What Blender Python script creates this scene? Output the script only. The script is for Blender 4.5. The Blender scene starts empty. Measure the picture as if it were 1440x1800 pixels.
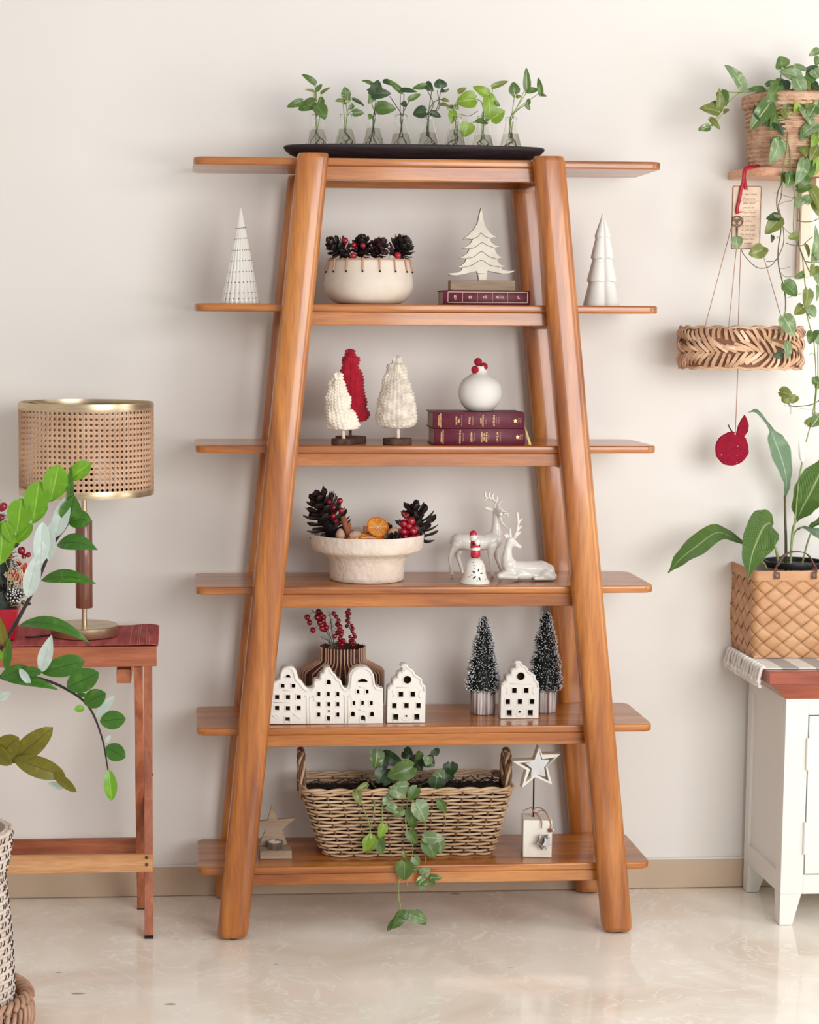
import bpy, bmesh, math, random
from mathutils import Vector as V, Matrix, Quaternion, noise as mnoise
random.seed(7)
sc = bpy.context.scene
COL = sc.collection
pi = math.pi

# ------------------------------------------------------------------ camera
CX, CY, CZ = -0.5747, -5.1113, 1.6
YAW, PITCH, ROLL, FPX, PPX, PPY = 0.0713, 0.0976, 0.0057, 3269.24, 540.09, 890.27
FW = V((math.sin(YAW)*math.cos(PITCH), math.cos(YAW)*math.cos(PITCH), -math.sin(PITCH)))
_r = V((math.cos(YAW), -math.sin(YAW), 0)); _u = _r.cross(FW)
RT = _r*math.cos(ROLL) + _u*math.sin(ROLL); UP = -_r*math.sin(ROLL) + _u*math.cos(ROLL)
CAM = V((CX, CY, CZ))
cd = bpy.data.cameras.new('camera'); cam = bpy.data.objects.new('camera', cd); COL.objects.link(cam)
cd.sensor_fit = 'HORIZONTAL'; cd.sensor_width = 36; cd.lens = 36*FPX/1440
cd.shift_x = (720-PPX)/1440; cd.shift_y = (PPY-900)/1440; cd.clip_start = .05
m = Matrix.Identity(4)
for i, a in enumerate((RT, UP, -FW)):
    m[0][i], m[1][i], m[2][i] = a
m.translation = CAM; cam.matrix_world = m
sc.camera = cam

# ------------------------------------------------------------------ light and exposure
w = bpy.data.worlds.new('world'); sc.world = w; w.use_nodes = True
bg = w.node_tree.nodes['Background']; bg.inputs[0].default_value = (1.0, .99, .985, 1); bg.inputs[1].default_value = .60
def area(name, loc, target, sx, sy, power, col=(1, 1, 1)):
    l = bpy.data.lights.new(name, 'AREA'); l.shape = 'RECTANGLE'; l.size = sx; l.size_y = sy; l.energy = power; l.color = col
    o = bpy.data.objects.new(name, l); COL.objects.link(o); o.location = loc
    o.rotation_euler = (V(target)-V(loc)).to_track_quat('-Z', 'Y').to_euler()
area('window_light', (1.7, -4.3, 1.86), (.1, 0, 1.25), 2.6, 1.7, 110, (1, .998, .99))
area('side_window_light', (3.1, -1.7, 1.5), (.2, -.3, 1.1), 1.1, 2.1, 24, (1, .99, .97))
vs = sc.view_settings; vs.view_transform = 'Standard'; vs.look = 'None'; vs.exposure = .07; vs.gamma = 1; vs.use_curve_mapping = False

# ------------------------------------------------------------------ helpers
def ray(u, v): return RT*((u-PPX)/FPX) - UP*((v-PPY)/FPX) + FW
def P(u, v, Y):
    d = ray(u, v); return CAM + d*((Y-CY)/d.y)
def PZ(u, v, Z):
    d = ray(u, v); return CAM + d*((Z-CZ)/d.z)
def S(Y): return (Y-CY)*.9945/FPX*1.004         # metres per photo pixel at depth Y
def zz(ox, oy, s): return lambda x, y: (ox+x/s, oy+y/s)

def lin(c):
    c = c/255.0
    return c/12.92 if c <= .04045 else ((c+.055)/1.055)**2.4
def rgb(c): return (lin(c[0]), lin(c[1]), lin(c[2]), 1)

def newmat(name):
    mt = bpy.data.materials.new(name); mt.use_nodes = True
    return mt, mt.node_tree.nodes, mt.node_tree.links, mt.node_tree.nodes['Principled BSDF']
def pm(name, c1, c2=None, scale=20, rough=.6, metal=0, bump=0, bscale=None, coat=0, trans=0, ior=1.45, stretch=(1, 1, 1), detail=4, spec=.5, alpha=1, sheen=0, lo=.35, hi=.65):
    mt, N, L, B = newmat(name)
    B.inputs['Roughness'].default_value = rough; B.inputs['Metallic'].default_value = metal
    B.inputs['Coat Weight'].default_value = coat; B.inputs['Coat Roughness'].default_value = .12
    B.inputs['Transmission Weight'].default_value = trans; B.inputs['IOR'].default_value = ior
    B.inputs['Specular IOR Level'].default_value = spec; B.inputs['Sheen Weight'].default_value = sheen
    B.inputs['Base Color'].default_value = rgb(c1)
    if c2 is not None or bump:
        tc = N.new('ShaderNodeTexCoord'); mp = N.new('ShaderNodeMapping'); mp.inputs['Scale'].default_value = stretch
        L.new(tc.outputs['Object'], mp.inputs[0])
    if c2 is not None:
        nz = N.new('ShaderNodeTexNoise'); nz.inputs['Scale'].default_value = scale; nz.inputs['Detail'].default_value = detail
        cr = N.new('ShaderNodeValToRGB'); cr.color_ramp.elements[0].color = rgb(c1); cr.color_ramp.elements[1].color = rgb(c2)
        cr.color_ramp.elements[0].position = lo; cr.color_ramp.elements[1].position = hi
        L.new(mp.outputs[0], nz.inputs['Vector']); L.new(nz.outputs[0], cr.inputs[0]); L.new(cr.outputs[0], B.inputs['Base Color'])
    if bump:
        n2 = N.new('ShaderNodeTexNoise'); n2.inputs['Scale'].default_value = bscale or scale; n2.inputs['Detail'].default_value = 5
        bp = N.new('ShaderNodeBump'); bp.inputs['Strength'].default_value = bump; bp.inputs['Distance'].default_value = .004
        L.new(mp.outputs[0], n2.inputs['Vector']); L.new(n2.outputs[0], bp.inputs['Height']); L.new(bp.outputs[0], B.inputs['Normal'])
    return mt
def wood(name, ca, cb, cc, axis='X', rough=.36, coat=.55, s=1.0, contrast=1.0):
    mt, N, L, B = newmat(name)
    tc = N.new('ShaderNodeTexCoord'); mp = N.new('ShaderNodeMapping')
    st = {'X': (1.2, 16, 16), 'Y': (16, 1.2, 16), 'Z': (16, 16, 1.2)}[axis]
    mp.inputs['Scale'].default_value = tuple(k*s for k in st)
    L.new(tc.outputs['Object'], mp.inputs[0])
    nz = N.new('ShaderNodeTexNoise'); nz.inputs['Scale'].default_value = 1.3; nz.inputs['Detail'].default_value = 5; nz.inputs['Distortion'].default_value = .7
    L.new(mp.outputs[0], nz.inputs['Vector'])
    cr = N.new('ShaderNodeValToRGB'); e = cr.color_ramp.elements
    e[0].position = .3; e[0].color = rgb(ca); e[1].position = .72; e[1].color = rgb(cc)
    k = e.new(.5); k.color = rgb(cb)
    L.new(nz.outputs[0], cr.inputs[0])
    mp2 = N.new('ShaderNodeMapping'); mp2.inputs['Scale'].default_value = tuple(k*s*6 for k in st); L.new(tc.outputs['Object'], mp2.inputs[0])
    n2 = N.new('ShaderNodeTexNoise'); n2.inputs['Scale'].default_value = 2.2; n2.inputs['Detail'].default_value = 3; L.new(mp2.outputs[0], n2.inputs['Vector'])
    mx = N.new('ShaderNodeMix'); mx.data_type = 'RGBA'; mx.blend_type = 'MULTIPLY'; mx.inputs[0].default_value = .35*contrast
    c2 = N.new('ShaderNodeValToRGB'); c2.color_ramp.elements[0].position = .38; c2.color_ramp.elements[0].color = (.55, .5, .45, 1); c2.color_ramp.elements[1].position = .55
    L.new(n2.outputs[0], c2.inputs[0]); L.new(cr.outputs[0], mx.inputs[6]); L.new(c2.outputs[0], mx.inputs[7]); L.new(mx.outputs[2], B.inputs['Base Color'])
    B.inputs['Roughness'].default_value = rough; B.inputs['Coat Weight'].default_value = coat; B.inputs['Coat Roughness'].default_value = .1
    return mt
def leafmat(name, base, light, vein, rough=.35, var=.5, vscale=6, ribs=0):
    # u across (0..1, midrib at .5), v along
    mt, N, L, B = newmat(name)
    uv = N.new('ShaderNodeUVMap'); uv.uv_map = 'UVMap'
    sx = N.new('ShaderNodeSeparateXYZ'); L.new(uv.outputs[0], sx.inputs[0])
    d = N.new('ShaderNodeMath'); d.operation = 'SUBTRACT'; d.inputs[1].default_value = .5; L.new(sx.outputs[0], d.inputs[0])
    ab = N.new('ShaderNodeMath'); ab.operation = 'ABSOLUTE'; L.new(d.outputs[0], ab.inputs[0])
    mr = N.new('ShaderNodeMapRange'); mr.inputs['From Min'].default_value = .012; mr.inputs['From Max'].default_value = .04; mr.inputs['To Min'].default_value = 1; mr.inputs['To Max'].default_value = 0
    L.new(ab.outputs[0], mr.inputs['Value'])
    tc = N.new('ShaderNodeTexCoord'); nz = N.new('ShaderNodeTexNoise'); nz.inputs['Scale'].default_value = vscale*8; nz.inputs['Detail'].default_value = 3; nz.inputs['Distortion'].default_value = .6
    L.new(tc.outputs['Object'], nz.inputs['Vector'])
    cr = N.new('ShaderNodeValToRGB'); cr.color_ramp.elements[0].position = .62-var*.3; cr.color_ramp.elements[1].position = .75
    cr.color_ramp.elements[0].color = rgb(base); cr.color_ramp.elements[1].color = rgb(light); L.new(nz.outputs[0], cr.inputs[0])
    out = cr.outputs[0]
    if ribs:
        sk = N.new('ShaderNodeMath'); sk.operation = 'MULTIPLY_ADD'; sk.inputs[1].default_value = -1.3; L.new(ab.outputs[0], sk.inputs[0]); L.new(sx.outputs[1], sk.inputs[2])
        ml = N.new('ShaderNodeMath'); ml.operation = 'MULTIPLY'; ml.inputs[1].default_value = ribs*2*pi; L.new(sk.outputs[0], ml.inputs[0])
        sn = N.new('ShaderNodeMath'); sn.operation = 'SINE'; L.new(ml.outputs[0], sn.inputs[0])
        bp = N.new('ShaderNodeBump'); bp.inputs['Strength'].default_value = .6; bp.inputs['Distance'].default_value = .003; L.new(sn.outputs[0], bp.inputs['Height']); L.new(bp.outputs[0], B.inputs['Normal'])
        m3 = N.new('ShaderNodeMapRange'); m3.inputs['From Min'].default_value = .55; m3.inputs['From Max'].default_value = 1; m3.inputs['To Max'].default_value = .45; L.new(sn.outputs[0], m3.inputs['Value'])
        mxr = N.new('ShaderNodeMix'); mxr.data_type = 'RGBA'; L.new(m3.outputs[0], mxr.inputs[0]); L.new(out, mxr.inputs[6]); mxr.inputs[7].default_value = rgb(vein); out = mxr.outputs[2]
    mx = N.new('ShaderNodeMix'); mx.data_type = 'RGBA'; L.new(mr.outputs[0], mx.inputs[0]); L.new(out, mx.inputs[6]); mx.inputs[7].default_value = rgb(vein)
    L.new(mx.outputs[2], B.inputs['Base Color']); B.inputs['Roughness'].default_value = rough
    tr = N.new('ShaderNodeBsdfTranslucent'); L.new(mx.outputs[2], tr.inputs[0]); ms = N.new('ShaderNodeMixShader'); ms.inputs[0].default_value = .22
    L.new(B.outputs[0], ms.inputs[1]); L.new(tr.outputs[0], ms.inputs[2]); L.new(ms.outputs[0], N['Material Output'].inputs[0])
    return mt

M = {}
WO = {}   # world origin of every built object
def thing(name, label, cat, loc, group=None):
    o = bpy.data.objects.new(name, None); COL.objects.link(o); o.location = loc; o.empty_display_size = .02
    o['label'] = label; o['category'] = cat
    if group: o['group'] = group
    WO[o.name] = V(loc)
    return o
def tag(o, label, cat, group=None, kind=None):
    o['label'] = label; o['category'] = cat
    if group: o['group'] = group
    if kind: o['kind'] = kind
    return o
FLIP = Matrix(((1, 0, 0, 0), (0, 0, -1, 0), (0, 1, 0, 0), (0, 0, 0, 1)))     # local xy plate -> upright, facing -Y

class MB:
    def __init__(s): s.v = []; s.f = []; s.uv = []
    def add(s, vs_, fs, uvs=None, mat=None):
        b = len(s.v)
        s.v += [tuple(mat @ V(p)) if mat else tuple(p) for p in vs_]
        s.f += [tuple(b+i for i in f) for f in fs]
        s.uv += uvs if uvs else [None]*len(fs)
        return s
    def box(s, c, d, rz=0, mat=None, taper=1.0):
        x, y, z = (k/2 for k in d); c = V(c); R = Matrix.Rotation(rz, 3, 'Z')
        vs_ = []
        for k, t in ((-1, taper), (1, 1)):
            for a, b in ((-1, -1), (1, -1), (1, 1), (-1, 1)): vs_.append(R @ V((a*x*t, b*y*t, k*z)) + c)
        return s.add(vs_, [(3, 2, 1, 0), (4, 5, 6, 7), (0, 1, 5, 4), (1, 2, 6, 5), (2, 3, 7, 6), (3, 0, 4, 7)], mat=mat)
    def beam(s, a, b, w, d):
        a, b = V(a), V(b); q = (b-a).to_track_quat('Z', 'Y').to_matrix().to_4x4(); q.translation = (a+b)/2
        return s.box((0, 0, 0), (w, d, (b-a).length), mat=q)
    def loft(s, rings, cap=True):
        n = len(rings[0]); b = len(s.v); vs_ = [p for r in rings for p in r]; fs = []
        for i in range(len(rings)-1):
            for j in range(n): fs.append((i*n+j, i*n+(j+1) % n, (i+1)*n+(j+1) % n, (i+1)*n+j))
        if cap: fs.append(tuple(range(n-1, -1, -1))); fs.append(tuple((len(rings)-1)*n+j for j in range(n)))
        return s.add(vs_, fs)
    def lathe(s, prof, c=(0, 0, 0), n=32, fn=None, k=1.0, axis=None):
        c = V(c); rings = []
        Q = V(axis).to_track_quat('Z', 'Y').to_matrix() if axis else None
        for r, z in prof:
            ring = []
            for j in range(n):
                a = 2*pi*j/n; rr = max(r, 1e-5)*k*(fn(a, z) if fn else 1)
                p = V((rr*math.cos(a), rr*math.sin(a), z*k))
                ring.append(c + (Q @ p if Q else p))
            rings.append(ring)
        return s.loft(rings)
    def tube(s, pts, r, n=6):
        pts = [V(p) for p in pts]; m_ = len(pts); rr = r if isinstance(r, (list, tuple)) else [r]*m_
        rings = []; t0 = (pts[1]-pts[0]).normalized(); nrm = t0.orthogonal().normalized()
        for i, p in enumerate(pts):
            t = (pts[min(i+1, m_-1)]-pts[max(i-1, 0)])
            t = t.normalized() if t.length > 1e-9 else t0
            nrm = (nrm - t*nrm.dot(t)); nrm = nrm.normalized() if nrm.length > 1e-6 else t.orthogonal().normalized()
            bn = t.cross(nrm)
            rings.append([p + (nrm*math.cos(2*pi*j/n)+bn*math.sin(2*pi*j/n))*rr[i] for j in range(n)])
        return s.loft(rings)
    def sphere(s, c, r, n=12, mz=8, sq=(1, 1, 1), mat=None):
        c = V(c); prof = []
        vs_ = [(0, 0, -1)]
        for i in range(1, mz):
            a = pi*i/mz
            for j in range(n):
                vs_.append((math.sin(a)*math.cos(2*pi*j/n), math.sin(a)*math.sin(2*pi*j/n), -math.cos(a)))
        vs_.append((0, 0, 1)); fs = []
        for j in range(n): fs.append((0, 1+(j+1) % n, 1+j)); fs.append((len(vs_)-1, 1+(mz-2)*n+j, 1+(mz-2)*n+(j+1) % n))
        for i in range(mz-2):
            for j in range(n): fs.append((1+i*n+j, 1+i*n+(j+1) % n, 1+(i+1)*n+(j+1) % n, 1+(i+1)*n+j))
        T = [V((p[0]*r*sq[0], p[1]*r*sq[1], p[2]*r*sq[2])) for p in vs_]
        if mat: T = [mat @ p for p in T]
        return s.add([p+c for p in T], fs)
    def grid(s, fn, nu, nv, uv=True):
        vs_ = [fn(i/nu, j/nv) for j in range(nv+1) for i in range(nu+1)]; fs = []; uvs = []
        for j in range(nv):
            for i in range(nu):
                fs.append((j*(nu+1)+i, j*(nu+1)+i+1, (j+1)*(nu+1)+i+1, (j+1)*(nu+1)+i))
                uvs.append([(i/nu, j/nv), ((i+1)/nu, j/nv), ((i+1)/nu, (j+1)/nv), (i/nu, (j+1)/nv)])
        return s.add(vs_, fs, uvs)
    def merge(s, o, mat=None): return s.add(o.v, o.f, list(o.uv), mat=mat)
    def mesh(s, name, origin):
        me = bpy.data.meshes.new(name); o = V(origin)
        me.from_pydata([V(p)-o for p in s.v], [], s.f)
        if any(u is not None for u in s.uv):
            ul = me.uv_layers.new(name='UVMap'); k = 0
            for f, u in zip(s.f, s.uv):
                for q in range(len(f)):
                    if u: ul.data[k].uv = u[q]
                    k += 1
        me.update(); return me
    def build(s, name, mat, parent=None, origin=None, smooth=True, bevel=0, angle=40, kind=None, label=None, segs=2, sub=0, recalc=True, solid=0):
        if parent is not None: org = WO[parent.name]
        else:
            if origin is None:
                xs = [p[0] for p in s.v]; ys = [p[1] for p in s.v]; zs = [p[2] for p in s.v]
                origin = ((min(xs)+max(xs))/2, (min(ys)+max(ys))/2, min(zs))
            org = V(origin)
        me = s.mesh(name, org)
        if recalc:
            bm = bmesh.new(); bm.from_mesh(me); bmesh.ops.recalc_face_normals(bm, faces=bm.faces[:]); bm.to_mesh(me); bm.free()
        if isinstance(mat, str): mat = M[mat]
        me.materials.append(mat)
        if smooth:
            me.polygons.foreach_set('use_smooth', [True]*len(me.polygons))
            if angle < 180: me.set_sharp_from_angle(angle=math.radians(angle))
        o = bpy.data.objects.new(name, me); COL.objects.link(o)
        if parent is not None: o.parent = parent
        else: o.location = org
        WO[o.name] = V(org)
        if solid: md = o.modifiers.new('thickness', 'SOLIDIFY'); md.thickness = solid; md.offset = 0
        if bevel: md = o.modifiers.new('bevel', 'BEVEL'); md.width = bevel; md.segments = segs; md.limit_method = 'ANGLE'
        if sub: md = o.modifiers.new('subdivision', 'SUBSURF'); md.levels = sub; md.render_levels = sub
        if kind: o['kind'] = kind
        if label: o['label'] = label
        return o
def pobj(name, me, parent, mat4, wo=None):
    """object sharing mesh data, placed by a matrix relative to the parent"""
    o = bpy.data.objects.new(name, me); COL.objects.link(o); o.parent = parent; o.matrix_local = mat4; WO[o.name] = WO[parent.name]
    return o
TS = bpy.data.scenes.new('tmp'); TC = TS.collection
def evaluate(ob):
    TC.objects.link(ob); vl = TS.view_layers[0]; vl.update(); dg = vl.depsgraph
    me = bpy.data.meshes.new_from_object(ob.evaluated_get(dg), depsgraph=dg)
    TC.objects.unlink(ob)
    vs_ = [tuple(v.co) for v in me.vertices]; fs = [tuple(p.vertices) for p in me.polygons]
    bpy.data.objects.remove(ob); bpy.data.meshes.remove(me)
    return vs_, fs
def plate(loops, thick, bevel=0, mat=None, res=2, mb=None):
    """flat plate with holes: 2D outlines extruded to a thickness, rounded edges; local z = thickness"""
    cu = bpy.data.curves.new('c', 'CURVE'); cu.dimensions = '2D'; cu.fill_mode = 'BOTH'
    for lp in loops:
        sp = cu.splines.new('POLY'); sp.points.add(len(lp)-1); sp.use_cyclic_u = True
        for k, p in enumerate(lp): sp.points[k].co = (p[0], p[1], 0, 1)
    cu.extrude = thick/2-bevel; cu.bevel_depth = bevel; cu.bevel_resolution = res; cu.offset = -bevel
    ob = bpy.data.objects.new('c', cu); vs_, fs = evaluate(ob); bpy.data.curves.remove(cu)
    mb = mb or MB(); mb.add(vs_, fs, mat=mat); return mb
def text(body, size, mat, mb=None, depth=.0002, align='CENTER', shear=0, sx=1):
    cu = bpy.data.curves.new('t', 'FONT'); cu.body = body; cu.size = size; cu.extrude = depth; cu.align_x = align; cu.align_y = 'CENTER'; cu.shear = shear; cu.resolution_u = 2
    ob = bpy.data.objects.new('t', cu); vs_, fs = evaluate(ob); bpy.data.curves.remove(cu)
    vs_ = [(p[0]*sx, p[1], p[2]) for p in vs_]
    mb = mb or MB(); mb.add(vs_, fs, mat=mat); return mb
def blob(caps, voxel, smooth=6, mb=None):
    """one continuous surface grown over tapered capsules"""
    b = MB()
    for c in caps:
        if len(c) == 2: b.sphere(c[0], c[1], 14, 10); continue
        p0, r0, p1, r1 = c; p0, p1 = V(p0), V(p1); n = max(2, int((p1-p0).length/(min(r0, r1)*.6)))
        b.tube([p0.lerp(p1, i/n) for i in range(n+1)], [r0+(r1-r0)*i/n for i in range(n+1)], 14)
        b.sphere(p0, r0, 14, 10); b.sphere(p1, r1, 14, 10)
    me = bpy.data.meshes.new('b'); me.from_pydata(b.v, [], b.f); ob = bpy.data.objects.new('b', me)
    r = ob.modifiers.new('r', 'REMESH'); r.mode = 'VOXEL'; r.voxel_size = voxel
    s_ = ob.modifiers.new('s', 'SMOOTH'); s_.iterations = smooth; s_.factor = .5
    vs_, fs = evaluate(ob); bpy.data.meshes.remove(me)
    mb = mb or MB(); mb.add(vs_, fs); return mb
def bez(pts, n=8):
    """smooth path through points (Catmull-Rom)"""
    pts = [V(p) for p in pts]; q = [pts[0]*2-pts[1]] + pts + [pts[-1]*2-pts[-2]]; out = []
    for i in range(1, len(q)-2):
        for k in range(n):
            t = k/n; a, b, c, d = q[i-1], q[i], q[i+1], q[i+2]
            out.append(.5*((2*b)+(c-a)*t+(2*a-5*b+4*c-d)*t*t+(3*b-a-3*c+d)*t**3))
    out.append(pts[-1]); return out
def circ(cx, cy, r, n=20, ry=None, a0=0, a1=2*pi):
    ry = ry or r; full = abs(a1-a0-2*pi) < 1e-6; k = n if full else n+1
    return [(cx+r*math.cos(a0+(a1-a0)*i/n), cy+ry*math.sin(a0+(a1-a0)*i/n)) for i in range(k)]
def rrect(x0, x1, y0, y1, r, n=6):
    out = []
    for cx, cy, a in ((x1-r, y1-r, 0), (x0+r, y1-r, pi/2), (x0+r, y0+r, pi), (x1-r, y0+r, 3*pi/2)):
        out += [(cx+r*math.cos(a+pi/2*i/n), cy+r*math.sin(a+pi/2*i/n)) for i in range(n+1)]
    return out
def star(cx, cy, R, r, rot=pi/2):
    return [(cx+(R if i % 2 == 0 else r)*math.cos(rot+i*pi/5), cy+(R if i % 2 == 0 else r)*math.sin(rot+i*pi/5)) for i in range(10)]

SH = {'heart': lambda t: (math.sin(pi*min(1, t**.56))**.62)*(1-.10*t),
      'oval': lambda t: math.sin(pi*t)**.6,
      'lance': lambda t: math.sin(pi*t**.8)**.9,
      'obov': lambda t: math.sin(pi*min(1, t**1.3))**.5}
def leaf(mb, base, tip, width, nrm, shape='heart', bend=.08, fold=.18, curl=0, wave=0, nu=6, nv=9):
    base, tip, nrm = V(base), V(tip), V(nrm); ax = tip-base; L = ax.length; a = ax/L
    side = a.cross(nrm)
    side = side.normalized() if side.length > 1e-5 else a.orthogonal().normalized()
    nn = side.cross(a); f = SH[shape]; lobe = .13*L if shape == 'heart' else 0
    def fn(i, j):
        s_ = i*2-1; t = j; wd = f(min(.999, max(t, .001)))*width/2
        if shape == 'heart' and t < .12: wd = max(wd, width*.12)
        p = base + ax*t + side*(s_*wd) + nn*(bend*L*4*t*(1-t)) - nn*(curl*L*t*t) + nn*(fold*abs(s_)*wd) + nn*(wave*width*math.sin(t*9+s_*2)*abs(s_))
        if lobe: p -= a*(lobe*abs(s_)**1.5*max(0, 1-t*4))
        return p
    mb.grid(fn, nu, nv); return mb
CAMN = V((.1, -1, .15))
def pleaf(parent, mat, b, t, wpx, Y, dY=0.0, n=None, shape='heart', name='leaf', **k):
    p0 = P(b[0], b[1], Y); p1 = P(t[0], t[1], Y+dY)
    n = V(n) if n else (CAMN + V((random.uniform(-.35, .35), 0, random.uniform(-.2, .45))))
    mb = MB(); leaf(mb, p0, p1, wpx*S(Y)*(1.12 if shape == 'heart' else 1), n, shape, **k)
    return mb.build(name, mat, parent, recalc=False, angle=180)
def ptube(pts, Y, r, n=5, smooth=6):
    """tube along photo points; Y either a number or a list"""
    q = [P(p[0], p[1], Y[i] if isinstance(Y, (list, tuple)) else Y) for i, p in enumerate(pts)]
    if len(q) > 2 and smooth: 
        k = len(q); q2 = bez(q, smooth)
        if isinstance(r, (list, tuple)): r = [r[min(k-2, int(i/smooth))]*(1-(i/smooth) % 1)+r[min(k-1, int(i/smooth)+1)]*((i/smooth) % 1) for i in range(len(q2))]
        q = q2
    return MB().tube(q, r, n)

# ------------------------------------------------------------------ materials
W1, W2, W3 = (134, 70, 24), (174, 102, 38), (204, 134, 58)
for ax in 'XYZ': M['wood'+ax] = wood('shelf wood '+ax, W1, W2, W3, ax)
for ax in 'XYZ': M['table'+ax] = wood('table wood '+ax, (140, 72, 44), (172, 98, 64), (196, 124, 84), ax, rough=.45, coat=.1)
M['tablelight'] = wood('table light X', (188, 128, 80), (206, 150, 100), (220, 166, 118), 'X', rough=.5, coat=0)
M['pine'] = wood('pale wood', (178, 134, 100), (200, 160, 124), (214, 178, 142), 'X', rough=.5, coat=0)
M['greywood'] = wood('weathered wood', (128, 106, 88), (158, 136, 114), (182, 162, 140), 'X', rough=.7, coat=0)
M['walnut'] = wood('walnut', (98, 52, 38), (126, 74, 56), (146, 92, 72), 'Z', rough=.4)
M['cherry'] = wood('cherry top', (128, 56, 36), (152, 72, 48), (170, 88, 60), 'X', rough=.35)
M['wall'] = pm('wall paint', (233, 229, 224), (229, 224, 218), scale=1.2, rough=.75, bump=.05, bscale=140, spec=.25)
M['skirt'] = pm('skirting stone', (208, 186, 162), (194, 172, 148), scale=3, rough=.35, detail=8)
M['dark'] = pm('hole shade and wick black', (22, 18, 18), rough=.9)
M['traywood'] = pm('dark stained wood', (46, 32, 36), (30, 20, 24), scale=9, rough=.55, stretch=(1, 14, 14), bump=.3, bscale=40)
M['glass'] = pm('glass', (252, 253, 250), rough=.02, trans=1, ior=1.35)
M['water'] = pm('water', (240, 240, 232), rough=.0, trans=1, ior=1.25)
M['ceramic'] = pm('white glazed ceramic', (230, 226, 218), rough=.22, coat=.35)
M['matte'] = pm('matte white ceramic', (228, 225, 219), (222, 218, 211), scale=8, rough=.55)
M['bowlwhite'] = pm('cream stoneware', (222, 212, 198), (210, 196, 180), scale=10, rough=.5)
M['plaster'] = pm('rough paper plaster', (226, 212, 198), (214, 198, 182), scale=25, rough=.85, bump=1.0, bscale=60)
M['leather'] = pm('tan leather', (190, 146, 116), rough=.6)
M['cone'] = pm('pine cone', (46, 33, 31), (28, 19, 20), scale=60, rough=.55, coat=.15)
M['conered'] = pm('reddish pine cone', (74, 34, 36), (40, 22, 24), scale=60, rough=.6)
M['berry'] = pm('red berry', (160, 10, 38), (122, 6, 28), scale=30, rough=.22, coat=.5)
M['feltred'] = pm('red felt', (172, 12, 50), (150, 8, 40), scale=120, rough=.95, sheen=.1, bump=.5, bscale=300)
M['knitred'] = pm('crimson wool', (186, 12, 44), (160, 6, 34), scale=90, rough=.9, sheen=.3)
M['knitwhite'] = pm('cream wool', (240, 232, 216), (226, 214, 196), scale=60, rough=.95, sheen=.3)
M['knitgrey'] = pm('oatmeal wool', (228, 218, 204), (196, 182, 166), scale=60, rough=.95, sheen=.3)
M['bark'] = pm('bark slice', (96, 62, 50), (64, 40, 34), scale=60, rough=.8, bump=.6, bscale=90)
M['palestick'] = pm('pale stick', (232, 214, 196), rough=.6)
M['burgundy'] = pm('burgundy cloth cover', (98, 18, 44), (84, 12, 36), scale=90, rough=.5)
M['pages'] = pm('page block', (206, 190, 172), (176, 158, 142), scale=30, rough=.8, stretch=(1, 1, 40))
M['gold'] = pm('gold print', (226, 186, 128), rough=.35, metal=.4)
M['goldpale'] = pm('rose gold print', (186, 128, 120), rough=.4, metal=.2)
M['ribbonyellow'] = pm('yellow ribbon', (232, 208, 132), rough=.5)
M['treepaint'] = pm('washed white paint', (216, 209, 195), (186, 176, 160), scale=14, rough=.6, lo=.45, hi=.8)
M['cubepaint'] = pm('chalky white paint', (238, 232, 220), (216, 206, 190), scale=12, rough=.6, lo=.5, hi=.9)
M['feltdark'] = pm('dark crimson felt', (150, 6, 42), (128, 4, 34), scale=120, rough=.95, bump=.5, bscale=300)
M['edgebrown'] = pm('worn brown edge', (112, 86, 70), rough=.7)
M['orange'] = pm('dried orange flesh', (226, 152, 50), (200, 110, 24), scale=50, rough=.35, coat=.2)
M['peel'] = pm('orange peel', (206, 110, 40), rough=.5)
M['cinnamon'] = pm('cinnamon bark', (146, 86, 56), (116, 64, 42), scale=40, rough=.8)
M['nut'] = pm('pale nut shell', (196, 160, 136), (176, 138, 114), scale=14, rough=.5)
M['soil'] = pm('dark filling', (44, 30, 26), (24, 16, 14), scale=50, rough=.95, bump=1, bscale=60)
M['bamboo'] = pm('bamboo slat', (206, 166, 138), (180, 136, 110), scale=20, rough=.55, stretch=(1, 1, .2))
M['bristle'] = pm('dark green bristle', (20, 28, 24), (10, 14, 14), scale=60, rough=.8)
M['snow'] = pm('snow flock', (232, 236, 240), rough=.9)
M['frost'] = pm('frosted needles', (150, 156, 146), (206, 210, 204), scale=80, rough=.8)
M['cup'] = pm('whitewashed wood cup', (226, 220, 216), (120, 88, 82), scale=9, rough=.6, stretch=(14, 14, .6), lo=.42, hi=.6)
M['wicker'] = pm('willow strand', (206, 176, 142), (176, 142, 108), scale=12, rough=.6)
M['wickerdark'] = pm('brown willow strand', (128, 92, 70), (92, 62, 48), scale=12, rough=.6)
M['vine'] = pm('pale green stem', (150, 166, 100), (116, 132, 76), scale=30, rough=.5)
M['vinedark'] = pm('olive stem', (92, 92, 58), (70, 62, 44), scale=30, rough=.5)
M['zzstem'] = pm('dark stem', (58, 36, 38), (40, 28, 30), scale=30, rough=.5)
M['root'] = pm('root', (120, 104, 72), rough=.7)
M['L1'] = leafmat('pothos leaf', (80, 108, 46), (112, 138, 68), (120, 146, 80), var=.4)
M['L2'] = leafmat('dark pothos leaf', (48, 72, 40), (70, 96, 54), (96, 120, 74), var=.3)
M['L3'] = leafmat('lime pothos leaf', (128, 160, 48), (156, 184, 74), (176, 198, 104), var=.4)
M['L4'] = leafmat('variegated pothos leaf', (88, 116, 58), (214, 218, 178), (196, 206, 154), var=.15)
M['L5'] = leafmat('silvery pothos leaf', (116, 140, 92), (180, 194, 156), (172, 190, 148), var=.4)
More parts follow.
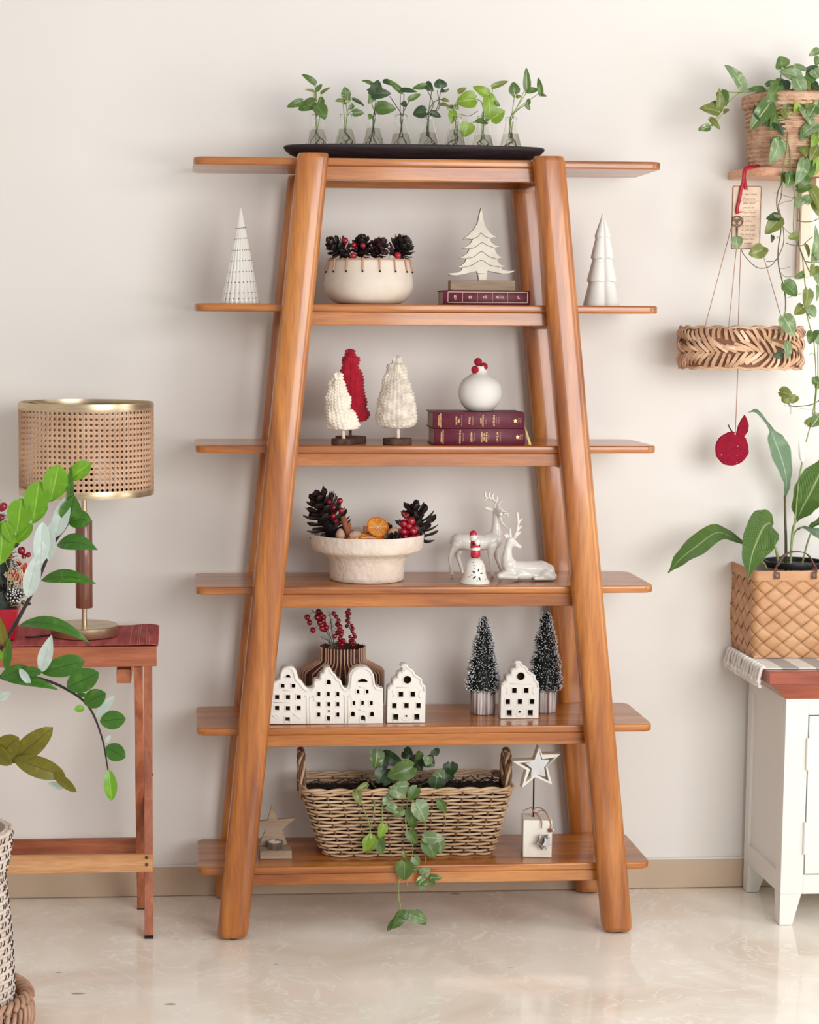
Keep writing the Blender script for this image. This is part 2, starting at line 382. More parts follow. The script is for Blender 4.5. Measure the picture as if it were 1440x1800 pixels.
M['L6'] = leafmat('olive pothos leaf', (112, 122, 54), (146, 152, 84), (164, 168, 104), var=.4)
M['Z1'] = leafmat('glossy green leaflet', (62, 110, 30), (86, 138, 44), (46, 86, 24), rough=.25, var=.3)
M['Z2'] = leafmat('bright green leaflet', (104, 158, 28), (128, 178, 46), (150, 192, 70), rough=.3, var=.3)
M['Z3'] = leafmat('olive leaflet', (112, 106, 22), (134, 126, 34), (90, 84, 20), rough=.3, var=.3)
M['Z4'] = leafmat('leaflet with painted pale sheen', (196, 212, 204), (222, 232, 226), (176, 196, 184), rough=.3, var=.3)  # pale reflection on the leaflets put into their colour
M['P1'] = leafmat('peace lily leaf', (74, 112, 40), (98, 134, 58), (164, 186, 126), rough=.35, var=.3, vscale=2, ribs=16)
M['P2'] = leafmat('peace lily leaf with painted highlight', (118, 152, 118), (156, 184, 150), (196, 216, 190), rough=.3, var=.3, vscale=2, ribs=16)  # silvery highlight painted as a lighter leaf colour
M['brass'] = pm('brushed brass', (206, 188, 158), (188, 168, 136), scale=30, rough=.32, metal=.9, stretch=(1, 1, 20))
M['cane'] = pm('rattan cane', (230, 194, 162), (206, 166, 134), scale=10, rough=.6)
M['runner'] = pm('red striped runner', (192, 92, 86), (158, 62, 62), scale=6, rough=.9, stretch=(9, 1, 9), bump=.4, bscale=90)
M['redpot'] = pm('red pot', (172, 12, 40), rough=.35, coat=.3)
M['black'] = pm('black rubber', (24, 20, 22), rough=.5)
M['wire'] = pm('gold wire', (226, 206, 160), rough=.3, metal=.6)
M['holly'] = pm('dark holly', (30, 50, 34), (18, 30, 24), scale=30, rough=.5)
M['seagrass'] = pm('white woven straw', (228, 214, 202), (206, 188, 174), scale=20, rough=.8)
M['blackstraw'] = pm('black straw', (46, 36, 40), rough=.8)
M['rattan'] = pm('rattan rope', (198, 160, 134), (160, 118, 94), scale=20, rough=.6)
M['jute'] = pm('jute cord', (208, 172, 144), (178, 138, 110), scale=40, rough=.9, bump=.5, bscale=200)
M['straw'] = pm('water hyacinth straw', (220, 182, 148), (184, 140, 108), scale=14, rough=.7)
M['strawpale'] = pm('pale straw', (236, 204, 174), (212, 176, 146), scale=14, rough=.7)
M['strawdark'] = pm('brown straw core', (136, 94, 72), rough=.9)
M['twine'] = pm('brown twine', (168, 122, 98), rough=.9)
M['ribbonred'] = pm('red satin ribbon', (176, 10, 44), (150, 6, 34), scale=20, rough=.4)
M['tagpaper'] = pm('aged paper tag', (220, 196, 172), (198, 168, 146), scale=14, rough=.7)
M['ink'] = pm('brown ink', (142, 112, 92), rough=.8)
M['bronze'] = pm('antique bronze', (112, 84, 62), (72, 52, 40), scale=60, rough=.45, metal=.6)
M['white'] = pm('white satin paint', (230, 228, 223), (225, 222, 216), scale=3, rough=.45)
M['bracket'] = pm('cream painted bracket', (226, 212, 190), rough=.5)
M['shelfpink'] = wood('pale shelf wood', (206, 150, 118), (220, 168, 134), (230, 184, 152), 'X', rough=.5, coat=0)
M['cloth'] = pm('white cotton', (236, 232, 226), (224, 218, 210), scale=60, rough=.9)
M['clothgrey'] = pm('grey stripe', (178, 172, 166), rough=.9)
M['splint'] = pm('woven wood splint', (206, 160, 118), (184, 132, 92), scale=7, rough=.5, stretch=(1, 1, 2.5))
M['handle'] = pm('brown leather strap', (112, 74, 58), (92, 58, 46), scale=20, rough=.5)
M['spathe'] = pm('white spathe', (240, 240, 228), rough=.5)
M['silver'] = pm('silver paint', (226, 226, 226), (204, 204, 206), scale=50, rough=.35, metal=.1, stretch=(1, 1, .3))
M['pewter'] = pm('pewter', (176, 170, 160), (120, 110, 100), scale=30, rough=.35, metal=.7)
M['skin'] = pm('painted skin', (232, 188, 160), rough=.4)
M['redglaze'] = pm('red glaze', (186, 20, 52), rough=.3, coat=.3)
M['glaze_hole_black'] = pm('black glaze and hole shade', (30, 26, 28), rough=.4)

# polished marble floor
mt, N, L, B = newmat('marble floor')
tc = N.new('ShaderNodeTexCoord'); n1 = N.new('ShaderNodeTexNoise'); n1.inputs['Scale'].default_value = 2.2; n1.inputs['Detail'].default_value = 9; n1.inputs['Distortion'].default_value = 1.2
L.new(tc.outputs['Object'], n1.inputs['Vector']); cr = N.new('ShaderNodeValToRGB'); e = cr.color_ramp.elements
e[0].position = .34; e[0].color = rgb((228, 214, 196)); e[1].position = .62; e[1].color = rgb((246, 238, 225)); L.new(n1.outputs[0], cr.inputs[0])
vo = N.new('ShaderNodeTexNoise'); vo.inputs['Scale'].default_value = 3.5; vo.inputs['Detail'].default_value = 6; vo.inputs['Distortion'].default_value = 2.5; L.new(tc.outputs['Object'], vo.inputs['Vector'])
c2 = N.new('ShaderNodeValToRGB'); e = c2.color_ramp.elements; e[0].position = .485; e[0].color = (0, 0, 0, 1); e[1].position = .5; e[1].color = (1, 1, 1, 1); k_ = e.new(.515); k_.color = (0, 0, 0, 1)
L.new(vo.outputs[0], c2.inputs[0]); mlt = N.new('ShaderNodeMath'); mlt.operation = 'MULTIPLY'; mlt.inputs[1].default_value = .6; L.new(c2.outputs[0], mlt.inputs[0])
mx = N.new('ShaderNodeMix'); mx.data_type = 'RGBA'; L.new(mlt.outputs[0], mx.inputs[0]); L.new(cr.outputs[0], mx.inputs[6]); mx.inputs[7].default_value = rgb((255, 252, 245)); L.new(mx.outputs[2], B.inputs['Base Color'])
spk = N.new('ShaderNodeTexNoise'); spk.inputs['Scale'].default_value = 7; spk.inputs['Detail'].default_value = 2; msp = N.new('ShaderNodeMapping'); msp.inputs['Scale'].default_value = (1, 3, 1); L.new(tc.outputs['Object'], msp.inputs[0]); L.new(msp.outputs[0], spk.inputs['Vector'])
c3 = N.new('ShaderNodeValToRGB'); c3.color_ramp.elements[0].position = .735; c3.color_ramp.elements[1].position = .75; L.new(spk.outputs[0], c3.inputs[0])
mx3 = N.new('ShaderNodeMix'); mx3.data_type = 'RGBA'; L.new(c3.outputs[0], mx3.inputs[0]); L.new(mx.outputs[2], mx3.inputs[6]); mx3.inputs[7].default_value = rgb((168, 140, 116)); L.new(mx3.outputs[2], B.inputs['Base Color'])
B.inputs['Roughness'].default_value = .09; B.inputs['Specular IOR Level'].default_value = .5; M['floor'] = mt

# ------------------------------------------------------------------ the room
def struct(o): o['kind'] = 'structure'; return o
o = struct(MB().box((0.3, .06, 1.6), (7.4, .12, 3.2)).build('wall_back', 'wall', origin=(0.3, .06, 0)))
o = struct(MB().box((0.3, -2.6, -.03), (7.4, 5.2, .06)).build('floor', 'floor', origin=(0.3, -2.6, -.06)))
HB = .0897
bb = MB(); bb.box((.3, -.004, HB/2), (7.4, .010, HB-.004)); 
struct(MB().box((.3, -.0047, HB-.0025), (7.4, .0125, .004)).build('trim_1', 'wall', origin=(.3, -.0047, HB-.0045)))
struct(bb.build('baseboard_back', 'skirt', origin=(.3, -.004, 0), bevel=.001))
struct(MB().box((-3.35, -2.6, 1.6), (.1, 5.2, 3.2)).build('wall_left', 'wall', origin=(-3.35, -2.6, 0)))
# marble floor joints
j = MB()

# ------------------------------------------------------------------ shelf unit
HZ = [2.0208, 1.6522, 1.2894, .9223, .5515, .1789]
SY0, SY1 = -.3452, -.058
XL = [P(u, v, -.33).x for u, v in ((340, 285), (343, 540), (344, 790), (344, 1038), (346, 1288), (348, 1532))]
XR = [P(u, v, -.33).x for u, v in ((1162, 292), (1157, 545), (1153, 792), (1148, 1037), (1146, 1282), (1141, 1524))]
LB, LT = V((-.427, 0, .0)), V((-.2262, 0, 2.0285))
RB, RTt = V((.596, 0, .0)), V((.3735, 0, 2.0275))
unit = thing('shelf_unit', 'tall tapered wooden shelf unit with six rounded shelves and slanting legs', 'shelf unit', (.08, -.2, 0))
for i, z in enumerate(HZ):
    mb = plate([rrect(XL[i], XR[i], SY0, SY1, .028)], .0196, .004, Matrix.Translation((0, 0, z-.0098)))
    mb.build('shelf', 'woodX', unit)
def legx(B_, T_, z): return B_.x + (T_.x-B_.x)*(z-B_.z)/(T_.z-B_.z)
def leg(B_, T_, y0, y1, wd, zt, n=2.9):
    ctr = (y0+y1)/2; d = (y1-y0)/2; mb = MB()
    ln = math.hypot(T_.x-B_.x, zt)
    lean = math.atan2(T_.x-B_.x, T_.z-B_.z)
    rings = []
    for t, s_ in ((.006, .86), (.010, .95), (.018, 1), (.5, 1), (zt-.012, 1), (zt-.004, .97), (zt, .9)):
        r = []
        for k in range(36):
            a = 2*pi*k/36; c, s2 = math.cos(a), math.sin(a)
            r.append((math.copysign(abs(c)**(2/n), c)*wd/2*s_, math.copysign(abs(s2)**(2/n), s2)*d*s_, t))
        rings.append(r)
    mb.loft(rings)
    return mb, Matrix.Translation((B_.x-unit.location.x, ctr-unit.location.y, 0)) @ Matrix.Rotation(lean, 4, 'Y') if False else Matrix(((1, 0, (T_.x-B_.x)/(T_.z-B_.z), B_.x-unit.location.x), (0, 1, 0, ctr-unit.location.y), (0, 0, 1, 0), (0, 0, 0, 1)))
for (B_, T_) in ((LB, LT), (RB, RTt)):
    for (y0, y1, zt) in ((-.402, -.345, T_.z), (-.0565, -.004, 2.0)):
        mb, mt4 = leg(B_, T_, y0, y1, .081, zt)
        # keep grain along the leg: build sheared vertices directly
        g = MB(); sh = mt4.copy()
        g.v = [tuple(sh @ V(p) + unit.location) for p in mb.v]; g.f = mb.f; g.uv = mb.uv
        g.build('leg', 'woodZ', unit, angle=30)
        MB().lathe([(.014, 0), (.016, .002), (.016, .007)], (B_.x+.002, (y0+y1)/2, 0), 16).build('foot_pad', 'black', unit)
for i, z in enumerate(HZ):
    zb = z-.0196; h = (.036, .034, .034, .034, .032, .030)[i]
    xl, xr = legx(LB, LT, zb), legx(RB, RTt, zb)
    for (y0, y1) in ((-.342, -.320), (-.085, -.063)):
        MB().box(((xl+xr)/2, (y0+y1)/2, zb-h/2), (xr-xl+.02, y1-y0, h)).build('cross_rail', 'woodX', unit, bevel=.002)
    for x, sgn in ((xl, 1), (xr, -1)):
        MB().box((x+sgn*.012, -.2, zb-h/2-.004), (.028, .228, h+.008)).build('side_cleat', 'woodY', unit, bevel=.002)

# ------------------------------------------------------------------ dark tray with flasks
TY = -.21
tl, tr_ = P(498, 262, TY), P(957, 268, TY); zt = HZ[0]+.0415
tc_ = ((tl.x+tr_.x)/2, TY, HZ[0]); hw = (tr_.x-tl.x)/2
tray = thing('serving_tray', 'long dark-stained boat-shaped wooden tray on the top shelf', 'tray', tc_)
def ring(hx, hy, z, n=2.6, k=56):
    out = []
    for q in range(k):
        a = 2*pi*q/k; c, s_ = math.cos(a), math.sin(a)
        out.append((tc_[0]+math.copysign(abs(c)**(2/n), c)*hx, tc_[1]+math.copysign(abs(s_)**(2/n), s_)*hy, z))
    return out
z0 = HZ[0]+.0005
g = MB(); g.loft([ring(hw-.075, .045, z0), ring(hw-.05, .055, z0+.005), ring(hw-.018, .075, z0+.018), ring(hw-.004, .085, z0+.030), ring(hw, .088, zt-.004), ring(hw-.003, .086, zt), ring(hw-.010, .079, zt), ring(hw-.014, .075, zt-.004)])
g.build('tray_body', 'traywood', tray, angle=60)
ZT = zt-.004
ZA, ZB = zz(490, 110, 5.76), zz(720, 110, 5.76)
FL = [(558, 204, 229), (608, 203, 228), (656.5, 203, 226.5), (705, 204, 236), (752.5, 204, 234), (800.5, 207, 229), (849, 206, 238), (898, 208, 236)]
names = ['first flask from the left end of the dark tray', 'second flask from the left on the dark tray', 'third flask from the left on the dark tray', 'fourth flask from the left on the dark tray', 'fifth flask from the left on the dark tray', 'sixth flask from the left on the dark tray', 'seventh flask from the left on the dark tray', 'last flask at the right end of the dark tray']
s_ = S(TY)
def flask(i, u, vt, vw):
    b = P(u, 256+i*.5, TY); zb = ZT; x = b.x
    t = thing('glass_flask', 'small clear conical glass '+names[i], 'flask', (x, TY, zb), 'glass flasks on the dark tray')
    vb = 900 - 0
    base_v = (P(u, 250, TY).z - zb)/s_ + 250
    h = (base_v-vt)*s_; hwt = (base_v-vw)*s_; R = 20.5*s_; rn = 10.2*s_
    def rad(z):
        z1 = h*.74
        if z < .004: return R-.0035*(1-z/.004)**2
        if z < z1: return R+(rn-R)*((z-.004)/(z1-.004))**1.05
        return rn
    zs = [0, .001, .004, .012]+[h*k/10 for k in range(2, 11)]
    out = [(0, 0)]+[(rad(z), z) for z in zs]; th = .0012
    inn = [(max(rad(z)-th, .001), max(z, .0016)) for z in reversed(zs)]
    g = MB(); g.lathe(out+[(rn+.0004, h+.0006)]+inn+[(0, .0016)], (x, TY, zb), 36); g.build('glass_body', 'glass', t, angle=50)
    wp = [(0, .0019)]+[(rad(z)-th-.0002, max(z, .0019)) for z in zs if z < hwt-.002]+[(rad(hwt)-th-.0002, hwt), (0, hwt)]
    MB().lathe(wp, (x, TY, zb), 36).build('water', 'water', t, angle=50)
    return x, zb, h, hwt, R
FG = [flask(i, *f) for i, f in enumerate(FL)]
CUT = [
 # each: stems [(zoom pts)], leaves [(base, tip, width px, mat)]
 (ZA, [[(400, 560), (385, 400), (365, 210)], [(420, 560), (432, 330)], [(400, 480), (300, 420)], [(300, 430), (215, 375)]],
  [((370, 212), (232, 120), 11, 'L1'), ((378, 290), (440, 220), 8, 'L1'), ((350, 285), (262, 272), 5, 'L6'), ((360, 290), (378, 380), 6, 'L6'), ((430, 312), (528, 250), 6, 'L6'), ((430, 425), (430, 340), 11, 'L1'), ((372, 400), (195, 480), 20, 'L1'), ((238, 392), (80, 450), 13, 'L1'), ((385, 440), (470, 580), 27, 'L1')]),
 (ZA, [[(690, 560), (680, 400), (665, 330)], [(700, 560), (720, 430)], [(690, 560), (650, 400)], [(705, 540), (752, 480)]],
  [((650, 385), (568, 392), 8, 'L6'), ((672, 350), (668, 245), 19, 'L4'), ((700, 400), (705, 300), 9, 'L4'), ((748, 370), (868, 445), 7, 'L2'), ((735, 470), (735, 405), 10, 'L4'), ((752, 512), (866, 510), 13, 'L4'), ((680, 420), (640, 360), 8, 'L6')]),
 (ZA, [[(990, 560), (945, 420), (940, 300)], [(985, 560), (985, 380)], [(1005, 540), (1000, 440), (1060, 460)], [(940, 540), (915, 530)]],
  [((950, 225), (838, 185), 9, 'L1'), ((950, 340), (1010, 175), 24, 'L2'), ((940, 310), (1138, 315), 19, 'L2'), ((960, 290), (890, 275), 7, 'L2'), ((960, 300), (905, 420), 16, 'L1'), ((1060, 190), (1160, 235), 11, 'L2'), ((990, 460), (1190, 470), 23, 'L1'), ((1000, 470), (1010, 405), 9, 'L1'), ((935, 530), (912, 575), 9, 'L1')]),
 (ZA, [[(1240, 560), (1232, 320)], [(1255, 560), (1270, 320)], [(1262, 560), (1320, 390)], [(1235, 560), (1190, 440), (1125, 340)]],
  [((1250, 300), (1088, 162), 10, 'L1'), ((1255, 275), (1405, 298), 8, 'L2'), ((1315, 375), (1440, 320), 10, 'L1'), ((1265, 440), (1285, 385), 11, 'L2'), ((1240, 310), (1225, 270), 6, 'L1')]),
 (ZB, [[(185, 560), (205, 420), (225, 290)], [(190, 560), (240, 420), (160, 240)], [(200, 540), (280, 460), (320, 260)], [(200, 540), (250, 400), (345, 370)], [(300, 460), (280, 280)]],
  [((165, 235), (30, 262), 11, 'L1'), ((165, 210), (240, 295), 14, 'L2'), ((310, 255), (300, 165), 23, 'L2'), ((365, 295), (405, 262), 5, 'L6'), ((165, 500), (35, 525), 22, 'L2'), ((215, 505), (318, 550), 11, 'L2'), ((335, 375), (405, 395), 7, 'L6'), ((310, 425), (400, 440), 8, 'L6'), ((320, 280), (365, 298), 7, 'L2')]),
 (ZB, [[(455, 680), (450, 540), (440, 430)], [(460, 600), (490, 520), (600, 540), (690, 490)], [(440, 460), (490, 380), (492, 310)], [(440, 560), (400, 480), (380, 460)]],
  [((492, 300), (580, 255), 9, 'L6'), ((665, 375), (470, 405), 30, 'L3'), ((440, 490), (425, 622), 14, 'L3'), ((410, 460), (345, 430), 6, 'L6'), ((470, 470), (480, 415), 9, 'L4'), ((430, 430), (425, 470), 8, 'L4')]),
 (ZB, [[(735, 640), (735, 520), (800, 380)], [(735, 640), (800, 600), (850, 540)], [(725, 640), (690, 620), (640, 610)], [(800, 400), (840, 290), (838, 250)], [(735, 600), (735, 420), (700, 378), (670, 375)]],
  [((800, 330), (640, 245), 17, 'L3'), ((838, 245), (1000, 188), 10, 'L6'), ((800, 350), (790, 600), 27, 'L3'), ((830, 570), (965, 485), 26, 'L3'), ((600, 615), (545, 755), 25, 'L3'), ((780, 600), (655, 600), 14, 'L1'), ((865, 400), (915, 448), 8, 'L1'), ((800, 330), (868, 348), 9, 'L3')]),
 (ZB, [[(1030, 620), (1040, 500), (1065, 330)], [(1035, 620), (1090, 450), (1160, 290)], [(1030, 600), (1060, 500), (1180, 310)], [(1050, 560), (1120, 450), (1300, 320)], [(1060, 510), (1200, 410)], [(1090, 560), (1088, 490)]],
  [((1060, 312), (1052, 195), 19, 'L1'), ((1060, 350), (1010, 308), 7, 'L6'), ((1080, 350), (1135, 345), 7, 'L6'), ((1190, 275), (1182, 48), 13, 'L4'), ((1180, 290), (1310, 275), 11, 'L1'), ((1330, 325), (1302, 150), 10, 'L1'), ((1335, 325), (1392, 342), 5, 'L6'), ((1200, 420), (1208, 362), 8, 'L1'), ((1180, 420), (1220, 485), 8, 'L6')]),
]
look = ['tall pothos cutting with a drooping heart leaf in the ', 'pale variegated pothos cutting in the ', 'bushy dark-leaved pothos cutting in the ', 'thin fan of pothos stems in the ', 'dark branching pothos cutting in the ', 'lime pothos cutting with one broad leaf in the ', 'lime pothos cutting with hanging leaves in the ', 'upright pothos cutting with pointed leaves in the ']
for i, (z_, stems, leaves) in enumerate(CUT):
    x, zb, h, hwt, R = FG[i]
    t = thing('pothos_cutting', look[i]+names[i].split(' on ')[0].split(' from the left end')[0].split(' at the right')[0].split(' from')[0]+' from the left' if i < 7 else look[i]+'rightmost flask', 'plant cutting', (x, TY, zb+.01), 'plant cuttings in flasks')
    for st in stems:
        pts = [P(*z_(*p), TY+random.uniform(-.012, .012)*(1 if k else .1)) for k, p in enumerate(st)]
        r0 = V((x+random.uniform(-.004, .004), TY+random.uniform(-.004, .004), zb+hwt*.75))
        nk = V((x+random.uniform(-.006, .006), TY+random.uniform(-.005, .005), zb+h*.97))
        pts = [r0, nk]+[p for p in pts if p.z > nk.z+.003]
        if len(pts) < 3: pts.append(P(*z_(*st[-1]), TY))
        MB().tube(bez(pts, 5), .0011, 5).build('stem', 'vine' if i in (0, 1, 5, 6, 7) else 'vinedark', t)
    g = MB()
    for k in range(7):
        a = random.uniform(0, 6.28); q = [V((x+random.uniform(-.004, .004), TY, zb+hwt*.8))]
        rr = R*.62
        for m_ in range(1, 5): a += random.uniform(-.9, 1.2); q.append(V((x+rr*math.cos(a)*m_/4.2, TY+rr*math.sin(a)*m_/4.2, zb+hwt*(.8-.16*m_)+.002)))
        g.tube(bez(q, 4), .0005 if k > 2 else .0011, 4)
    g.build('roots', 'root', t)
    for b, tp, wp, mt_ in leaves:
        pleaf(t, mt_, z_(*b), z_(*tp), wp, TY+random.uniform(-.014, .0), dY=random.uniform(-.012, .012), bend=random.uniform(.04, .14), fold=.2)

# ------------------------------------------------------------------ generic pieces
def scale_mesh():
    """one pine cone scale: grows along +Y, tip turned up"""
    g = MB(); rows = [(0, .12, 0, .08), (.4, .24, .0, .09), (.75, .40, .06, .09), (1.0, .33, .15, .07), (1.18, .08, .24, .03)]
    rings = []
    for y, w_, z, t in rows:
        rings.append([(-w_, y, z), (-w_*.5, y, z-t*.7), (w_*.5, y, z-t*.7), (w_, y, z), (w_*.5, y, z+t*.5), (-w_*.5, y, z+t*.5)])
    g.loft(rings); return g
SCG = scale_mesh()
SC_ME = {}
def pinecone(label, c0, axis, length, rad, n=60, mat='cone', separate=False, group=None, open_=1.0, parent=None, white=False):
    """c0 = base centre, axis towards the tip"""
    axis = V(axis).normalized(); c0 = V(c0)
    if parent is None: root = thing('pine_cone', label, 'pine cone', c0, group)
    else: root = parent
    Q = axis.to_track_quat('Z', 'Y').to_matrix()
    core = MB().lathe([(0, 0), (.30, .03), (.42, .3), (.34, .65), (.12, .95), (0, 1)], c0, 10, k=1, axis=axis)
    core.v = [tuple(c0+((V(p)-c0) - axis*(V(p)-c0).dot(axis))*rad*1.0 + axis*(V(p)-c0).dot(axis)*length) for p in core.v]
    core.build('pine_cone' if parent is not None else 'core', mat, root)
    if mat not in SC_ME:
        me = SCG.mesh('scale', (0, 0, 0)); me.materials.append(M[mat]); me.polygons.foreach_set('use_smooth', [True]*len(me.polygons)); me.set_sharp_from_angle(angle=math.radians(50)); SC_ME[mat] = me
    J = MB(); J2 = MB()
    for k in range(n):
        t = (k+.5)/n; a = k*2.39996
        r0 = .28*rad*math.sin(pi*min(.95, .2+t*.75)); sz = rad*(.62+.5*math.sin(pi*min(1, .25+t*.72)))*random.uniform(.88, 1.06)
        el = (-.25+t*1.45)*open_
        d = V((math.cos(a)*math.cos(el), math.sin(a)*math.cos(el), math.sin(el))); up = V((-math.cos(a)*math.sin(el), -math.sin(a)*math.sin(el), math.cos(el))); sd = d.cross(up)
        R = Matrix((sd, d, up)).transposed()
        pos = V((math.cos(a)*r0, math.sin(a)*r0, length*(.04+.9*t)))
        L_ = sz*(1-.25*max(0, t-.6)); Mx = (Q @ R).to_4x4() @ Matrix.Diagonal((L_*.85, L_*.8, L_*.8, 1)); Mx.translation = Q @ pos
        if separate: pobj('scale', SC_ME[mat], root, Mx)
        else:
            T = Matrix.Translation(c0) @ Mx; J.merge(SCG, mat=T)
        if white: J2.sphere(c0 + Mx @ V((0, .98, .3)), L_*.16, 6, 4)
    if not separate: J.build('scales', mat, root, angle=50, kind='stuff')
    if white: J2.build('frosted_tips', 'snow', root, kind='stuff')
    return root
def solid(name, mb, mat, label, cat, group=None, **k):
    return tag(mb.build(name, mat, **k), label, cat, group)

# ------------------------------------------------------------------ second shelf
ZI = [z+.0005 for z in HZ]          # resting height of the things on each shelf
z2 = ZI[1]; y2 = -.24; s2 = S(y2)
# fluted perforated cone
c = P(423, 530, y2); c.z = z2
t = thing('ceramic_cone_tree', 'tall white fluted ceramic cone with rings of pierced dots', 'ornament', c)
H = 166*s2; R = 33.5*s2; nf = 22
def flute(a, z): return 1+ (.09*abs(math.sin(a*nf/2)) - .05)*min(1, max(0, (H-z)/(H*.25)))
prof = [(R*.99, 0), (R, .001)]+[(R*(1-(k/20)) + .0028*(k/20), H*k/20*.985) for k in range(1, 20)]+[(.0032, H*.985), (.0015, H*.998), (0, H)]
MB().lathe(prof, c, 176, fn=lambda a, z: flute(a, z)).build('cone_body', 'ceramic', t, angle=60)
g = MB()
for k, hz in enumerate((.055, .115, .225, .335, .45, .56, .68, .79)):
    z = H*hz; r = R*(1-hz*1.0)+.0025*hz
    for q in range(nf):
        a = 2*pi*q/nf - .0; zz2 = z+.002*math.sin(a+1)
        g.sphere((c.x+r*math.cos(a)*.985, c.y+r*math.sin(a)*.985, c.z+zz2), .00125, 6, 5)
g.build('hole_shade_dots', 'dark', t, kind='stuff')  # solid dark beads paint the shade inside the pierced holes

# stitched bowl
c = P(648, 531, y2); c.z = z2
t = thing('stitched_bowl', 'cream round-bellied ceramic bowl with tan leather stitches round its rim', 'bowl', c)
k = s2
prof = [(0, 0), (48, 0), (58, 2.5), (68, 9), (76, 21), (79, 33), (77.5, 45), (75, 58), (72.5, 70), (71.5, 76), (70.5, 77), (69.5, 75), (70.5, 66), (73, 50), (72, 30), (60, 14), (0, 12)]
MB().lathe(prof, c, 64, k=k).build('bowl_body', 'bowlwhite', t, angle=180)
MB().tube([(c.x+72*k*math.cos(a*pi/32), c.y+72*k*math.sin(a*pi/32), c.z+77*k) for a in range(65)], 1.5*k, 6).build('rim_cord', 'leather', t)
for q in range(16):
    a = 2*pi*q/16+.15; ca, sa = math.cos(a), math.sin(a)
    pts = [(c.x+rr*k*ca, c.y+rr*k*sa, c.z+zq*k) for rr, zq in ((70, 74), (71.8, 79), (74.2, 76), (75.2, 66), (77.0, 58))]
    MB().tube(pts, 1.6*k, 5).build('stitch', 'leather', t)
    MB().sphere((c.x+77.2*k*ca, c.y+77.2*k*sa, c.z+56*k), 1.7*k, 6, 5).build('stitch_hole_shade', 'dark', t)  # dark bead painted in place of the shaded stitch hole
MB().lathe([(0, 66*k), (50*k, 65*k), (69.5*k, 60*k), (69.5*k, 52*k), (0, 50*k)], c, 28).build('moss_filling', 'soil', t)
by, bz = c.y, c.z+66*k
B2 = zz(550, 400, 7.579)
def in_bowl(u, v, dy=0): return P(u, v, y2+dy)
grp = 'pine cones in the stitched bowl'
def c2(lbl, b, tip, r, dy, n, mat='cone'):
    p0 = P(b[0], b[1], y2+dy); p1 = P(tip[0], tip[1], y2+dy-.012); pinecone(lbl, p0, p1-p0, (p1-p0).length, r*s2, n, mat, group=grp)
c2('spiky black pine cone at the left side of the stitched bowl', (612, 452), (580, 424), 19, -.02, 44)
c2('upright dark pine cone in the middle of the stitched bowl beside red berries', (634, 452), (637, 418), 18, -.005, 44)
c2('reddish brown pine cone right of centre in the stitched bowl', (655, 452), (672, 424), 17, -.03, 44, 'conered')
c2('dark pine cone leaning out over the right side of the stitched bowl', (694, 452), (714, 424), 21, -.02, 50)
for lbl, u, v, r, dy in (('single red berry high beside the black pine cone in the stitched bowl', 607, 423, 5.5, -.05), ('small red berry resting on the stitched bowl rim left of centre', 621, 450, 6, -.085), ('red berry between two pine cones high in the stitched bowl', 622, 431, 5, -.05), ('red berry in front of the middle pine cone in the stitched bowl', 638, 432, 5, -.06), ('red berry at the right in front of the leaning pine cone in the stitched bowl', 699, 449, 6, -.085)):
    p = P(u, v, y2+dy); g = MB().sphere(p, r*s2, 14, 10); g.tube([p, p+V((.004, .006, -.012)), V((p.x, p.y+.03, bz))], .0008, 4)
    solid('red_berry', g, 'berry', lbl, 'berry', 'berries in the stitched bowl')
p = P(684, 448, y2-.05)
g = MB()
for q in range(9):
    pc = p+V((random.uniform(-.016, .013), random.uniform(-.008, .01), random.uniform(-.004, .012))); leaf(g, pc, pc+V((random.uniform(-.012, .012), -.006, .014)), .009, (0, -1, .2), 'oval', nu=2, nv=4)
g.tube([p-V((0, 0, .012)), p], .0012, 4)
o = solid('dried_flower', g, 'conered', 'crumpled dark red dried flower in the stitched bowl near the right pine cone', 'dried flower')

# book with wooden tree on it
yf = -.315
def book(z, u0, u1, vtop, vbot, lbl, yfront, depth, zoff=0, h=None):
    a = P(u0, vbot, yfront); b = P(u1, vbot, yfront); h = h or (vbot-vtop)*S(yfront); x0, x1 = a.x, b.x
    t = thing('hardback_book', lbl, 'book', ((x0+x1)/2, yfront+depth/2, z))
    th = .0022; xm = (x0+x1)/2; wd = x1-x0
    g = MB(); g.box((xm, yfront+depth/2, z+th/2+.0002), (wd, depth, th)); g.box((xm, yfront+depth/2, z+h-th/2), (wd, depth, th))
    g.build('cover', 'burgundy', t, bevel=.0008)
    sp = MB(); n = 8
    rings = []
    for x in (x0, x0+.0006, x1-.0006, x1):
        ins = .0006 if x in (x0, x1) else 0
        rings.append([(x, yfront+.006, z+ins)]+[(x, yfront-.0035*math.sin(pi*q/n)+ins, z+.0006+ (h-.0012)*q/n) for q in range(n+1)]+[(x, yfront+.006, z+h-ins)])
    sp.loft(rings); sp.build('spine', 'burgundy', t, angle=50)
    MB().box((xm, yfront+depth/2+.002, z+h/2), (wd-.008, depth-.01, h-2*th)).build('page_block', 'pages', t)
    return t, x0, x1, h
def spine_text(t, x, y, z, body, size, mat='gold', rot=-pi/2, sx=1):
    # lettering stands upright on the spine, book lying flat
    Mx = Matrix.Translation((x, y, z)) @ FLIP @ Matrix.Rotation(rot, 4, 'Z')
    text(body, size, Mx, depth=.00025, sx=sx).build('lettering', mat, t, smooth=False)
t, x0, x1, h = book(z2, 779, 932, 510, 535.5, 'dark burgundy book lying flat under the wooden tree block on the second shelf', yf, .12)
ys = yf-.0040; wd = x1-x0
g = MB(); fx0, fx1, fz0, fz1 = x0+.012, x1-.008, z2+.006, z2+h-.0045
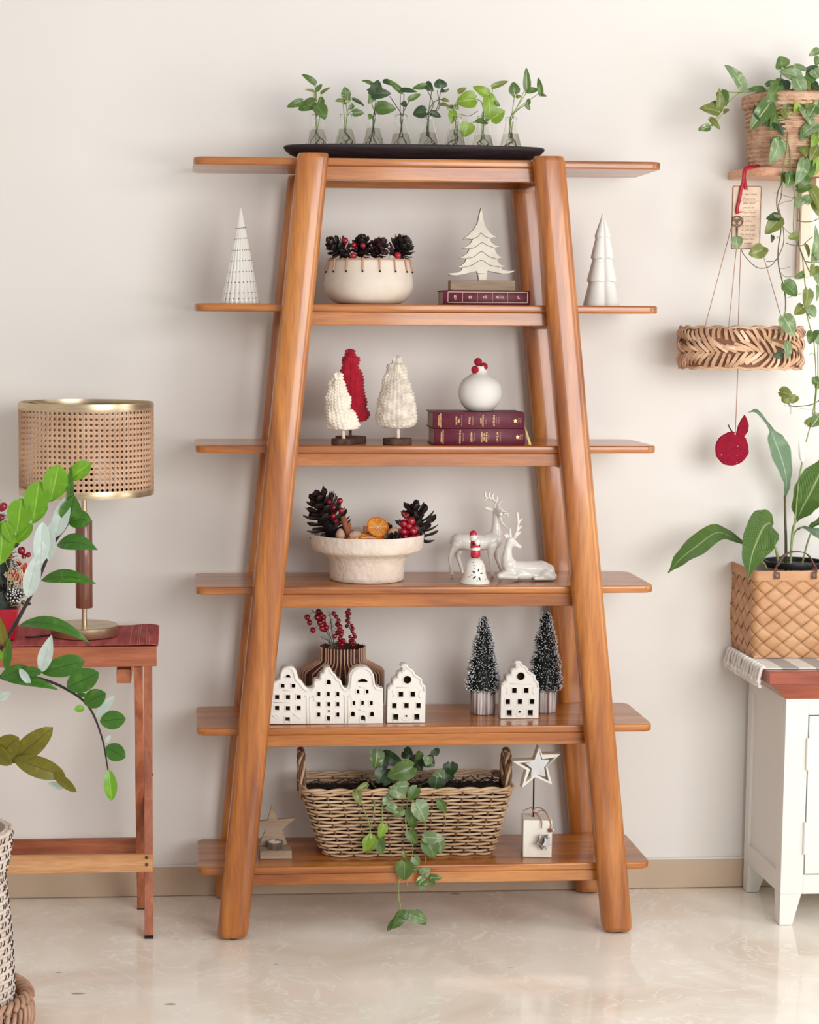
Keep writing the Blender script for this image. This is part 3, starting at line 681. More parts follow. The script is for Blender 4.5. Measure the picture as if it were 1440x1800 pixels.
for a, b in (((fx0, fz0), (fx1, fz0)), ((fx0, fz1), (fx1, fz1)), ((fx0, fz0), (fx0, fz1)), ((fx1, fz0), (fx1, fz1))):
    g.beam((a[0], ys, a[1]), (b[0], ys, b[1]), .0010, .0010)
g.build('gilt_frame', 'palestick', t, smooth=False)
for fr in (.185, .37, .56, .75):
    MB().beam((fx0+(fx1-fx0)*fr, ys, fz0), (fx0+(fx1-fx0)*fr, ys, fz1), .0008, .0012).build('gilt_bar', 'goldpale', t, smooth=False)
for fr, tx in ((.09, 'FJ'), (.28, 'als'), (.465, 'rill'), (.655, 'ASTEL'), (.89, 'IL')):
    spine_text(t, fx0+(fx1-fx0)*fr, ys, (fz0+fz1)/2, tx, .0125 if len(tx) < 5 else .0105, 'palestick', rot=0, sx=.75)
zb = z2+h
# wooden tree on block
a = P(792, 508, -.30); b = P(906, 508, -.30)
t = thing('wooden_tree_figure', 'flat cream-washed wooden fir tree standing on a weathered wood block', 'ornament', ((a.x+b.x)/2, -.285, zb))
hb = 17.5*S(-.30)
MB().box(((a.x+b.x)/2, -.278, zb+hb/2+.0003), (b.x-a.x, .045, hb)).build('base_block', 'greywood', t, bevel=.0012)
ZC = zz(760, 350, 8.0)
OUT = [(680, 100), (700, 180), (716, 290), (745, 370), (800, 450), (860, 500), (912, 520), (840, 522), (800, 528), (812, 575), (860, 620), (905, 638), (955, 645), (900, 658), (868, 662), (880, 710), (915, 765), (950, 790), (995, 796), (945, 812), (905, 820), (915, 860), (960, 905), (1035, 922), (965, 935), (955, 945), (985, 975), (1060, 990), (1158, 985), (1110, 1012), (1050, 1026), (980, 1028), (880, 1012), (770, 988), (758, 1050), (757, 1122), (645, 1122), (640, 1060), (620, 995), (540, 1008), (440, 1036), (330, 1052), (250, 1046), (212, 1025), (280, 1020), (350, 1012), (398, 985), (420, 945), (345, 938), (400, 915), (450, 868), (474, 818), (370, 808), (430, 780), (490, 735), (515, 680), (410, 668), (470, 645), (530, 600), (562, 545), (500, 536), (430, 540), (500, 480), (570, 410), (630, 310), (656, 190)]
ycut = -.285
def to2(pts, z_, Y, org): return [((P(*z_(*p), Y).x-org.x), (P(*z_(*p), Y).z-org.z)) for p in pts]
org = P(845, 490, ycut); dz = zb+hb - P(845, 490.3, ycut).z
Mx = Matrix.Translation((org.x, ycut, org.z+dz)) @ FLIP
plate([to2(OUT, ZC, ycut, org)], .012, .0008, Mx).build('tree_cutout', 'edgebrown', t, angle=30)
Mx2 = Matrix.Translation((org.x, ycut-.0055, org.z+dz)) @ FLIP
sh_ = to2(OUT, ZC, ycut, org); cxx = sum(p[0] for p in sh_)/len(sh_); 
plate([sh_], .0022, .0010, Mx2 @ Matrix.Translation((0.0006, .0004, 0))).build('painted_face', 'treepaint', t, angle=30)
for pts in ([(560, 540), (640, 505), (685, 455), (740, 500), (800, 525)], [(510, 672), (600, 655), (695, 590), (770, 625), (868, 660)], [(470, 812), (580, 790), (690, 715), (790, 780), (905, 818)], [(420, 940), (560, 905), (690, 835), (800, 900), (955, 935)], [(640, 1022), (740, 1028)]):
    q = [P(*ZC(*p), ycut-.0068) + V((0, 0, dz)) for p in pts]
    MB().tube(bez(q, 5), .0007, 5).build('carved_groove', 'edgebrown', t)

# white tiered ceramic fir
c = P(1057, 536, y2); c.z = z2
t = thing('ceramic_fir', 'plain white four-tiered folded ceramic fir tree at the right end of the second shelf', 'ornament', c)
H = 163*s2
tiers = [(0, .0, 29, .28, 20), (0, .27, 23.5, .52, 15), (0, .52, 18, .75, 11), (0, .745, 12.5, 1.0, .6)]
g = MB()
for _, z0_, r0_, z1_, r1_ in tiers:
    rings = []; K = 64
    for zf, rf in ((z0_, r0_), (z0_+.02, r0_*1.0), (z1_, r1_)):
        rr = []
        for q in range(K):
            a = 2*pi*q/K+.12
            fold = (.70+.30*abs(math.sin(a*2))**.6)*1.17
            zz_ = zf*H - (.012*H*abs(math.cos(a*4))*(1 if zf == z0_ and z0_ > 0 else 0))
            rr.append((c.x+rf*s2*fold*math.cos(a), c.y+rf*s2*fold*math.sin(a), c.z+zz_))
        rings.append(rr)
    g.loft(rings)
g.build('folded_tiers', 'matte', t, angle=50)
for ti, (_, z0_, r0_, z1_, r1_) in enumerate(tiers):
    for q in range(4):
        a = -pi/2+.1+q*pi/2+.4
        pc = V((c.x+r0_*s2*.93*math.cos(a), c.y+r0_*s2*.93*math.sin(a), c.z+z0_*H))
        MB().add([pc+V((-.003, 0, .0005)), pc+V((.003, 0, .0005)), pc*1+V((0, -.001, .009)), pc+V((0, .004, .001))], [(0, 1, 2), (0, 2, 3), (1, 3, 2), (0, 3, 1)]).build('notch', 'palestick', t)

# ------------------------------------------------------------------ third shelf: knitted trees
z3 = ZI[2]
def knit_tree(lbl, cat, outline, vb, Y, mat, stick, disc, base_mat, depth=.8, stickmat='palestick', nst=16, seed=1):
    """outline: list of (v, uLeft, uRight) from top to bottom"""
    s_ = S(Y); ub = (disc[0]+disc[1])/2; c = P(ub, vb, Y); 
    t = thing('knitted_tree', lbl, cat, (c.x, Y, z3), 'knitted trees')
    off = z3 - P(ub, vb, Y).z
    hd = (disc[3]-disc[2])*s_; rd = (disc[1]-disc[0])/2*s_
    MB().lathe([(rd*.97, 0), (rd, .001), (rd*.98, hd-.001), (rd*.95, hd), (0, hd)], (c.x, Y, z3+.0003), 28, fn=lambda a, z: 1+.03*math.sin(a*5+seed)).build('wood_slice', base_mat, t)
    p0 = V((P(stick[0], disc[2], Y).x, Y, z3+hd)); p1 = P(stick[1], stick[2], Y)
    p1.z += off
    MB().tube([p0, p1], stick[3]*s_/2, 10).build('stick', stickmat, t)
    rows = []; NV = 90; NU = 112
    ol = sorted(outline)
    def at(v):
        for k in range(len(ol)-1):
            if ol[k][0] <= v <= ol[k+1][0]:
                f = (v-ol[k][0])/(ol[k+1][0]-ol[k][0]); f = f*f*(3-2*f)*.5+f*.5
                return [ol[k][i]+(ol[k+1][i]-ol[k][i])*f for i in (1, 2)]
        return ol[-1][1:]
    v0, v1 = ol[0][0], ol[-1][0]; rings = []
    nrow = (v1-v0)/5.6
    for j in range(NV+1):
        fj = j/NV; v = v0+(v1-v0)*fj; l, r = at(v); cu_, hw_ = (l+r)/2, (r-l)/2
        endf = min(1, math.sqrt(max(0, fj)/.02+.05), math.sqrt(max(0, 1-fj)/.03+.02))
        cp = P(cu_, v, Y); rr = []
        for q in range(NU):
            a = 2*pi*q/NU; x, y = math.cos(a), math.sin(a)
            ph = a*nst/2/pi; fr = ph-math.floor(ph)
            vphase = fj*nrow + abs(fr-.5)*1.0
            st = .5+.5*math.cos(2*pi*vphase); colw = abs(math.sin(pi*fr*2))**.5
            lump = mnoise.noise(V((x*1.6+seed*7, y*1.6, fj*7)))*.9
            dsp = (st*colw*2.4 - 1.2)*s_*1.15 - (1.3*s_ if st < .2 and colw < .7 else 0) + lump*4.4*s_ + 1.6*s_*math.sin(fj*nrow*.9+seed)*math.cos(a*3+seed)
            hr = max(.3, hw_*endf)*s_
            rr.append((cp.x+x*(hr+dsp*min(1, endf)), Y+y*(hr*depth+dsp*min(1, endf)), cp.z+off))
        rings.append(rr)
    MB().loft(rings).build('knitted_body', mat, t, angle=180)
    return t
knit_tree('small chunky cream white knitted tree in front of the crimson one', 'ornament', [(655, 586, 600), (668, 585, 602), (674, 578, 607), (690, 577, 609), (700, 571, 616), (718, 571, 617), (724, 571, 624), (742, 571, 628), (746, 573, 632), (753, 574, 631), (758, 590, 622)], 782, -.300, 'knitwhite', (604, 602, 745, 6.5), (582, 624, 773, 783), 'bark', seed=1, nst=11)
knit_tree('tall crimson red knitted tree leaning behind the small cream one', 'ornament', [(611, 608, 624), (622, 607, 625), (628, 602, 631), (642, 602, 631), (652, 598, 637), (668, 595, 640), (680, 593, 640), (692, 591, 641), (705, 589, 646), (712, 588, 645), (727, 585, 650), (736, 588, 648), (742, 598, 636)], 776, -.225, 'knitred', (616, 616, 728, 5.5), (588, 644, 768, 779), 'bark', stickmat='bark', seed=2, nst=9, depth=.7)
knit_tree('large oatmeal cable-knit tree to the right of the crimson one', 'ornament', [(628, 692, 707), (640, 690, 707), (645, 681, 714), (656, 681, 715), (664, 676, 717), (676, 672, 723), (686, 671, 723), (694, 667, 728), (706, 664, 730), (720, 662, 731), (736, 659, 733), (746, 662, 732), (754, 670, 725), (757, 680, 712)], 784, -.300, 'knitgrey', (700, 699, 740, 6.5), (673, 725, 773, 784), 'bark', seed=5, nst=13)

# books and vase
yb = -.322
tA, x0, x1, hA = book(z3, 763, 923, 757, 787, 'lower of two burgundy books lying under the round white vase', yb, .135, h=.0425)
ys = yb-.0040; wd = x1-x0; zc_ = z3+hA/2
def cols(t, x0, wd, zc, spec):
    for fr, body, size, mt_ in spec: spine_text(t, x0+wd*fr, ys, zc, body, size, mt_, sx=1.0)
cols(tA, x0, wd, zc_, [(.085, "READER'S DIGEST\nCONDENSED", .0046, 'gold'), (.28, 'THE MARCH', .0062, 'gold'), (.318, 'J. R. LANE', .0048, 'goldpale'), (.405, 'HARVEST', .0066, 'gold'), (.435, 'M. STONE', .0048, 'goldpale'), (.545, 'THE MAN\nIN THE\nSHADOW', .0062, 'gold'), (.595, 'A. GRAY', .0044, 'goldpale'), (.69, 'AT PLAY', .0068, 'gold'), (.722, 'D. FRANCE', .0048, 'goldpale'), (.955, 'Digest\nBooks', .0054, 'goldpale')])
tB, x0b, x1b, hB = book(z3+hA+.0004, 761, 922, 727, 757, 'upper of two burgundy books lying right under the round white vase', yb, .135, h=.0425)
cols(tB, x0b, x1b-x0b, z3+hA+hB/2, [(.07, "READER'S DIGEST\nCONDENSED", .0046, 'gold'), (.265, 'THE\nNATIVE', .0064, 'gold'), (.31, 'R. N. PATTER', .0046, 'goldpale'), (.395, 'FALLS', .0064, 'gold'), (.43, 'I. RANKINE', .0046, 'goldpale'), (.53, 'THE KILLING\nGAME', .0054, 'gold'), (.575, 'L. CHILDS', .0046, 'goldpale'), (.66, 'MOMENT', .0066, 'gold'), (.69, 'of truth', .0050, 'goldpale'), (.712, 'P. MAYLE', .0050, 'goldpale'), (.945, 'Digest\nBooks', .0054, 'goldpale')])
for t_, xr_, zc2 in ((tA, x0+wd*.915, zc_), (tB, x0b+(x1b-x0b)*.895, z3+hA+hB/2)):
    g = MB(); W_ = [(-.4, -.5), (.1, -.35), (.5, -.55), (.35, -.1), (.6, .25), (.2, .2), (-.1, .55), (-.25, .15), (-.6, .1), (-.3, -.15)]
    plate([[(p[0]*.0085, p[1]*.0105) for p in W_]], .0005, 0, Matrix.Translation((xr_, ys, zc2)) @ FLIP, mb=g); g.build('winged_emblem', 'gold', t_, smooth=False)
q = [V((x1b-.004, -.27, z3+hA+.004)), V((x1b+.005, -.300, z3+hA-.002)), V((x1b+.010, -.322, z3+.018)), V((x1b+.0135, -.330, z3+.0025)), V((x1b+.008, -.336, z3+.0015))]
g = MB(); pts = bez(q, 6); g.v = []; vs_ = []
for p in pts: vs_ += [p+V((-.0032, 0, 0)), p+V((.0032, -.0014, .0))]
g.add(vs_, [(2*i, 2*i+1, 2*i+3, 2*i+2) for i in range(len(pts)-1)]); g.build('ribbon_marker', 'ribbonyellow', tB, solid=.0006, recalc=False)
zv = z3+hA+hB+.0008; yv = -.262; sv = S(yv); c = P(843.5, 724, yv)
t = thing('round_vase', 'round matte white bottle vase with a narrow neck on two burgundy books', 'vase', (c.x, yv, zv))
prof = [(0, 0), (18, 0), (25, 3), (33, 12), (37.5, 24), (38.5, 34), (36.5, 46), (30, 56), (20, 63), (13.5, 67), (12, 71), (11.8, 76), (12.2, 79), (11, 79.6), (10, 78), (9.8, 70), (0, 66)]
MB().lathe(prof, (c.x, yv, zv), 48, k=sv).build('vase_body', 'matte', t, angle=180)
t = thing('felt_ball_stem', 'three crimson felt balls clustered on stems in the white vase neck', 'decoration', (c.x, yv, zv+.105))
for (u, v, dy) in ((840.5, 636, -.002), (850.5, 644.5, -.006), (835.5, 650, -.010)):
    p = P(u, v, yv+dy); MB().sphere(p, 7.3*sv, 16, 12).build('felt_ball', 'feltred', t)
    MB().tube([p, V((c.x, yv, zv+.105))], .001, 5).build('stem', 'twine', t)

# ------------------------------------------------------------------ fourth shelf
z4 = ZI[3]; y4 = -.205; s4 = S(y4)
c = V((P(645, 1020, y4).x, y4, z4))
t = thing('footed_bowl', 'wide rough plaster footed bowl with a broad upright rim band', 'bowl', c)
prof = [(0, 0), (63, 0), (66, 2), (66.5, 10), (67, 28), (69, 38), (75, 46), (86, 50), (96, 54), (99, 58), (100, 66), (101.5, 81), (100.5, 83), (98, 82), (97, 72), (94, 62), (70, 56), (0, 54)]
MB().lathe(prof, c, 96, k=s4, fn=lambda a, z: 1+.006*mnoise.noise(V((math.cos(a)*6, math.sin(a)*6, z*90)))).build('bowl_body', 'plaster', t, angle=60)
MB().lathe([(0, 66*s4), (70*s4, 66*s4), (96*s4, 64*s4), (96.5*s4, 58*s4), (0, 56*s4)], c, 32).build('moss_filling', 'soil', t)
def cone4(lbl, b, tip, r, dy, n, sep, o=1.0):
    p0 = P(b[0], b[1], y4+dy); p1 = P(tip[0], tip[1], y4+dy-.015); pinecone(lbl, p0, p1-p0, (p1-p0).length, r*s4, n, 'cone', sep, group='pine cones in the footed bowl', open_=o)
cone4('large black pine cone standing tilted at the left of the footed bowl', (590, 952), (560, 868), 33, .0, 54, True, .62)
cone4('open spiky black pine cone at the right edge of the footed bowl', (738, 952), (728, 888), 31, .03, 30, True, .72)
cone4('tiny dark pine cone between nut and berries in front of the footed bowl', (696, 950), (690, 944), 11, -.085, 24, False)
cone4('small dark pine cone behind the orange slice in the footed bowl', (684, 940), (682, 924), 10, .03, 26, False)
ZD = zz(520, 850, 6.0)
def sprig(name, lbl, base, berries, Y, r, grp=None, stem='bark', mat='berry', buds=()):
    p0 = P(*base, Y); t = thing(name, lbl, 'berries', p0, grp)
    for (u, v) in berries:
        p = P(u, v, Y+random.uniform(-.012, .012)); MB().sphere(p, r*S(Y)*random.uniform(.88, 1.08), 14, 10).build('berry', mat, t)
        MB().tube([p, p.lerp(p0, .5)+V((0, .004, 0)), p0], .0008, 4).build('stalk', stem, t)
    for (u, v) in buds: MB().tube([P(u, v, Y), P((u+base[0])/2, (v+base[1])/2, Y), p0], [.0014, .0007, .0007], 5).build('bud', 'conered', t)
    return t
sprig('berry_sprig', 'red berry sprig rising behind the cinnamon sticks in the footed bowl', (592, 940), [ZD(355, 195), ZD(468, 182), ZD(405, 255), ZD(480, 285), ZD(395, 345), ZD(415, 385)], y4-.045, 5.6, buds=[ZD(380, 80), ZD(402, 78), ZD(418, 105), ZD(436, 135), ZD(372, 118)])
sprig('berry_cluster', 'dense cluster of ten glossy red berries at the right of the footed bowl', (722, 950), [ZD(1135, 425), ZD(1215, 395), ZD(1190, 450), ZD(1255, 475), ZD(1235, 500), ZD(1135, 510), ZD(1180, 510), ZD(1150, 560), ZD(1225, 575), ZD(1280, 565)], y4-.07, 7.4)
sprig('small_berry_sprig', 'small dark red berry tip above the berry cluster in the footed bowl', (716, 925), [ZD(1135, 320), ZD(1155, 345), ZD(1175, 330)], y4-.05, 4.2)
def cyl(p0, p1, r0, r1=None, n=16): return MB().tube([p0, V(p0).lerp(V(p1), .5), p1], [r0, (r0+(r1 or r0))/2, r1 or r0], n)
for lbl, a, b, r in (('long cinnamon stick leaning against the nut in the footed bowl', ZD(495, 345), ZD(560, 560), 5.2), ('short cinnamon stick standing behind the long one', ZD(560, 415), ZD(572, 560), 4), ):
    p0, p1 = P(*a, y4-.055), P(*b, y4-.06); g = cyl(p0, p1, r*s4); d = (p1-p0).normalized(); g.tube([p0-d*.0004, p0+d*.003], r*s4*.55, 10)
    solid('cinnamon_stick', g, 'cinnamon', lbl, 'cinnamon stick', 'cinnamon sticks in the footed bowl')
for lbl, a, b, r in (('upright pale almond-shaped nut beside the cinnamon sticks', ZD(470, 600), ZD(468, 470), 8.5), ('tilted pale nut to the right of the orange slices', ZD(985, 555), ZD(1085, 475), 9.5), ('pale nut lying behind the orange slices', ZD(560, 560), ZD(690, 520), 8)):
    p0, p1 = P(*a, y4-.072), P(*b, y4-.066); ax = p1-p0; L_ = ax.length; r_ = r*s4
    g = MB().lathe([(0, 0), (r_*.6, .06*L_), (r_, .35*L_), (r_*.95, .55*L_), (r_*.55, .88*L_), (0, L_)], p0, 20, axis=ax)
    solid('nut', g, 'nut', lbl, 'nut', 'nuts in the footed bowl')
def slice_(lbl, uv, r, nrm, Y):
    p = P(*uv, Y); nrm = V(nrm).normalized(); t = thing('orange_slice', lbl, 'orange slice', p, 'dried orange slices')
    r *= s4
    MB().lathe([(r*.9, -.0018), (r, -.0015), (r*1.01, .0015), (r*.9, .002), (r*.88, 0)], p, 28, axis=nrm).build('peel', 'peel', t)
    MB().lathe([(0, -.001), (r*.9, -.001), (r*.9, .0012), (0, .001)], p, 28, axis=nrm).build('flesh', 'orange', t)
    Q = nrm.to_track_quat('Z', 'Y').to_matrix()
    for k in range(8):
        a = k*pi/4; MB().tube([p+Q @ V((0, 0, .0015)), p+Q @ V((r*.85*math.cos(a), r*.85*math.sin(a), .0014))], .0005, 4).build('segment_line', 'palestick', t)
slice_('bright dried orange slice standing up at the back of the footed bowl', ZD(865, 460), 20, (.15, -.75, .55), y4-.05)
slice_('curled dried orange slice lying in front in the footed bowl', ZD(800, 575), 23, (.1, -.35, .95), y4-.07)
slice_('flat dried orange slice at the rim of the footed bowl under the nut', ZD(620, 592), 12, (0, -.3, .95), y4-.085)
p = P(*ZD(740, 480), y4-.06)
solid('bark_chip', MB().box(p, (.012, .004, .016), rz=.3), 'cinnamon', 'small reddish bark chip beside the upright orange slice', 'bark chip')

# deer
ZE = zz(770, 850, 6.26)
def deer_pts(Y):
    def f(x, y, dy=0): return P(*ZE(x, y), Y+dy)
    return f
Y = -.150; k = S(Y)*.16    # metres per zoom px = S/6.26
k = S(Y)/6.26; f = deer_pts(Y)
t = thing('standing_deer', 'standing glossy white porcelain stag with its head turned and tall antlers', 'figurine', V((f(400, 900).x, Y, z4)))
off = z4-P(*ZE(140, 1022), Y-.005).z
def q(x, y, dy=0): p = f(x, y, dy); p.z += off*.0; return p
caps = [(q(225, 640), 92*k, q(330, 650), 98*k), (q(330, 650), 98*k, q(480, 655), 92*k), (q(480, 655), 92*k, q(620, 625), 98*k), (q(620, 625), 98*k, q(640, 560), 72*k),
        (q(640, 540), 66*k, q(645, 450), 46*k), (q(645, 450), 46*k, q(640, 340), 38*k), (q(640, 330), 40*k, q(655, 300), 42*k), (q(655, 305, -.004), 40*k, q(690, 345, -.03), 26*k),
        (q(185, 620), 50*k, q(120, 655), 14*k),
        (q(200, 680, -.012), 64*k, q(150, 760, -.014), 32*k), (q(150, 760, -.014), 30*k, q(130, 840, -.014), 21*k), (q(130, 840, -.014), 21*k, q(150, 985, -.014), 20*k), (q(150, 985, -.014), 20*k, q(155, 1008, -.017), 24*k),
        (q(260, 690, .014), 60*k, q(215, 800, .016), 30*k), (q(215, 800, .016), 26*k, q(262, 950, .016), 19*k), (q(262, 950, .016), 19*k, q(268, 985, .014), 20*k),
        (q(590, 690, -.014), 60*k, q(578, 800, -.014), 32*k), (q(578, 800, -.014), 30*k, q(585, 900, -.014), 21*k), (q(585, 900, -.014), 21*k, q(600, 1015, -.014), 24*k),
        (q(640, 690, .014), 50*k, q(650, 830, .016), 28*k), (q(650, 830, .016), 26*k, q(695, 955, .016), 20*k)]
bb_ = blob(caps, .0022, 5); mz_ = min(p[2] for p in bb_.v); bb_.v = [(p[0], p[1], max(p[2]+max(0, z4+.0006-mz_)*.5, z4+.0004)) for p in bb_.v]; bb_.build('body', 'ceramic', t, angle=180)
def antler(t, lines, r=11):
    for ln in lines:
        pts = [q(*p) for p in ln]; n = len(pts); bp_ = bez(pts, 5); m_ = len(bp_)
        MB().tube(bp_, [r*k*1.25*(1-.45*i/(m_-1)) for i in range(m_)], 8).build('antler_tine', 'ceramic', t, angle=180)
antler(t, [[(645, 290), (625, 250), (640, 200), (600, 165), (540, 160), (515, 185)], [(540, 160), (520, 125), (525, 90)], [(585, 170), (560, 130), (575, 80)], [(620, 190), (600, 150), (610, 105)], [(640, 215), (650, 170), (648, 140)],
           [(660, 290, -.004), (665, 240, -.006), (680, 210, -.008), (710, 175, -.01)], [(668, 250, -.006), (700, 280, -.01), (715, 305, -.012)], [(670, 300, -.01), (680, 360, -.02), (705, 430, -.026), (740, 470, -.028), (765, 500, -.03)], [(720, 330, -.02), (765, 330, -.02), (768, 375, -.02)]], 14)
g = MB(); leaf(g, q(600, 295, -.006), q(505, 270, -.012), 34*k, (0, -1, .6), 'oval'); leaf(g, q(690, 310, -.01), q(770, 325, -.01), 30*k, (0, -1, .3), 'oval')
g.build('ears', 'ceramic', t, angle=180, solid=.003, recalc=False)

Y = -.232; k = S(Y)/6.26; f = deer_pts(Y)
def q(x, y, dy=0): return f(x, y, dy)
t = thing('lying_deer', 'white porcelain stag lying down with its legs folded, facing right', 'figurine', V((f(980, 1000).x, Y, z4)))
zfix = z4-f(980, 1068).z
def q(x, y, dy=0):
    p = f(x, y, dy); return p
caps = [(q(840, 930), 78*k, q(980, 950), 96*k), (q(980, 950), 96*k, q(1130, 950), 100*k), (q(1130, 950), 100*k, q(1200, 975), 92*k), (q(1200, 980), 84*k, q(1265, 1030), 46*k),
        (q(780, 900), 88*k, q(760, 830), 66*k), (q(760, 830), 60*k, q(770, 720), 46*k), (q(770, 720), 46*k, q(800, 640), 48*k), (q(800, 635), 50*k, q(850, 670), 34*k), (q(850, 675), 34*k, q(900, 705), 24*k),
        (q(780, 1000, -.012), 56*k, q(680, 1025, -.02), 36*k), (q(680, 1025, -.02), 32*k, q(860, 1040, -.026), 28*k), (q(800, 960), 80*k, q(900, 1000), 70*k),
        (q(1180, 1010, -.02), 60*k, q(1270, 1050, -.022), 26*k), (q(1270, 1050, -.022), 26*k, q(1070, 1050, -.03), 24*k), (q(900, 1010, -.01), 60*k, q(1150, 1010, -.005), 62*k)]
bb_ = blob(caps, .0022, 5); mz_ = min(p[2] for p in bb_.v); bb_.v = [(p[0], p[1], max(p[2]+max(0, z4+.0006-mz_)*.5, z4+.0004)) for p in bb_.v]; bb_.build('body', 'ceramic', t, angle=180)
antler(t, [[(800, 600), (775, 580), (745, 545)], [(800, 600), (795, 550), (795, 490)], [(840, 600), (870, 560), (910, 530)], [(850, 580), (880, 510), (920, 465)], [(870, 530), (885, 440), (925, 385)], [(885, 450), (880, 380), (872, 310)]], 17)
g = MB(); leaf(g, q(775, 610), q(725, 560), 30*k, (0, -1, .4), 'oval'); leaf(g, q(830, 605), q(905, 545), 26*k, (0, -1, .4), 'oval'); g.build('ears', 'ceramic', t, angle=180, solid=.003, recalc=False)

# bell with a small red-capped figure as its handle
Y = -.285; k = S(Y); c = V((P(835, 1022, Y).x, Y, z4)); 
t = thing('ceramic_bell', 'small white glazed bell with a red-coated capped figure as its handle', 'bell', c)
H = 47
MB().lathe([(26.5, 0), (27, 1), (25.5, 3.5), (22.5, 8), (20, 16), (18.5, 26), (16.5, 34), (12.5, 41), (7, 45), (0, 46), (0, 44), (10, 39), (16, 26), (20, 8), (24, 0)], c, 48, k=k).build('bell_body', 'ceramic', t, angle=60)
def on_bell(u, v):
    zq = (1023-v)*k; prof_ = [(0, 27), (3.5, 25.5), (8, 22.5), (16, 20), (26, 18.5), (34, 16.5), (41, 12.5)]
    hh = zq/k; r = 27
    for a, b in zip(prof_, prof_[1:]):
        if a[0] <= hh <= b[0]: r = a[1]+(b[1]-a[1])*(hh-a[0])/(b[0]-a[0])
    x = (u-835)*k; r *= k; return V((c.x+x, c.y-math.sqrt(max(1e-7, r*r-x*x))-.0003, c.z+zq))
for (x, y, an, ln) in ((427, 922, 75, 24), (375, 945, 150, 24), (462, 960, 0, 20), (380, 1003, 215, 26), (437, 1015, 290, 26)):
    u, v = ZE(x, y); a = math.radians(an); hx, hy = math.cos(a)*ln/6.26, -math.sin(a)*ln/6.26; wx, wy = -math.sin(a)*1.5, -math.cos(a)*1.5
    g = MB(); g.add([on_bell(u-hx, v-hy), on_bell(u+wx, v+wy), on_bell(u+hx, v+hy), on_bell(u-wx, v-wy)], [(0, 1, 2, 3)]); g.build('snowflake_hole_shade', 'glaze_hole_black', t, recalc=False, solid=.0006)  # black plates paint the shade of the snowflake-shaped openings
g = MB()
for x, y in ((372, 840), (378, 872), (388, 905), (352, 982), (325, 1000), (412, 1040), (467, 915), (480, 885), (508, 1028)): g.sphere(on_bell(*ZE(x, y)), 1.0*k, 6, 5)
g.build('dots', 'glaze_hole_black', t, kind='stuff')
zh = z4+45*k
def at_(u, v, dy=0): return V((P(u, v, Y).x, Y+dy, z4+(1023-v)*k))
g = MB()
for u in (831.5, 838): g.lathe([(0, 0), (3.2, 0), (3.0, 4), (0, 5)], at_(u, 978.5), 12, k=k)
g.build('boots', 'glaze_hole_black', t)
MB().lathe([(8.5, 0), (9.2, 2), (8.6, 9), (8, 13), (0, 13.5)], at_(836, 975.5), 20, k=k).build('coat_skirt', 'redglaze', t)
MB().lathe([(0, 0), (8.6, 0), (9, 2), (8.6, 5), (0, 5.2)], at_(836, 963.5), 20, k=k).build('coat_trim', 'ceramic', t)
MB().lathe([(0, 0), (8, 0), (8.6, 6), (7.5, 13), (5, 16), (0, 16)], at_(835, 960), 20, k=k).build('coat_body', 'redglaze', t)
g = MB(); g.lathe([(0, 0), (5, 2), (6.8, 8), (6, 13), (0, 15)], at_(838, 957, -.004), 16, k=k); g.build('beard_front', 'ceramic', t, angle=180)
g = MB().sphere(at_(842, 955, -.006), 2.2*k, 8, 6); g.sphere(at_(832.5, 952, -.010), 3.2*k, 10, 8); g.build('mittens', 'glaze_hole_black', t)
MB().sphere(at_(833, 943), 7*k, 16, 12, sq=(1, 1, .95)).build('beard', 'ceramic', t, angle=180)
MB().sphere(at_(834, 942, -.0048), 3.6*k, 10, 8, sq=(1, 1, .7)).build('face', 'skin', t, angle=180)
MB().lathe([(0, 0), (7.4, 0), (7.8, 1.5), (7.2, 3.4), (0, 4)], at_(833, 940), 18, k=k).build('cap_trim', 'ceramic', t)
MB().lathe([(6.6, 0), (6.6, 4), (5.2, 7), (2.5, 8.8), (0, 9.2)], at_(832, 937.5), 18, k=k).build('cap', 'redglaze', t)

# ------------------------------------------------------------------ fifth shelf
z5 = ZI[4]
# slatted vase
yv = -.118; sv = S(yv); c = V((P(601, 1240, yv).x, yv, z5))
t = thing('slatted_vase', 'wide-shouldered brown vase of upright bamboo slats behind the white row houses', 'vase', c)
hv = lambda v: (P(601, v, yv).z - z5)
zn, zs_, zsh = hv(1135), hv(1160), hv(1176)
ns = 44; R1, R2, R3 = 42*sv, 42*sv, 75*sv
pts = [(R3*.86, .001), (R3, .02), (R3, zsh-.004), (R3-.004, zsh+.002), (R2+.002, zs_), (R2, zs_+.004), (R1, zn)]
gm = MB(); q0 = [V((r, 0, z)) for r, z in pts]; rr = []
for i, p in enumerate(q0):
    wdt = .0021 if i < 4 else .0014
    rr.append([p+V((.0012, wdt, .0008)), p+V((.0012, -wdt, .0008)), p+V((-.0012, -wdt, -.0008)), p+V((-.0012, wdt, -.0008))])
gm.loft(rr); me = gm.mesh('slat', (0, 0, 0)); me.materials.append(M['bamboo'])
for q in range(ns):
    if q % 11 == 4: continue
    pobj('slat', me, t, Matrix.Rotation(2*pi*q/ns, 4, 'Z'))
MB().lathe([(0, 0), (R3*.84, .001), (R3-.003, .02), (R3-.003, zsh-.005), (R2-.003, zs_), (R1-.003, zn-.002), (R1-.005, zn-.002), (R2-.006, zs_-.004), (0, zs_-.01)], c, 48).build('inner_shell', 'bark', t)
ZF = zz(460, 1060, 4.8)
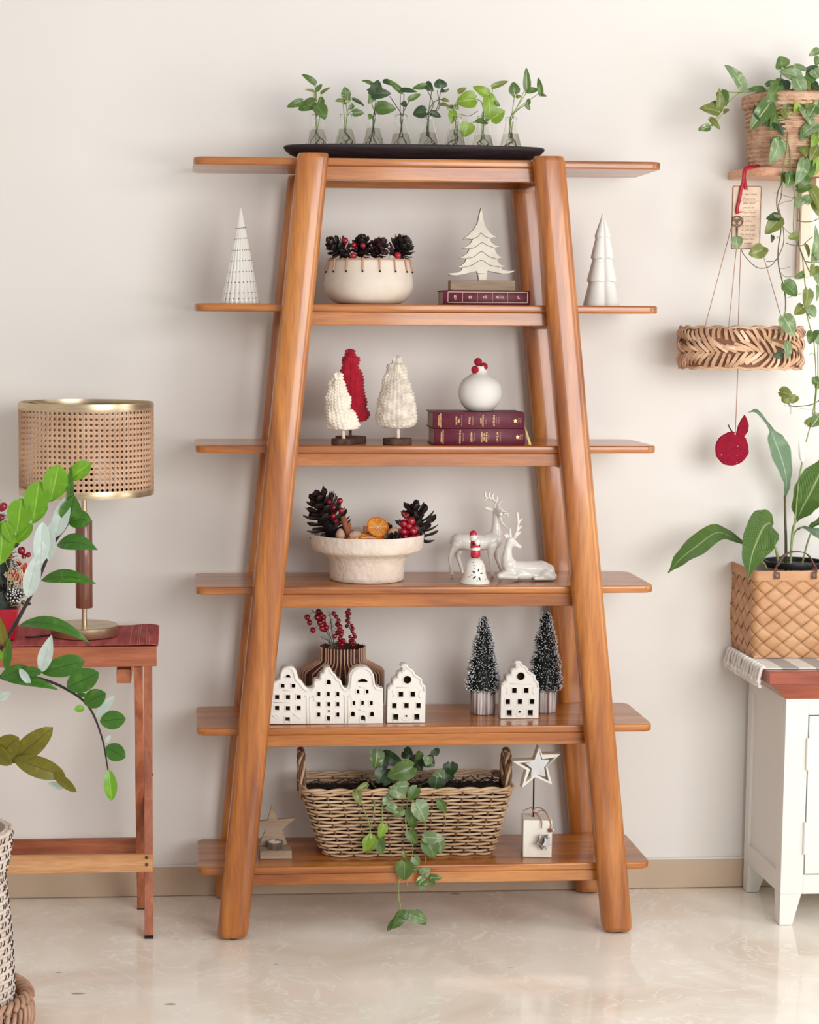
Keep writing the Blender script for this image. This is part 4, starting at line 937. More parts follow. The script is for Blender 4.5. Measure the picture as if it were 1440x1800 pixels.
def branch(lbl, name, pts, berries, r, mat='berry', Y=yv, cat='branch', needles=0):
    p0 = P(*pts[0], Y); t = thing(name, lbl, cat, p0, 'branches in the slatted vase')
    q = bez([P(*p, Y+.012*math.sin(i*2)) for i, p in enumerate(pts)], 5)
    MB().tube(q, .0012, 5).build('twig', 'bark', t)
    for (u, v) in berries:
        pb = P(u, v, Y+random.uniform(-.018, .012)); near = min(q, key=lambda w_: (w_-pb).length)
        MB().sphere(pb, r*sv*random.uniform(.85, 1.1), 12, 8).build('berry', mat, t)
        MB().tube([pb, near], .0006, 4).build('stalk', 'bark', t)
    if needles:
        g = MB()
        for k in range(needles):
            b = random.choice(q[2:]); d = V((random.gauss(0, 1), random.gauss(0, .7), random.gauss(.6, .8))).normalized()*random.uniform(.010, .020); g.tube([b, b+d], [.0006, .0003], 3)
        g.build('needles', 'frost', t, kind='stuff')
    return t
branch('leftmost red berry branch with round berries on long stalks in the slatted vase', 'berry_branch', [(585, 1150), (575, 1110), (560, 1085), (548, 1072)], [ZF(385, 120), ZF(405, 165), ZF(432, 228)], 5.2)
branch('thick red berry branch left of the frosted twig in the slatted vase', 'berry_branch', [(590, 1150), (578, 1110), (566, 1075)], [ZF(x, y) for x, y in ((480, 75), (500, 100), (470, 120), (515, 150), (490, 165), (525, 190), (510, 215), (535, 225), (505, 185), (520, 120), (545, 205))], 5.5)
branch('central red berry branch right of the frosted twig in the slatted vase', 'berry_branch', [(602, 1150), (600, 1110), (588, 1075)], [ZF(x, y) for x, y in ((610, 90), (630, 115), (650, 150), (640, 180), (660, 200), (655, 225), (675, 240), (640, 250), (670, 265), (617, 280), (660, 300), (690, 320), (675, 350), (655, 335))], 4.6)
branch('rightmost red berry branch of small berries in the slatted vase', 'berry_branch', [(625, 1150), (622, 1120), (612, 1095), (614, 1068)], [ZF(x, y) for x, y in ((735, 60), (720, 80), (745, 90), (725, 110), (735, 130), (720, 150), (735, 165), (718, 195), (760, 190), (770, 215), (765, 240), (780, 265), (745, 285), (790, 285), (770, 300), (750, 320), (780, 330), (765, 355))], 3.5)
branch('tall feathery frosted twig in the middle of the slatted vase', 'frosted_twig', [(590, 1145), (584, 1110), (580, 1080)], [], 0, needles=150)
branch('low spreading frosted twig at the left mouth of the slatted vase', 'frosted_twig', [(590, 1150), (578, 1128), (565, 1120)], [], 0, needles=120)

# row houses
def house(name, lbl, Z_, outline, yf, dpt, wins, trims=(), u_ref=None, grp=None):
    s_ = S(yf); t_o = P(u_ref[0], u_ref[1], yf); t = thing(name, lbl, 'ornament', (t_o.x, yf+dpt/2, z5), grp)
    off = z5-t_o.z
    def to(p): q_ = P(*Z_(*p), yf); return (q_.x-t_o.x, q_.z-t_o.z)
    o2 = [(a_, max(b_, .0002)) for a_, b_ in (to(p) for p in outline)]
    holes = []; fr = []
    for (x, y, w_, h_, kind) in wins:
        cx_, cy_ = to((x, y)); k_ = s_/ZS; hw_, hh_ = w_*k_/2, h_*k_/2
        def shp(e):
            if kind == 'r': return circ(cx_, cy_, hw_+e, 18)
            if kind == 'a': return [(cx_-hw_-e, cy_-hh_-e), (cx_+hw_+e, cy_-hh_-e)]+[(cx_+(hw_+e)*math.cos(pi*i/8), cy_+hh_-hw_+(hw_+e)*math.sin(pi*i/8)) for i in range(9)]
            if kind == 'h': return [(cx_+(hw_+e)*math.cos(pi*i/10), cy_-hh_-e*.6+(2*hh_+e*1.2)*math.sin(pi*i/10)) for i in range(11)]
            return [(cx_-hw_-e, cy_-hh_-e), (cx_+hw_+e, cy_-hh_-e), (cx_+hw_+e, cy_+hh_+e), (cx_-hw_-e, cy_+hh_+e)]
        cl = lambda L_: [(a_, max(b_, .0007)) for a_, b_ in L_]
        holes.append(cl([(a_, max(b_, .0018)) for a_, b_ in shp(0)])); fr.append((cl(shp(1.9*s_)), [(a_, max(b_, .0016)) for a_, b_ in shp(.2*s_)]))
    Mf = Matrix.Translation((t_o.x, yf+.002, t_o.z+off)) @ FLIP
    plate([o2]+holes, .004, .0008, Mf).build('front_wall', 'ceramic', t, angle=35)
    for a, b in fr:
        plate([a, b], .0024, .0009, Matrix.Translation((t_o.x, yf-.0004, t_o.z+off)) @ FLIP).build('window_frame', 'ceramic', t, angle=50)
    plate([o2], .003, .0008, Matrix.Translation((t_o.x, yf+dpt-.0015, t_o.z+off)) @ FLIP).build('shade_back_wall', 'bark', t, angle=35)  # brown colour paints the interior shade seen through the windows
    # side skin that joins front and back
    g = MB(); n = len(o2); rings = []
    cxm = sum(p[0] for p in o2)/n; cym = sum(p[1] for p in o2)/n
    for y_ in (yf+.003, yf+dpt-.002): rings.append([(t_o.x+p[0], y_, t_o.z+off+p[1]) for p in o2])
    for y_ in (yf+dpt-.002, yf+.003): rings.append([(t_o.x+cxm+(p[0]-cxm)*.95, y_, t_o.z+off+.0015+cym+(p[1]-cym)*.95) for p in o2])
    vs_ = [p for r in rings for p in r]; fs = []
    for a, b in ((0, 1), (1, 2), (2, 3), (3, 0)):
        for j in range(n): fs.append((a*n+j, a*n+(j+1) % n, b*n+(j+1) % n, b*n+j))
    g.add(vs_, fs); g.build('side_wall', 'ceramic', t, angle=35)
    # raised gable moulding
    top = [p for p in o2 if p[1] > .012]
    def inset(pts, d): 
        out = []
        for i, p in enumerate(pts):
            a = V((*pts[max(0, i-1)], 0)); b = V((*pts[min(len(pts)-1, i+1)], 0)); tt = (b-a).normalized(); nn_ = V((-tt.y, tt.x, 0)); 
            out.append((p[0]+nn_.x*d*SGN, p[1]+nn_.y*d*SGN))
        return out
    SGN = -1
    ins = inset(o2[1:-1], 2.6*s_)
    MB().tube([(t_o.x+p[0], yf-.0006, t_o.z+off+p[1]) for p in ins], 1.5*s_, 6).build('gable_moulding', 'ceramic', t, angle=180)
    for tr in trims:
        MB().tube([(t_o.x+to(p)[0], yf-.0003, t_o.z+off+max(.0024, to(p)[1])) for p in tr], 1.0*s_, 5).build('relief_line', 'ceramic', t, angle=180)
    return t
ZS = 4.8
def arc(cx_, cy_, r, a0, a1, n=8, ry=None): return [(cx_+r*math.cos(math.radians(a0+(a1-a0)*i/n)), cy_-(ry or r)*math.sin(math.radians(a0+(a1-a0)*i/n))) for i in range(n+1)]
OL = [(38, 1022), (42, 730), (80, 700), (110, 660), (150, 642)]+arc(222, 600, 64, 170, 10, 10)+[(300, 645), (330, 670), (352, 705), (385, 735), (415, 732), (438, 712), (440, 670), (452, 652), (490, 648), (496, 600), (520, 590), (530, 555), (550, 540), (580, 545), (598, 585), (625, 605), (640, 640), (670, 655), (684, 700), (705, 728), (735, 728), (745, 690)]+arc(850, 640, 102, 170, 10, 12)+[(958, 690), (975, 718), (1024, 722), (1027, 1022)]
sq = lambda L_, w_, h_, kd='s': [(x, y, w_, h_, kd) for x, y in L_]
wins = [(223, 618, 40, 24, 'h')]+sq([(177, 700), (268, 700)], 30, 32)+sq([(130, 795), (222, 795), (312, 795), (130, 887), (221, 889), (311, 887)], 35, 36)+[(218, 985, 38, 40, 's'), (566, 668, 36, 42, 'a')]\
 + sq([(483, 770), (563, 770), (643, 770), (483, 855), (566, 855), (643, 855), (482, 943), (643, 943)], 24, 36)+[(567, 912, 18, 18, 'r'), (563, 977, 28, 42, 's'), (853, 655, 84, 28, 'h')]\
 + sq([(812, 748), (890, 748)], 22, 32)+sq([(778, 846), (852, 844), (926, 846)], 22, 36)+[(770, 938, 34, 42, 'a'), (932, 938, 32, 40, 'a'), (855, 975, 40, 52, 'a')]
trims = [[(382, 1018), (382, 800), (365, 782)], [(408, 1018), (408, 790)], [(422, 800), (440, 782), (444, 830)], [(100, 840), (340, 840)], [(702, 1018), (702, 790), (690, 780)], [(728, 1018), (728, 790), (745, 778), (760, 810)], [(90, 950), (130, 975)], [(120, 945), (145, 960)], [(270, 940), (325, 975)], [(820, 900), (850, 905), (880, 920)], [(180, 738), (270, 738)], [(820, 705), (850, 715), (885, 705)]]
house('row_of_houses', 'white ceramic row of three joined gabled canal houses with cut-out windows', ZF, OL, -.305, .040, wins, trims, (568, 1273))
ZS = 8.0
ZG = zz(810, 1065, 8.0)
HL = [(560, 1595), (570, 1110), (600, 1085), (632, 1065), (636, 1005), (660, 985), (700, 975), (706, 915), (730, 893), (770, 886), (778, 838), (752, 822), (770, 790), (812, 782), (848, 790), (862, 830), (915, 858), (945, 890), (955, 925), (1000, 950), (1050, 985), (1058, 1050), (1098, 1085), (1104, 1150), (1094, 1595)]
hw_ = [(845, 1000, 112, 112, 'r')]+sq([(755, 1200), (922, 1200)], 64, 72)+sq([(662, 1358), (833, 1356), (1002, 1356)], 62, 72)+[(830, 1500, 30, 30, 'r'), (681, 1518, 72, 92, 's'), (978, 1516, 70, 90, 's')]
ht = [[(690, 1105), (1005, 1105)], [(635, 1150), (650, 1190), (665, 1210), (640, 1240)], [(1030, 1150), (1015, 1190), (1005, 1220), (1030, 1250)], arc(828, 1500, 62, 200, 340), [(815, 830), (812, 880)]]
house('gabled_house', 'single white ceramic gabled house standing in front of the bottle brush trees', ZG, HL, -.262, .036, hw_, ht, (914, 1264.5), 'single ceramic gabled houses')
ZG2 = lambda x, y: (810+x/8.0-199.5, 1065+(y-1595)*1.02/8.0+1595/8.0+8.2)
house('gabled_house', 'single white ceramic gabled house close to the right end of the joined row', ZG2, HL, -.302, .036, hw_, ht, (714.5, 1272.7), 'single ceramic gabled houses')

# bottle brush trees
def brush(lbl, u, vb, Y, rc, vcup, vtop, rt, seed):
    s_ = S(Y); c = V((P(u, vb, Y).x, Y, z5)); t = thing('bottle_brush_tree', lbl, 'ornament', c, 'snow-flocked bottle brush trees')
    hc = (P(u, vcup, Y).z-z5); ht_ = (P(u, vtop, Y).z-z5); rnd = random.Random(seed)
    MB().lathe([(0, 0), (rc*s_*.95, 0), (rc*s_, .002), (rc*s_, hc-.002), (rc*s_*.95, hc), (0, hc)], c, 60, fn=lambda a, z: 1+.03*abs(math.sin(a*13))).build('wood_cup', 'cup', t, angle=60)
    MB().lathe([(rt*s_*.78, hc), (rt*s_*.72, hc+.03), (rt*s_*.35, hc+(ht_-hc)*.6), (.004, ht_-.004), (0, ht_)], c, 16).build('trunk', 'bristle', t)
    g = MB(); sn = MB(); nb = 2600
    for k in range(nb):
        f_ = rnd.random()**1.25; z = hc-.001+(ht_-hc)*f_
        prof_ = (1-f_)**.66*(.94+.06*math.sin(f_*22)) + .11
        r_ = rt*s_*min(1.02, prof_+.05)*rnd.uniform(.86, 1.06); a = rnd.uniform(0, 2*pi); el = rnd.uniform(-.1, .7)
        d = V((math.cos(a)*math.cos(el), math.sin(a)*math.cos(el), math.sin(el))); e_ = c+V((math.cos(a)*r_, math.sin(a)*r_, z)); b = e_-d*min(r_, .022)
        sd = d.cross(V((rnd.random(), rnd.random(), rnd.random()))).normalized()*.0007
        g.add([b+sd, b-sd, e_-sd*.5, e_+sd*.5, b+d.cross(sd)], [(0, 1, 2, 3), (0, 4, 3), (1, 4, 2)])
        if rnd.random() < .55+.25*math.cos(a+.6):
            q_ = e_-d*.0015; l_ = rnd.uniform(.0020, .0046); s1 = d.orthogonal().normalized()*rnd.uniform(.0010, .0019); s2 = d.cross(s1)
            sn.add([q_+s1, q_-s1*.5+s2*.9, q_-s1*.5-s2*.9, q_+d*l_], [(0, 1, 2), (0, 3, 1), (1, 3, 2), (2, 3, 0)])
    g.build('bristles', 'bristle', t, kind='stuff', smooth=False, recalc=False); sn.build('snow_tips', 'snow', t, kind='stuff', smooth=False)
brush('left snow-flocked dark green bottle brush tree in a striped wooden cup', 848.5, 1250, -.180, 22, 1210, 1083, 31, 3)
brush('right snow-flocked bottle brush tree in a striped cup, partly behind a white house', 957, 1248, -.165, 21, 1209, 1074, 31, 4)

# ------------------------------------------------------------------ bottom shelf
z6 = ZI[5]
ZH = zz(500, 1300, 3.4286)
# willow basket
yF, yB = -.262, -.10
xb0, xb1 = P(572, 1503, yF).x, P(868, 1500, yF).x
zr = P(700, 1391, yF-.018).z; hB_ = zr-z6
xr0, xr1 = P(530, 1391, yF).x+.004, P(903, 1388, yF).x-.004
t = thing('willow_basket', 'long low willow basket with two twisted end handles on the bottom shelf', 'basket', ((xb0+xb1)/2, (yF+yB)/2, z6))
def perim(f, off=0):
    """closed rounded rectangle outline at height fraction f; returns function s(0..1) -> point, outward normal"""
    fl = f**.8
    x0_, x1_ = xb0+(xr0-xb0)*fl, xb1+(xr1-xb1)*fl; y0_, y1_ = yF+(-.020)*fl, yB+.018*fl
    pts = rrect(x0_, x1_, y0_, y1_, .035, 6); pts = [V((p[0], p[1], z6+.004+f*(hB_-.006))) for p in pts]; pts.append(pts[0].copy())
    L_ = [0]
    for a, b in zip(pts, pts[1:]): L_.append(L_[-1]+(b-a).length)
    def fn(s_):
        d = (s_ % 1)*L_[-1]
        for i in range(len(pts)-1):
            if L_[i+1] >= d:
                tt = (d-L_[i])/max(1e-9, L_[i+1]-L_[i]); p = pts[i].lerp(pts[i+1], tt); e_ = (pts[i+1]-pts[i]).normalized(); return p, V((e_.y, -e_.x, 0))
        return pts[0], V((0, -1, 0))
    return fn
nst = 36; nrow = 19
for rI in range(nrow):
    f_ = rI/(nrow-1)*.97; fn = perim(f_); pts = []
    for k in range(nst*4):
        p, n = fn(k/(nst*4)); ph = (k/4)*pi + (pi if rI % 2 else 0); pts.append(p+n*(.0042*math.cos(ph)) + V((0, 0, random.uniform(-.0005, .0005))))
    pts.append(pts[0]); MB().tube(pts, .0034, 6).build('willow_strand', 'wicker', t, angle=180)
fs_ = [perim(f_) for f_ in (0, .25, .5, .75, 1.0)]
for k in range(nst):
    MB().tube([fn(k/nst)[0] for fn in fs_], .0028, 5).build('stake', 'wickerdark', t)
for q in range(2):
    fn = perim(1.0); pts = []
    for k in range(nst*4+1):
        p, n = fn(k/(nst*4)); a = k/4*pi*.7+q*pi; pts.append(p+n*(.005*math.cos(a))+V((0, 0, .004+.004*math.sin(a))))
    MB().tube(pts, .0042, 6).build('rim_braid', 'wicker', t, angle=180)
MB().box(((xb0+xb1)/2, (yF+yB)/2, z6+.003), (xb1-xb0-.02, yB-yF-.02, .004)).build('base', 'wickerdark', t)
g = MB(); x0_, x1_ = xr0+.010, xr1-.010
g.loft([[(p[0], p[1], z6+.008) for p in rrect(xb0+.012, xb1-.012, yF+.012, yB-.012, .03)], [(p[0], p[1], zr-.022) for p in rrect(x0_, x1_, yF-.004, yB+.004, .03)]])
g.build('liner', 'soil', t, kind=None)
g = MB()
for k in range(160):
    x = random.uniform(x0_+.02, x1_-.02); y = random.uniform(yF+.01, yB); a = random.uniform(-.5, .5); L_ = random.uniform(.03, .07)
    g.tube([(x-L_*math.cos(a)/2, y-L_*math.sin(a)/2, zr-.02+random.uniform(0, .006)), (x, y, zr-.012+random.uniform(0, .010)), (x+L_*math.cos(a)/2, y+L_*math.sin(a)/2, zr-.02)], .0016, 4)
g.build('twig_mulch', 'soil', t, kind='stuff')
for xh, uu, vtop_ in ((xr0+.002, 531, 1318), (xr1-.004, 901, 1318)):
    ztop = P(uu, vtop_, -.18).z; ins = .008 if xh > 0 else -.008
    for q in range(4):
        pts = []
        for k in range(41):
            a = pi*k/40; y = -.18-.042*math.cos(a); z = zr-.03+(ztop-zr+.03)*math.sin(a)**.55
            tw = k*.36+q*pi/2; pts.append((xh+ins*.3*math.sin(a)+.0062*math.cos(tw), y+.004*math.sin(tw)*1.2, z+.003*math.sin(tw)))
        MB().tube(pts, .0042, 6).build('handle_strand', 'wickerdark' if q % 2 else 'wicker', t, angle=180)

# trailing pothos in the basket
YL = -.295
t = thing('trailing_pothos', 'green pothos trailing out of the willow basket down past the bottom shelf', 'plant', (P(740, 1400, -.2).x, -.2, zr-.02))
def V7(pts, Y, r=.0016, mat='vine'):
    return ptube([ZH(*p) for p in pts], Y, r).build('vine', mat, t, angle=180)
V7([(700, 300), (740, 370), (730, 470), (745, 580), (775, 650), (765, 735)], [-.2, -.275, -.297, -.302, -.305, -.31])
V7([(765, 735), (720, 800), (690, 860), (690, 960), (700, 1010), (660, 1090), (625, 1150)], [-.31, -.355, -.365, -.368, -.37, -.372, -.374])
V7([(820, 270), (835, 360), (845, 480), (850, 640), (850, 740), (825, 800)], [-.2, -.283, -.297, -.303, -.315, -.36])
V7([(460, 300), (480, 420), (510, 500), (525, 580), (570, 585)], [-.25, -.29, -.295, -.297, -.30])
V7([(520, 300), (545, 400), (520, 530), (500, 620)], [-.25, -.288, -.294, -.298])
V7([(600, 290), (590, 400), (592, 500), (580, 590)], [-.23, -.285, -.292, -.296])
V7([(700, 1030), (795, 1022)], [-.37, -.372]); V7([(640, 1110), (670, 1060), (695, 1020)], [-.374, -.372, -.37])
V7([(780, 290), (850, 260), (900, 250)], [-.2, -.24, -.25]); V7([(520, 180), (530, 260), (560, 300)], [-.22, -.22, -.2]); V7([(930, 290), (965, 440), (975, 520)], [-.24, -.29, -.293], .0009)
V7([(740, 850), (745, 900)], [-.36, -.362], .0012)
LV = [((560, 65), (545, 175), 26, 'L4', -.235), ((590, 90), (720, 150), 24, 'L2', -.20), ((600, 100), (560, 230), 22, 'L2', -.21), ((775, 165), (615, 225), 34, 'L1', -.27), ((600, 185), (560, 265), 26, 'L2', -.25), ((640, 190), (600, 280), 22, 'L2', -.25),
 ((720, 70), (775, 105), 22, 'L2', -.18), ((770, 110), (830, 190), 26, 'L2', -.17), ((820, 75), (790, 120), 16, 'L1', -.22), ((900, 60), (925, 95), 17, 'L2', -.24), ((870, 100), (855, 160), 16, 'L5', -.24), ((850, 120), (905, 160), 24, 'L2', -.20), ((1000, 140), (1000, 220), 26, 'L2', -.19), ((960, 190), (1020, 235), 20, 'L2', -.19),
 ((920, 190), (960, 250), 22, 'L5', -.22), ((920, 230), (905, 300), 32, 'L2', -.26), ((745, 280), (640, 290), 20, 'L5', -.285), ((640, 300), (735, 345), 20, 'L5', -.29), ((660, 345), (615, 320), 15, 'L5', -.292), ((800, 290), (745, 370), 20, 'L1', -.29), ((500, 270), (425, 310), 11, 'L6', -.29), ((430, 310), (455, 390), 17, 'L6', -.29), ((620, 350), (595, 400), 12, 'L5', -.293),
 ((620, 400), (690, 440), 19, 'L5', -.297), ((720, 420), (650, 460), 17, 'L1', -.295), ((790, 380), (850, 500), 33, 'L5', -.30), ((760, 420), (780, 540), 20, 'L1', -.296), ((930, 365), (972, 445), 15, 'L1', -.295), ((600, 510), (570, 595), 17, 'L3', -.30), ((560, 590), (590, 690), 24, 'L1', -.296), ((530, 580), (475, 680), 17, 'L3', -.299), ((500, 590), (480, 670), 13, 'L3', -.301), ((550, 600), (500, 680), 14, 'L3', -.302),
 ((750, 550), (800, 630), 19, 'L1', -.303), ((840, 590), (965, 600), 22, 'L5', -.31), ((860, 610), (905, 712), 33, 'L1', -.31), ((850, 640), (820, 620), 12, 'L1', -.31), ((930, 590), (945, 690), 20, 'L5', -.308), ((720, 680), (735, 735), 8, 'L6', -.32), ((725, 735), (722, 850), 32, 'L1', -.362), ((780, 710), (810, 760), 16, 'L5', -.35), ((770, 790), (815, 770), 10, 'L4', -.36),
 ((825, 810), (880, 775), 20, 'L5', -.365), ((850, 840), (790, 880), 18, 'L4', -.368), ((830, 850), (825, 915), 17, 'L5', -.368), ((875, 835), (950, 835), 14, 'L4', -.366), ((880, 850), (900, 885), 12, 'L1', -.366),
 ((720, 1040), (645, 1140), 20, 'L1', -.374), ((700, 1040), (750, 1085), 15, 'L1', -.376), ((745, 1050), (862, 1090), 22, 'L5', -.376), ((770, 1045), (855, 1115), 22, 'L1', -.372), ((660, 1090), (622, 1155), 10, 'L1', -.374)]
for b, tp, wp, mt_, Y in LV:
    pleaf(t, mt_, ZH(*b), ZH(*tp), wp, Y, dY=random.uniform(-.012, .006), bend=random.uniform(.05, .16), fold=.2)

# star tealight holder
ZK = zz(440, 1400, 14.4)
yk = -.27; a = P(457, 1511, yk); b = P(513, 1510, yk); hb = 14.5*S(yk)
t = thing('star_candle_holder', 'small weathered wooden star tealight holder on a square block', 'candle holder', ((a.x+b.x)/2, yk+.035, z6))
MB().box(((a.x+b.x)/2, yk+.035, z6+hb/2), (b.x-a.x, .07, hb)).build('block', 'greywood', t, bevel=.0015)
ST = [(545, 220), (690, 590), (1150, 555), (805, 840), (940, 1230), (780, 1250), (290, 1260), (225, 1240), (375, 870), (110, 700), (110, 655), (440, 610)]
ys_ = yk+.055; org = P(540, 1480, ys_); zfix = z6+hb - P(483, 1487.5, ys_).z
sh2 = [(P(*ZK(*p), ys_).x-org.x, P(*ZK(*p), ys_).z-org.z) for p in ST]
plate([sh2], .012, .0008, Matrix.Translation((org.x, ys_, org.z+zfix)) @ FLIP).build('star', 'greywood', t, angle=35)
yt = yk+.026; ct = V((P(484, 1495, yt).x+.0, yt, z6+hb+.0004)); k = S(yt)
t2 = thing('tealight', 'silver tealight cup with white wax standing on the star block', 'candle', ct)
MB().lathe([(0, 0), (13, 0), (13.6, 1), (13.6, 12), (14.2, 13), (13, 12.8), (12.6, 10.5), (0, 10)], ct, 40, k=k, fn=lambda a, z: 1+.008*math.sin(a*36)).build('metal_cup', 'pewter', t2, angle=50)
MB().lathe([(0, 8*k), (12.4*k, 8*k), (12.4*k, 10.8*k), (0, 11.1*k)], ct, 24).build('wax', 'palestick', t2)
MB().tube([ct+V((0, 0, 10*k)), ct+V((.0005, 0, 14*k))], .0005, 5).build('wick', 'dark', t2)

# star on a block
ZM = zz(885, 1305, 8.574)
yc = -.292; fl_ = P(*ZM(318, 1700), yc); fr_ = P(*ZM(752, 1690), yc); k = S(yc)
wd = .077; hb = 69*k; rz = math.radians(-7)
cen = V((fl_.x+wd/2+.001, yc+wd/2, z6)); cen.x += .000
t = thing('star_on_block', 'white wooden star on a black rod rising from a whitewashed wooden cube', 'ornament', cen)
MB().box(cen+V((0, 0, hb/2)), (wd, wd, hb), rz=rz).build('cube', 'cubepaint', t, bevel=.0018)
ysr = cen.y; 
p0 = V((P(938, 1420, ysr).x, ysr, z6+hb-.002)); p1 = P(938.5, 1366, ysr); MB().tube([p0, p1+V((0, 0, .01))], .0022, 10).build('rod', 'black', t)
SO = [(540, 65), (590, 185), (860, 178), (662, 360), (738, 638), (480, 525), (280, 690), (350, 420), (135, 285), (470, 270)]
SI = [(540, 130), (580, 265), (700, 270), (620, 380), (640, 520), (490, 490), (415, 560), (430, 395), (325, 315), (475, 285)]
org = P(940, 1350, ysr-.02)
def l2(pts, yy): return [(P(*ZM(*p), yy).x-org.x, P(*ZM(*p), yy).z-org.z) for p in pts]
sO = l2(SO, ysr-.02); sI = l2([(545, 125), (590, 255), (790, 225), (640, 370), (690, 590), (490, 485), (330, 610), (405, 405), (225, 310), (475, 290)], ysr-.02)
plate([sO, sI], .034, .001, Matrix.Translation((org.x, ysr-.003, org.z)) @ FLIP).build('outer_star_rim', 'cubepaint', t, angle=35)
plate([l2(SI, ysr-.02)], .026, .001, Matrix.Translation((org.x, ysr-.006, org.z)) @ FLIP).build('inner_star', 'silver', t, angle=35)
plate([[(x*.97, z*.97) for x, z in sO]], .003, .0005, Matrix.Translation((org.x, ysr+.010, org.z)) @ FLIP).build('star_back', 'treepaint', t, angle=35)
g = []
top = z6+hb
def m(x, y, yy): return P(*ZM(x, y), yy)
for pts in ([(m(300, 1030, -.24)), m(420, 985, -.25), m(450, 1040, -.262), m(520, 1100, -.28), m(575, 1190, -.298), m(575, 1300, -.302)], [m(440, 1040, -.262), m(500, 980, -.255), m(600, 1010, -.268), m(670, 1110, -.290), m(715, 1230, -.298), m(715, 1290, -.3)], [m(450, 1050, -.262), m(520, 1060, -.265), m(560, 1025, -.262), m(640, 1040, -.262)]):
    MB().tube(bez(pts, 6), .0017, 6).build('twine', 'twine', t, angle=180)
pc = m(705, 1325, -.302); MB().box(pc, (.009, .009, .009), rz=.4).build('wooden_bead', 'cinnamon', t, bevel=.001)
MB().sphere(m(748, 1325, -.300), .004, 10, 8).build('pale_bead', 'palestick', t)
pc = m(600, 1480, -.306)
rz_ = pi/2+.5; pc = m(590, 1490, -.308)
mb = plate([star(0, 0, .0235, .0150, rz_)], .009, .0040, Matrix.Translation(pc) @ Matrix.Rotation(.35, 4, 'Z') @ FLIP, res=3); mb.build('star_charm', 'pewter', t, angle=60)
mb = plate([star(0, 0, .0190, .0105, rz_)], .005, .0022, Matrix.Translation(pc+V((.011, -.004, -.004))) @ Matrix.Rotation(.7, 4, 'Z') @ FLIP, res=3); mb.build('small_star_charm', 'silver', t, angle=60)

# ------------------------------------------------------------------ folding side table
TZ = .781
ty0, ty1 = -.420, -.105
xR = P(275.5, 1150, ty0).x; xLf = xR-.66
t = thing('folding_side_table', 'reddish wooden folding side table with crossed legs at the left', 'table', ((xR+xLf)/2, -.26, 0))
zt_ = P(200, 1137, ty0).z; zb_ = P(200, 1172, ty0).z
MB().box(((xR+xLf)/2, ty0+.011, (zt_+zb_)/2), (xR-xLf, .022, zt_-zb_)).build('front_rail', 'tableX', t, bevel=.0015)
MB().box(((xR+xLf)/2, ty1-.011, (zt_+zb_)/2), (xR-xLf, .022, zt_-zb_)).build('back_rail', 'tableX', t, bevel=.0015)
for q in range(5):
    y = ty0+.024+(ty1-ty0-.048)*(q+.5)/5
    MB().box(((xR+xLf)/2, y, zt_-.007), (xR-xLf, (ty1-ty0-.05)/5-.003, .012)).build('top_slat', 'tableX', t, bevel=.001)
zTop = zt_
for sgn, xo in ((1, xR), (-1, xLf)):
    # outer leg A: foot in front, top at the back; inner leg B: foot at the back, top in front
    xa = xo-.0225 if sgn > 0 else xo+.0225; xb_ = xa-.024*sgn
    MB().beam((xa+.006*sgn*0, -.352, .004), (xa-.004*sgn, -.135, zb_+.002), .0225, .034).build('leg', 'tableZ', t, bevel=.001)
    MB().beam((xb_, -.105, .004), (xb_-.001*sgn, -.395, zb_+.002), .0225, .034).build('leg', 'tableZ', t, bevel=.001)
    for (x, y) in ((xa, -.352), (xb_, -.105)): MB().box((x, y, .003), (.023, .036, .006)).build('foot_cap', 'black', t)
    zc_ = .45
    MB().tube([(xa+.011*sgn, -.238, .405), (xb_-.011*sgn, -.238, .405)], .004, 10).build('pivot_bolt', 'bronze', t)
xs_ = xR-.034
a = P(262, 1500, -.362); b = P(262, 1531, -.362)
MB().box(((xR-.014+xLf+.014)/2, -.357-.010, (a.z+b.z)/2), (xR-xLf-.024, .012, a.z-b.z)).build('front_stretcher', 'tablelight', t, bevel=.0015) if 'tablelight' in M else None
MB().box(((xR+xLf)/2, -.142, P(235, 1486, -.142).z), (xR-xLf-.09, .014, .042)).build('back_stretcher', 'tableX', t, bevel=.0015)
MB().box((P(218, 1186, -.36).x, -.262, P(218, 1186, -.36).z), (.037, .24, .036)).build('cross_block', 'tableY', t, bevel=.001)
for v in (1507, 1519.5):
    p = P(258, v, -.374); MB().lathe([(0, 0), (.0042, 0), (.0042, .002), (.003, .003), (0, .0032)], p, 14, axis=(0, -1, 0)).build('bolt_head', 'bronze', t)

# runner lying over the table top
zrn = zTop+.0012
g = MB()
def run(i, j):
    x = (xLf-.01)+(xR+.004-(xLf-.01))*i; y = ty0+.004+(ty1+.002-ty0-.004)*j
    z = zrn+.0015+.0016*mnoise.noise(V((x*9, y*14, 0))) + (.004*math.exp(-((x-xR+.03)/.03)**2)*(.5+.5*math.sin(y*40)))
    if i > .985: z -= .004
    return (x, y, max(z, zrn+.0008))
g.grid(run, 60, 24); o_r = o = solid('table_runner', g, 'runner', 'red striped cotton runner covering the top of the folding side table', 'table runner', recalc=False, solid=.0014)

for dx_ in (.012, .019, .036, .041, .060):
    MB().box((xR+.004-dx_-.012, (ty0+ty1)/2, zrn+.0052), (.0012, ty1-ty0-.012, .0006)).build('woven_stripe', 'goldpale', o_r)
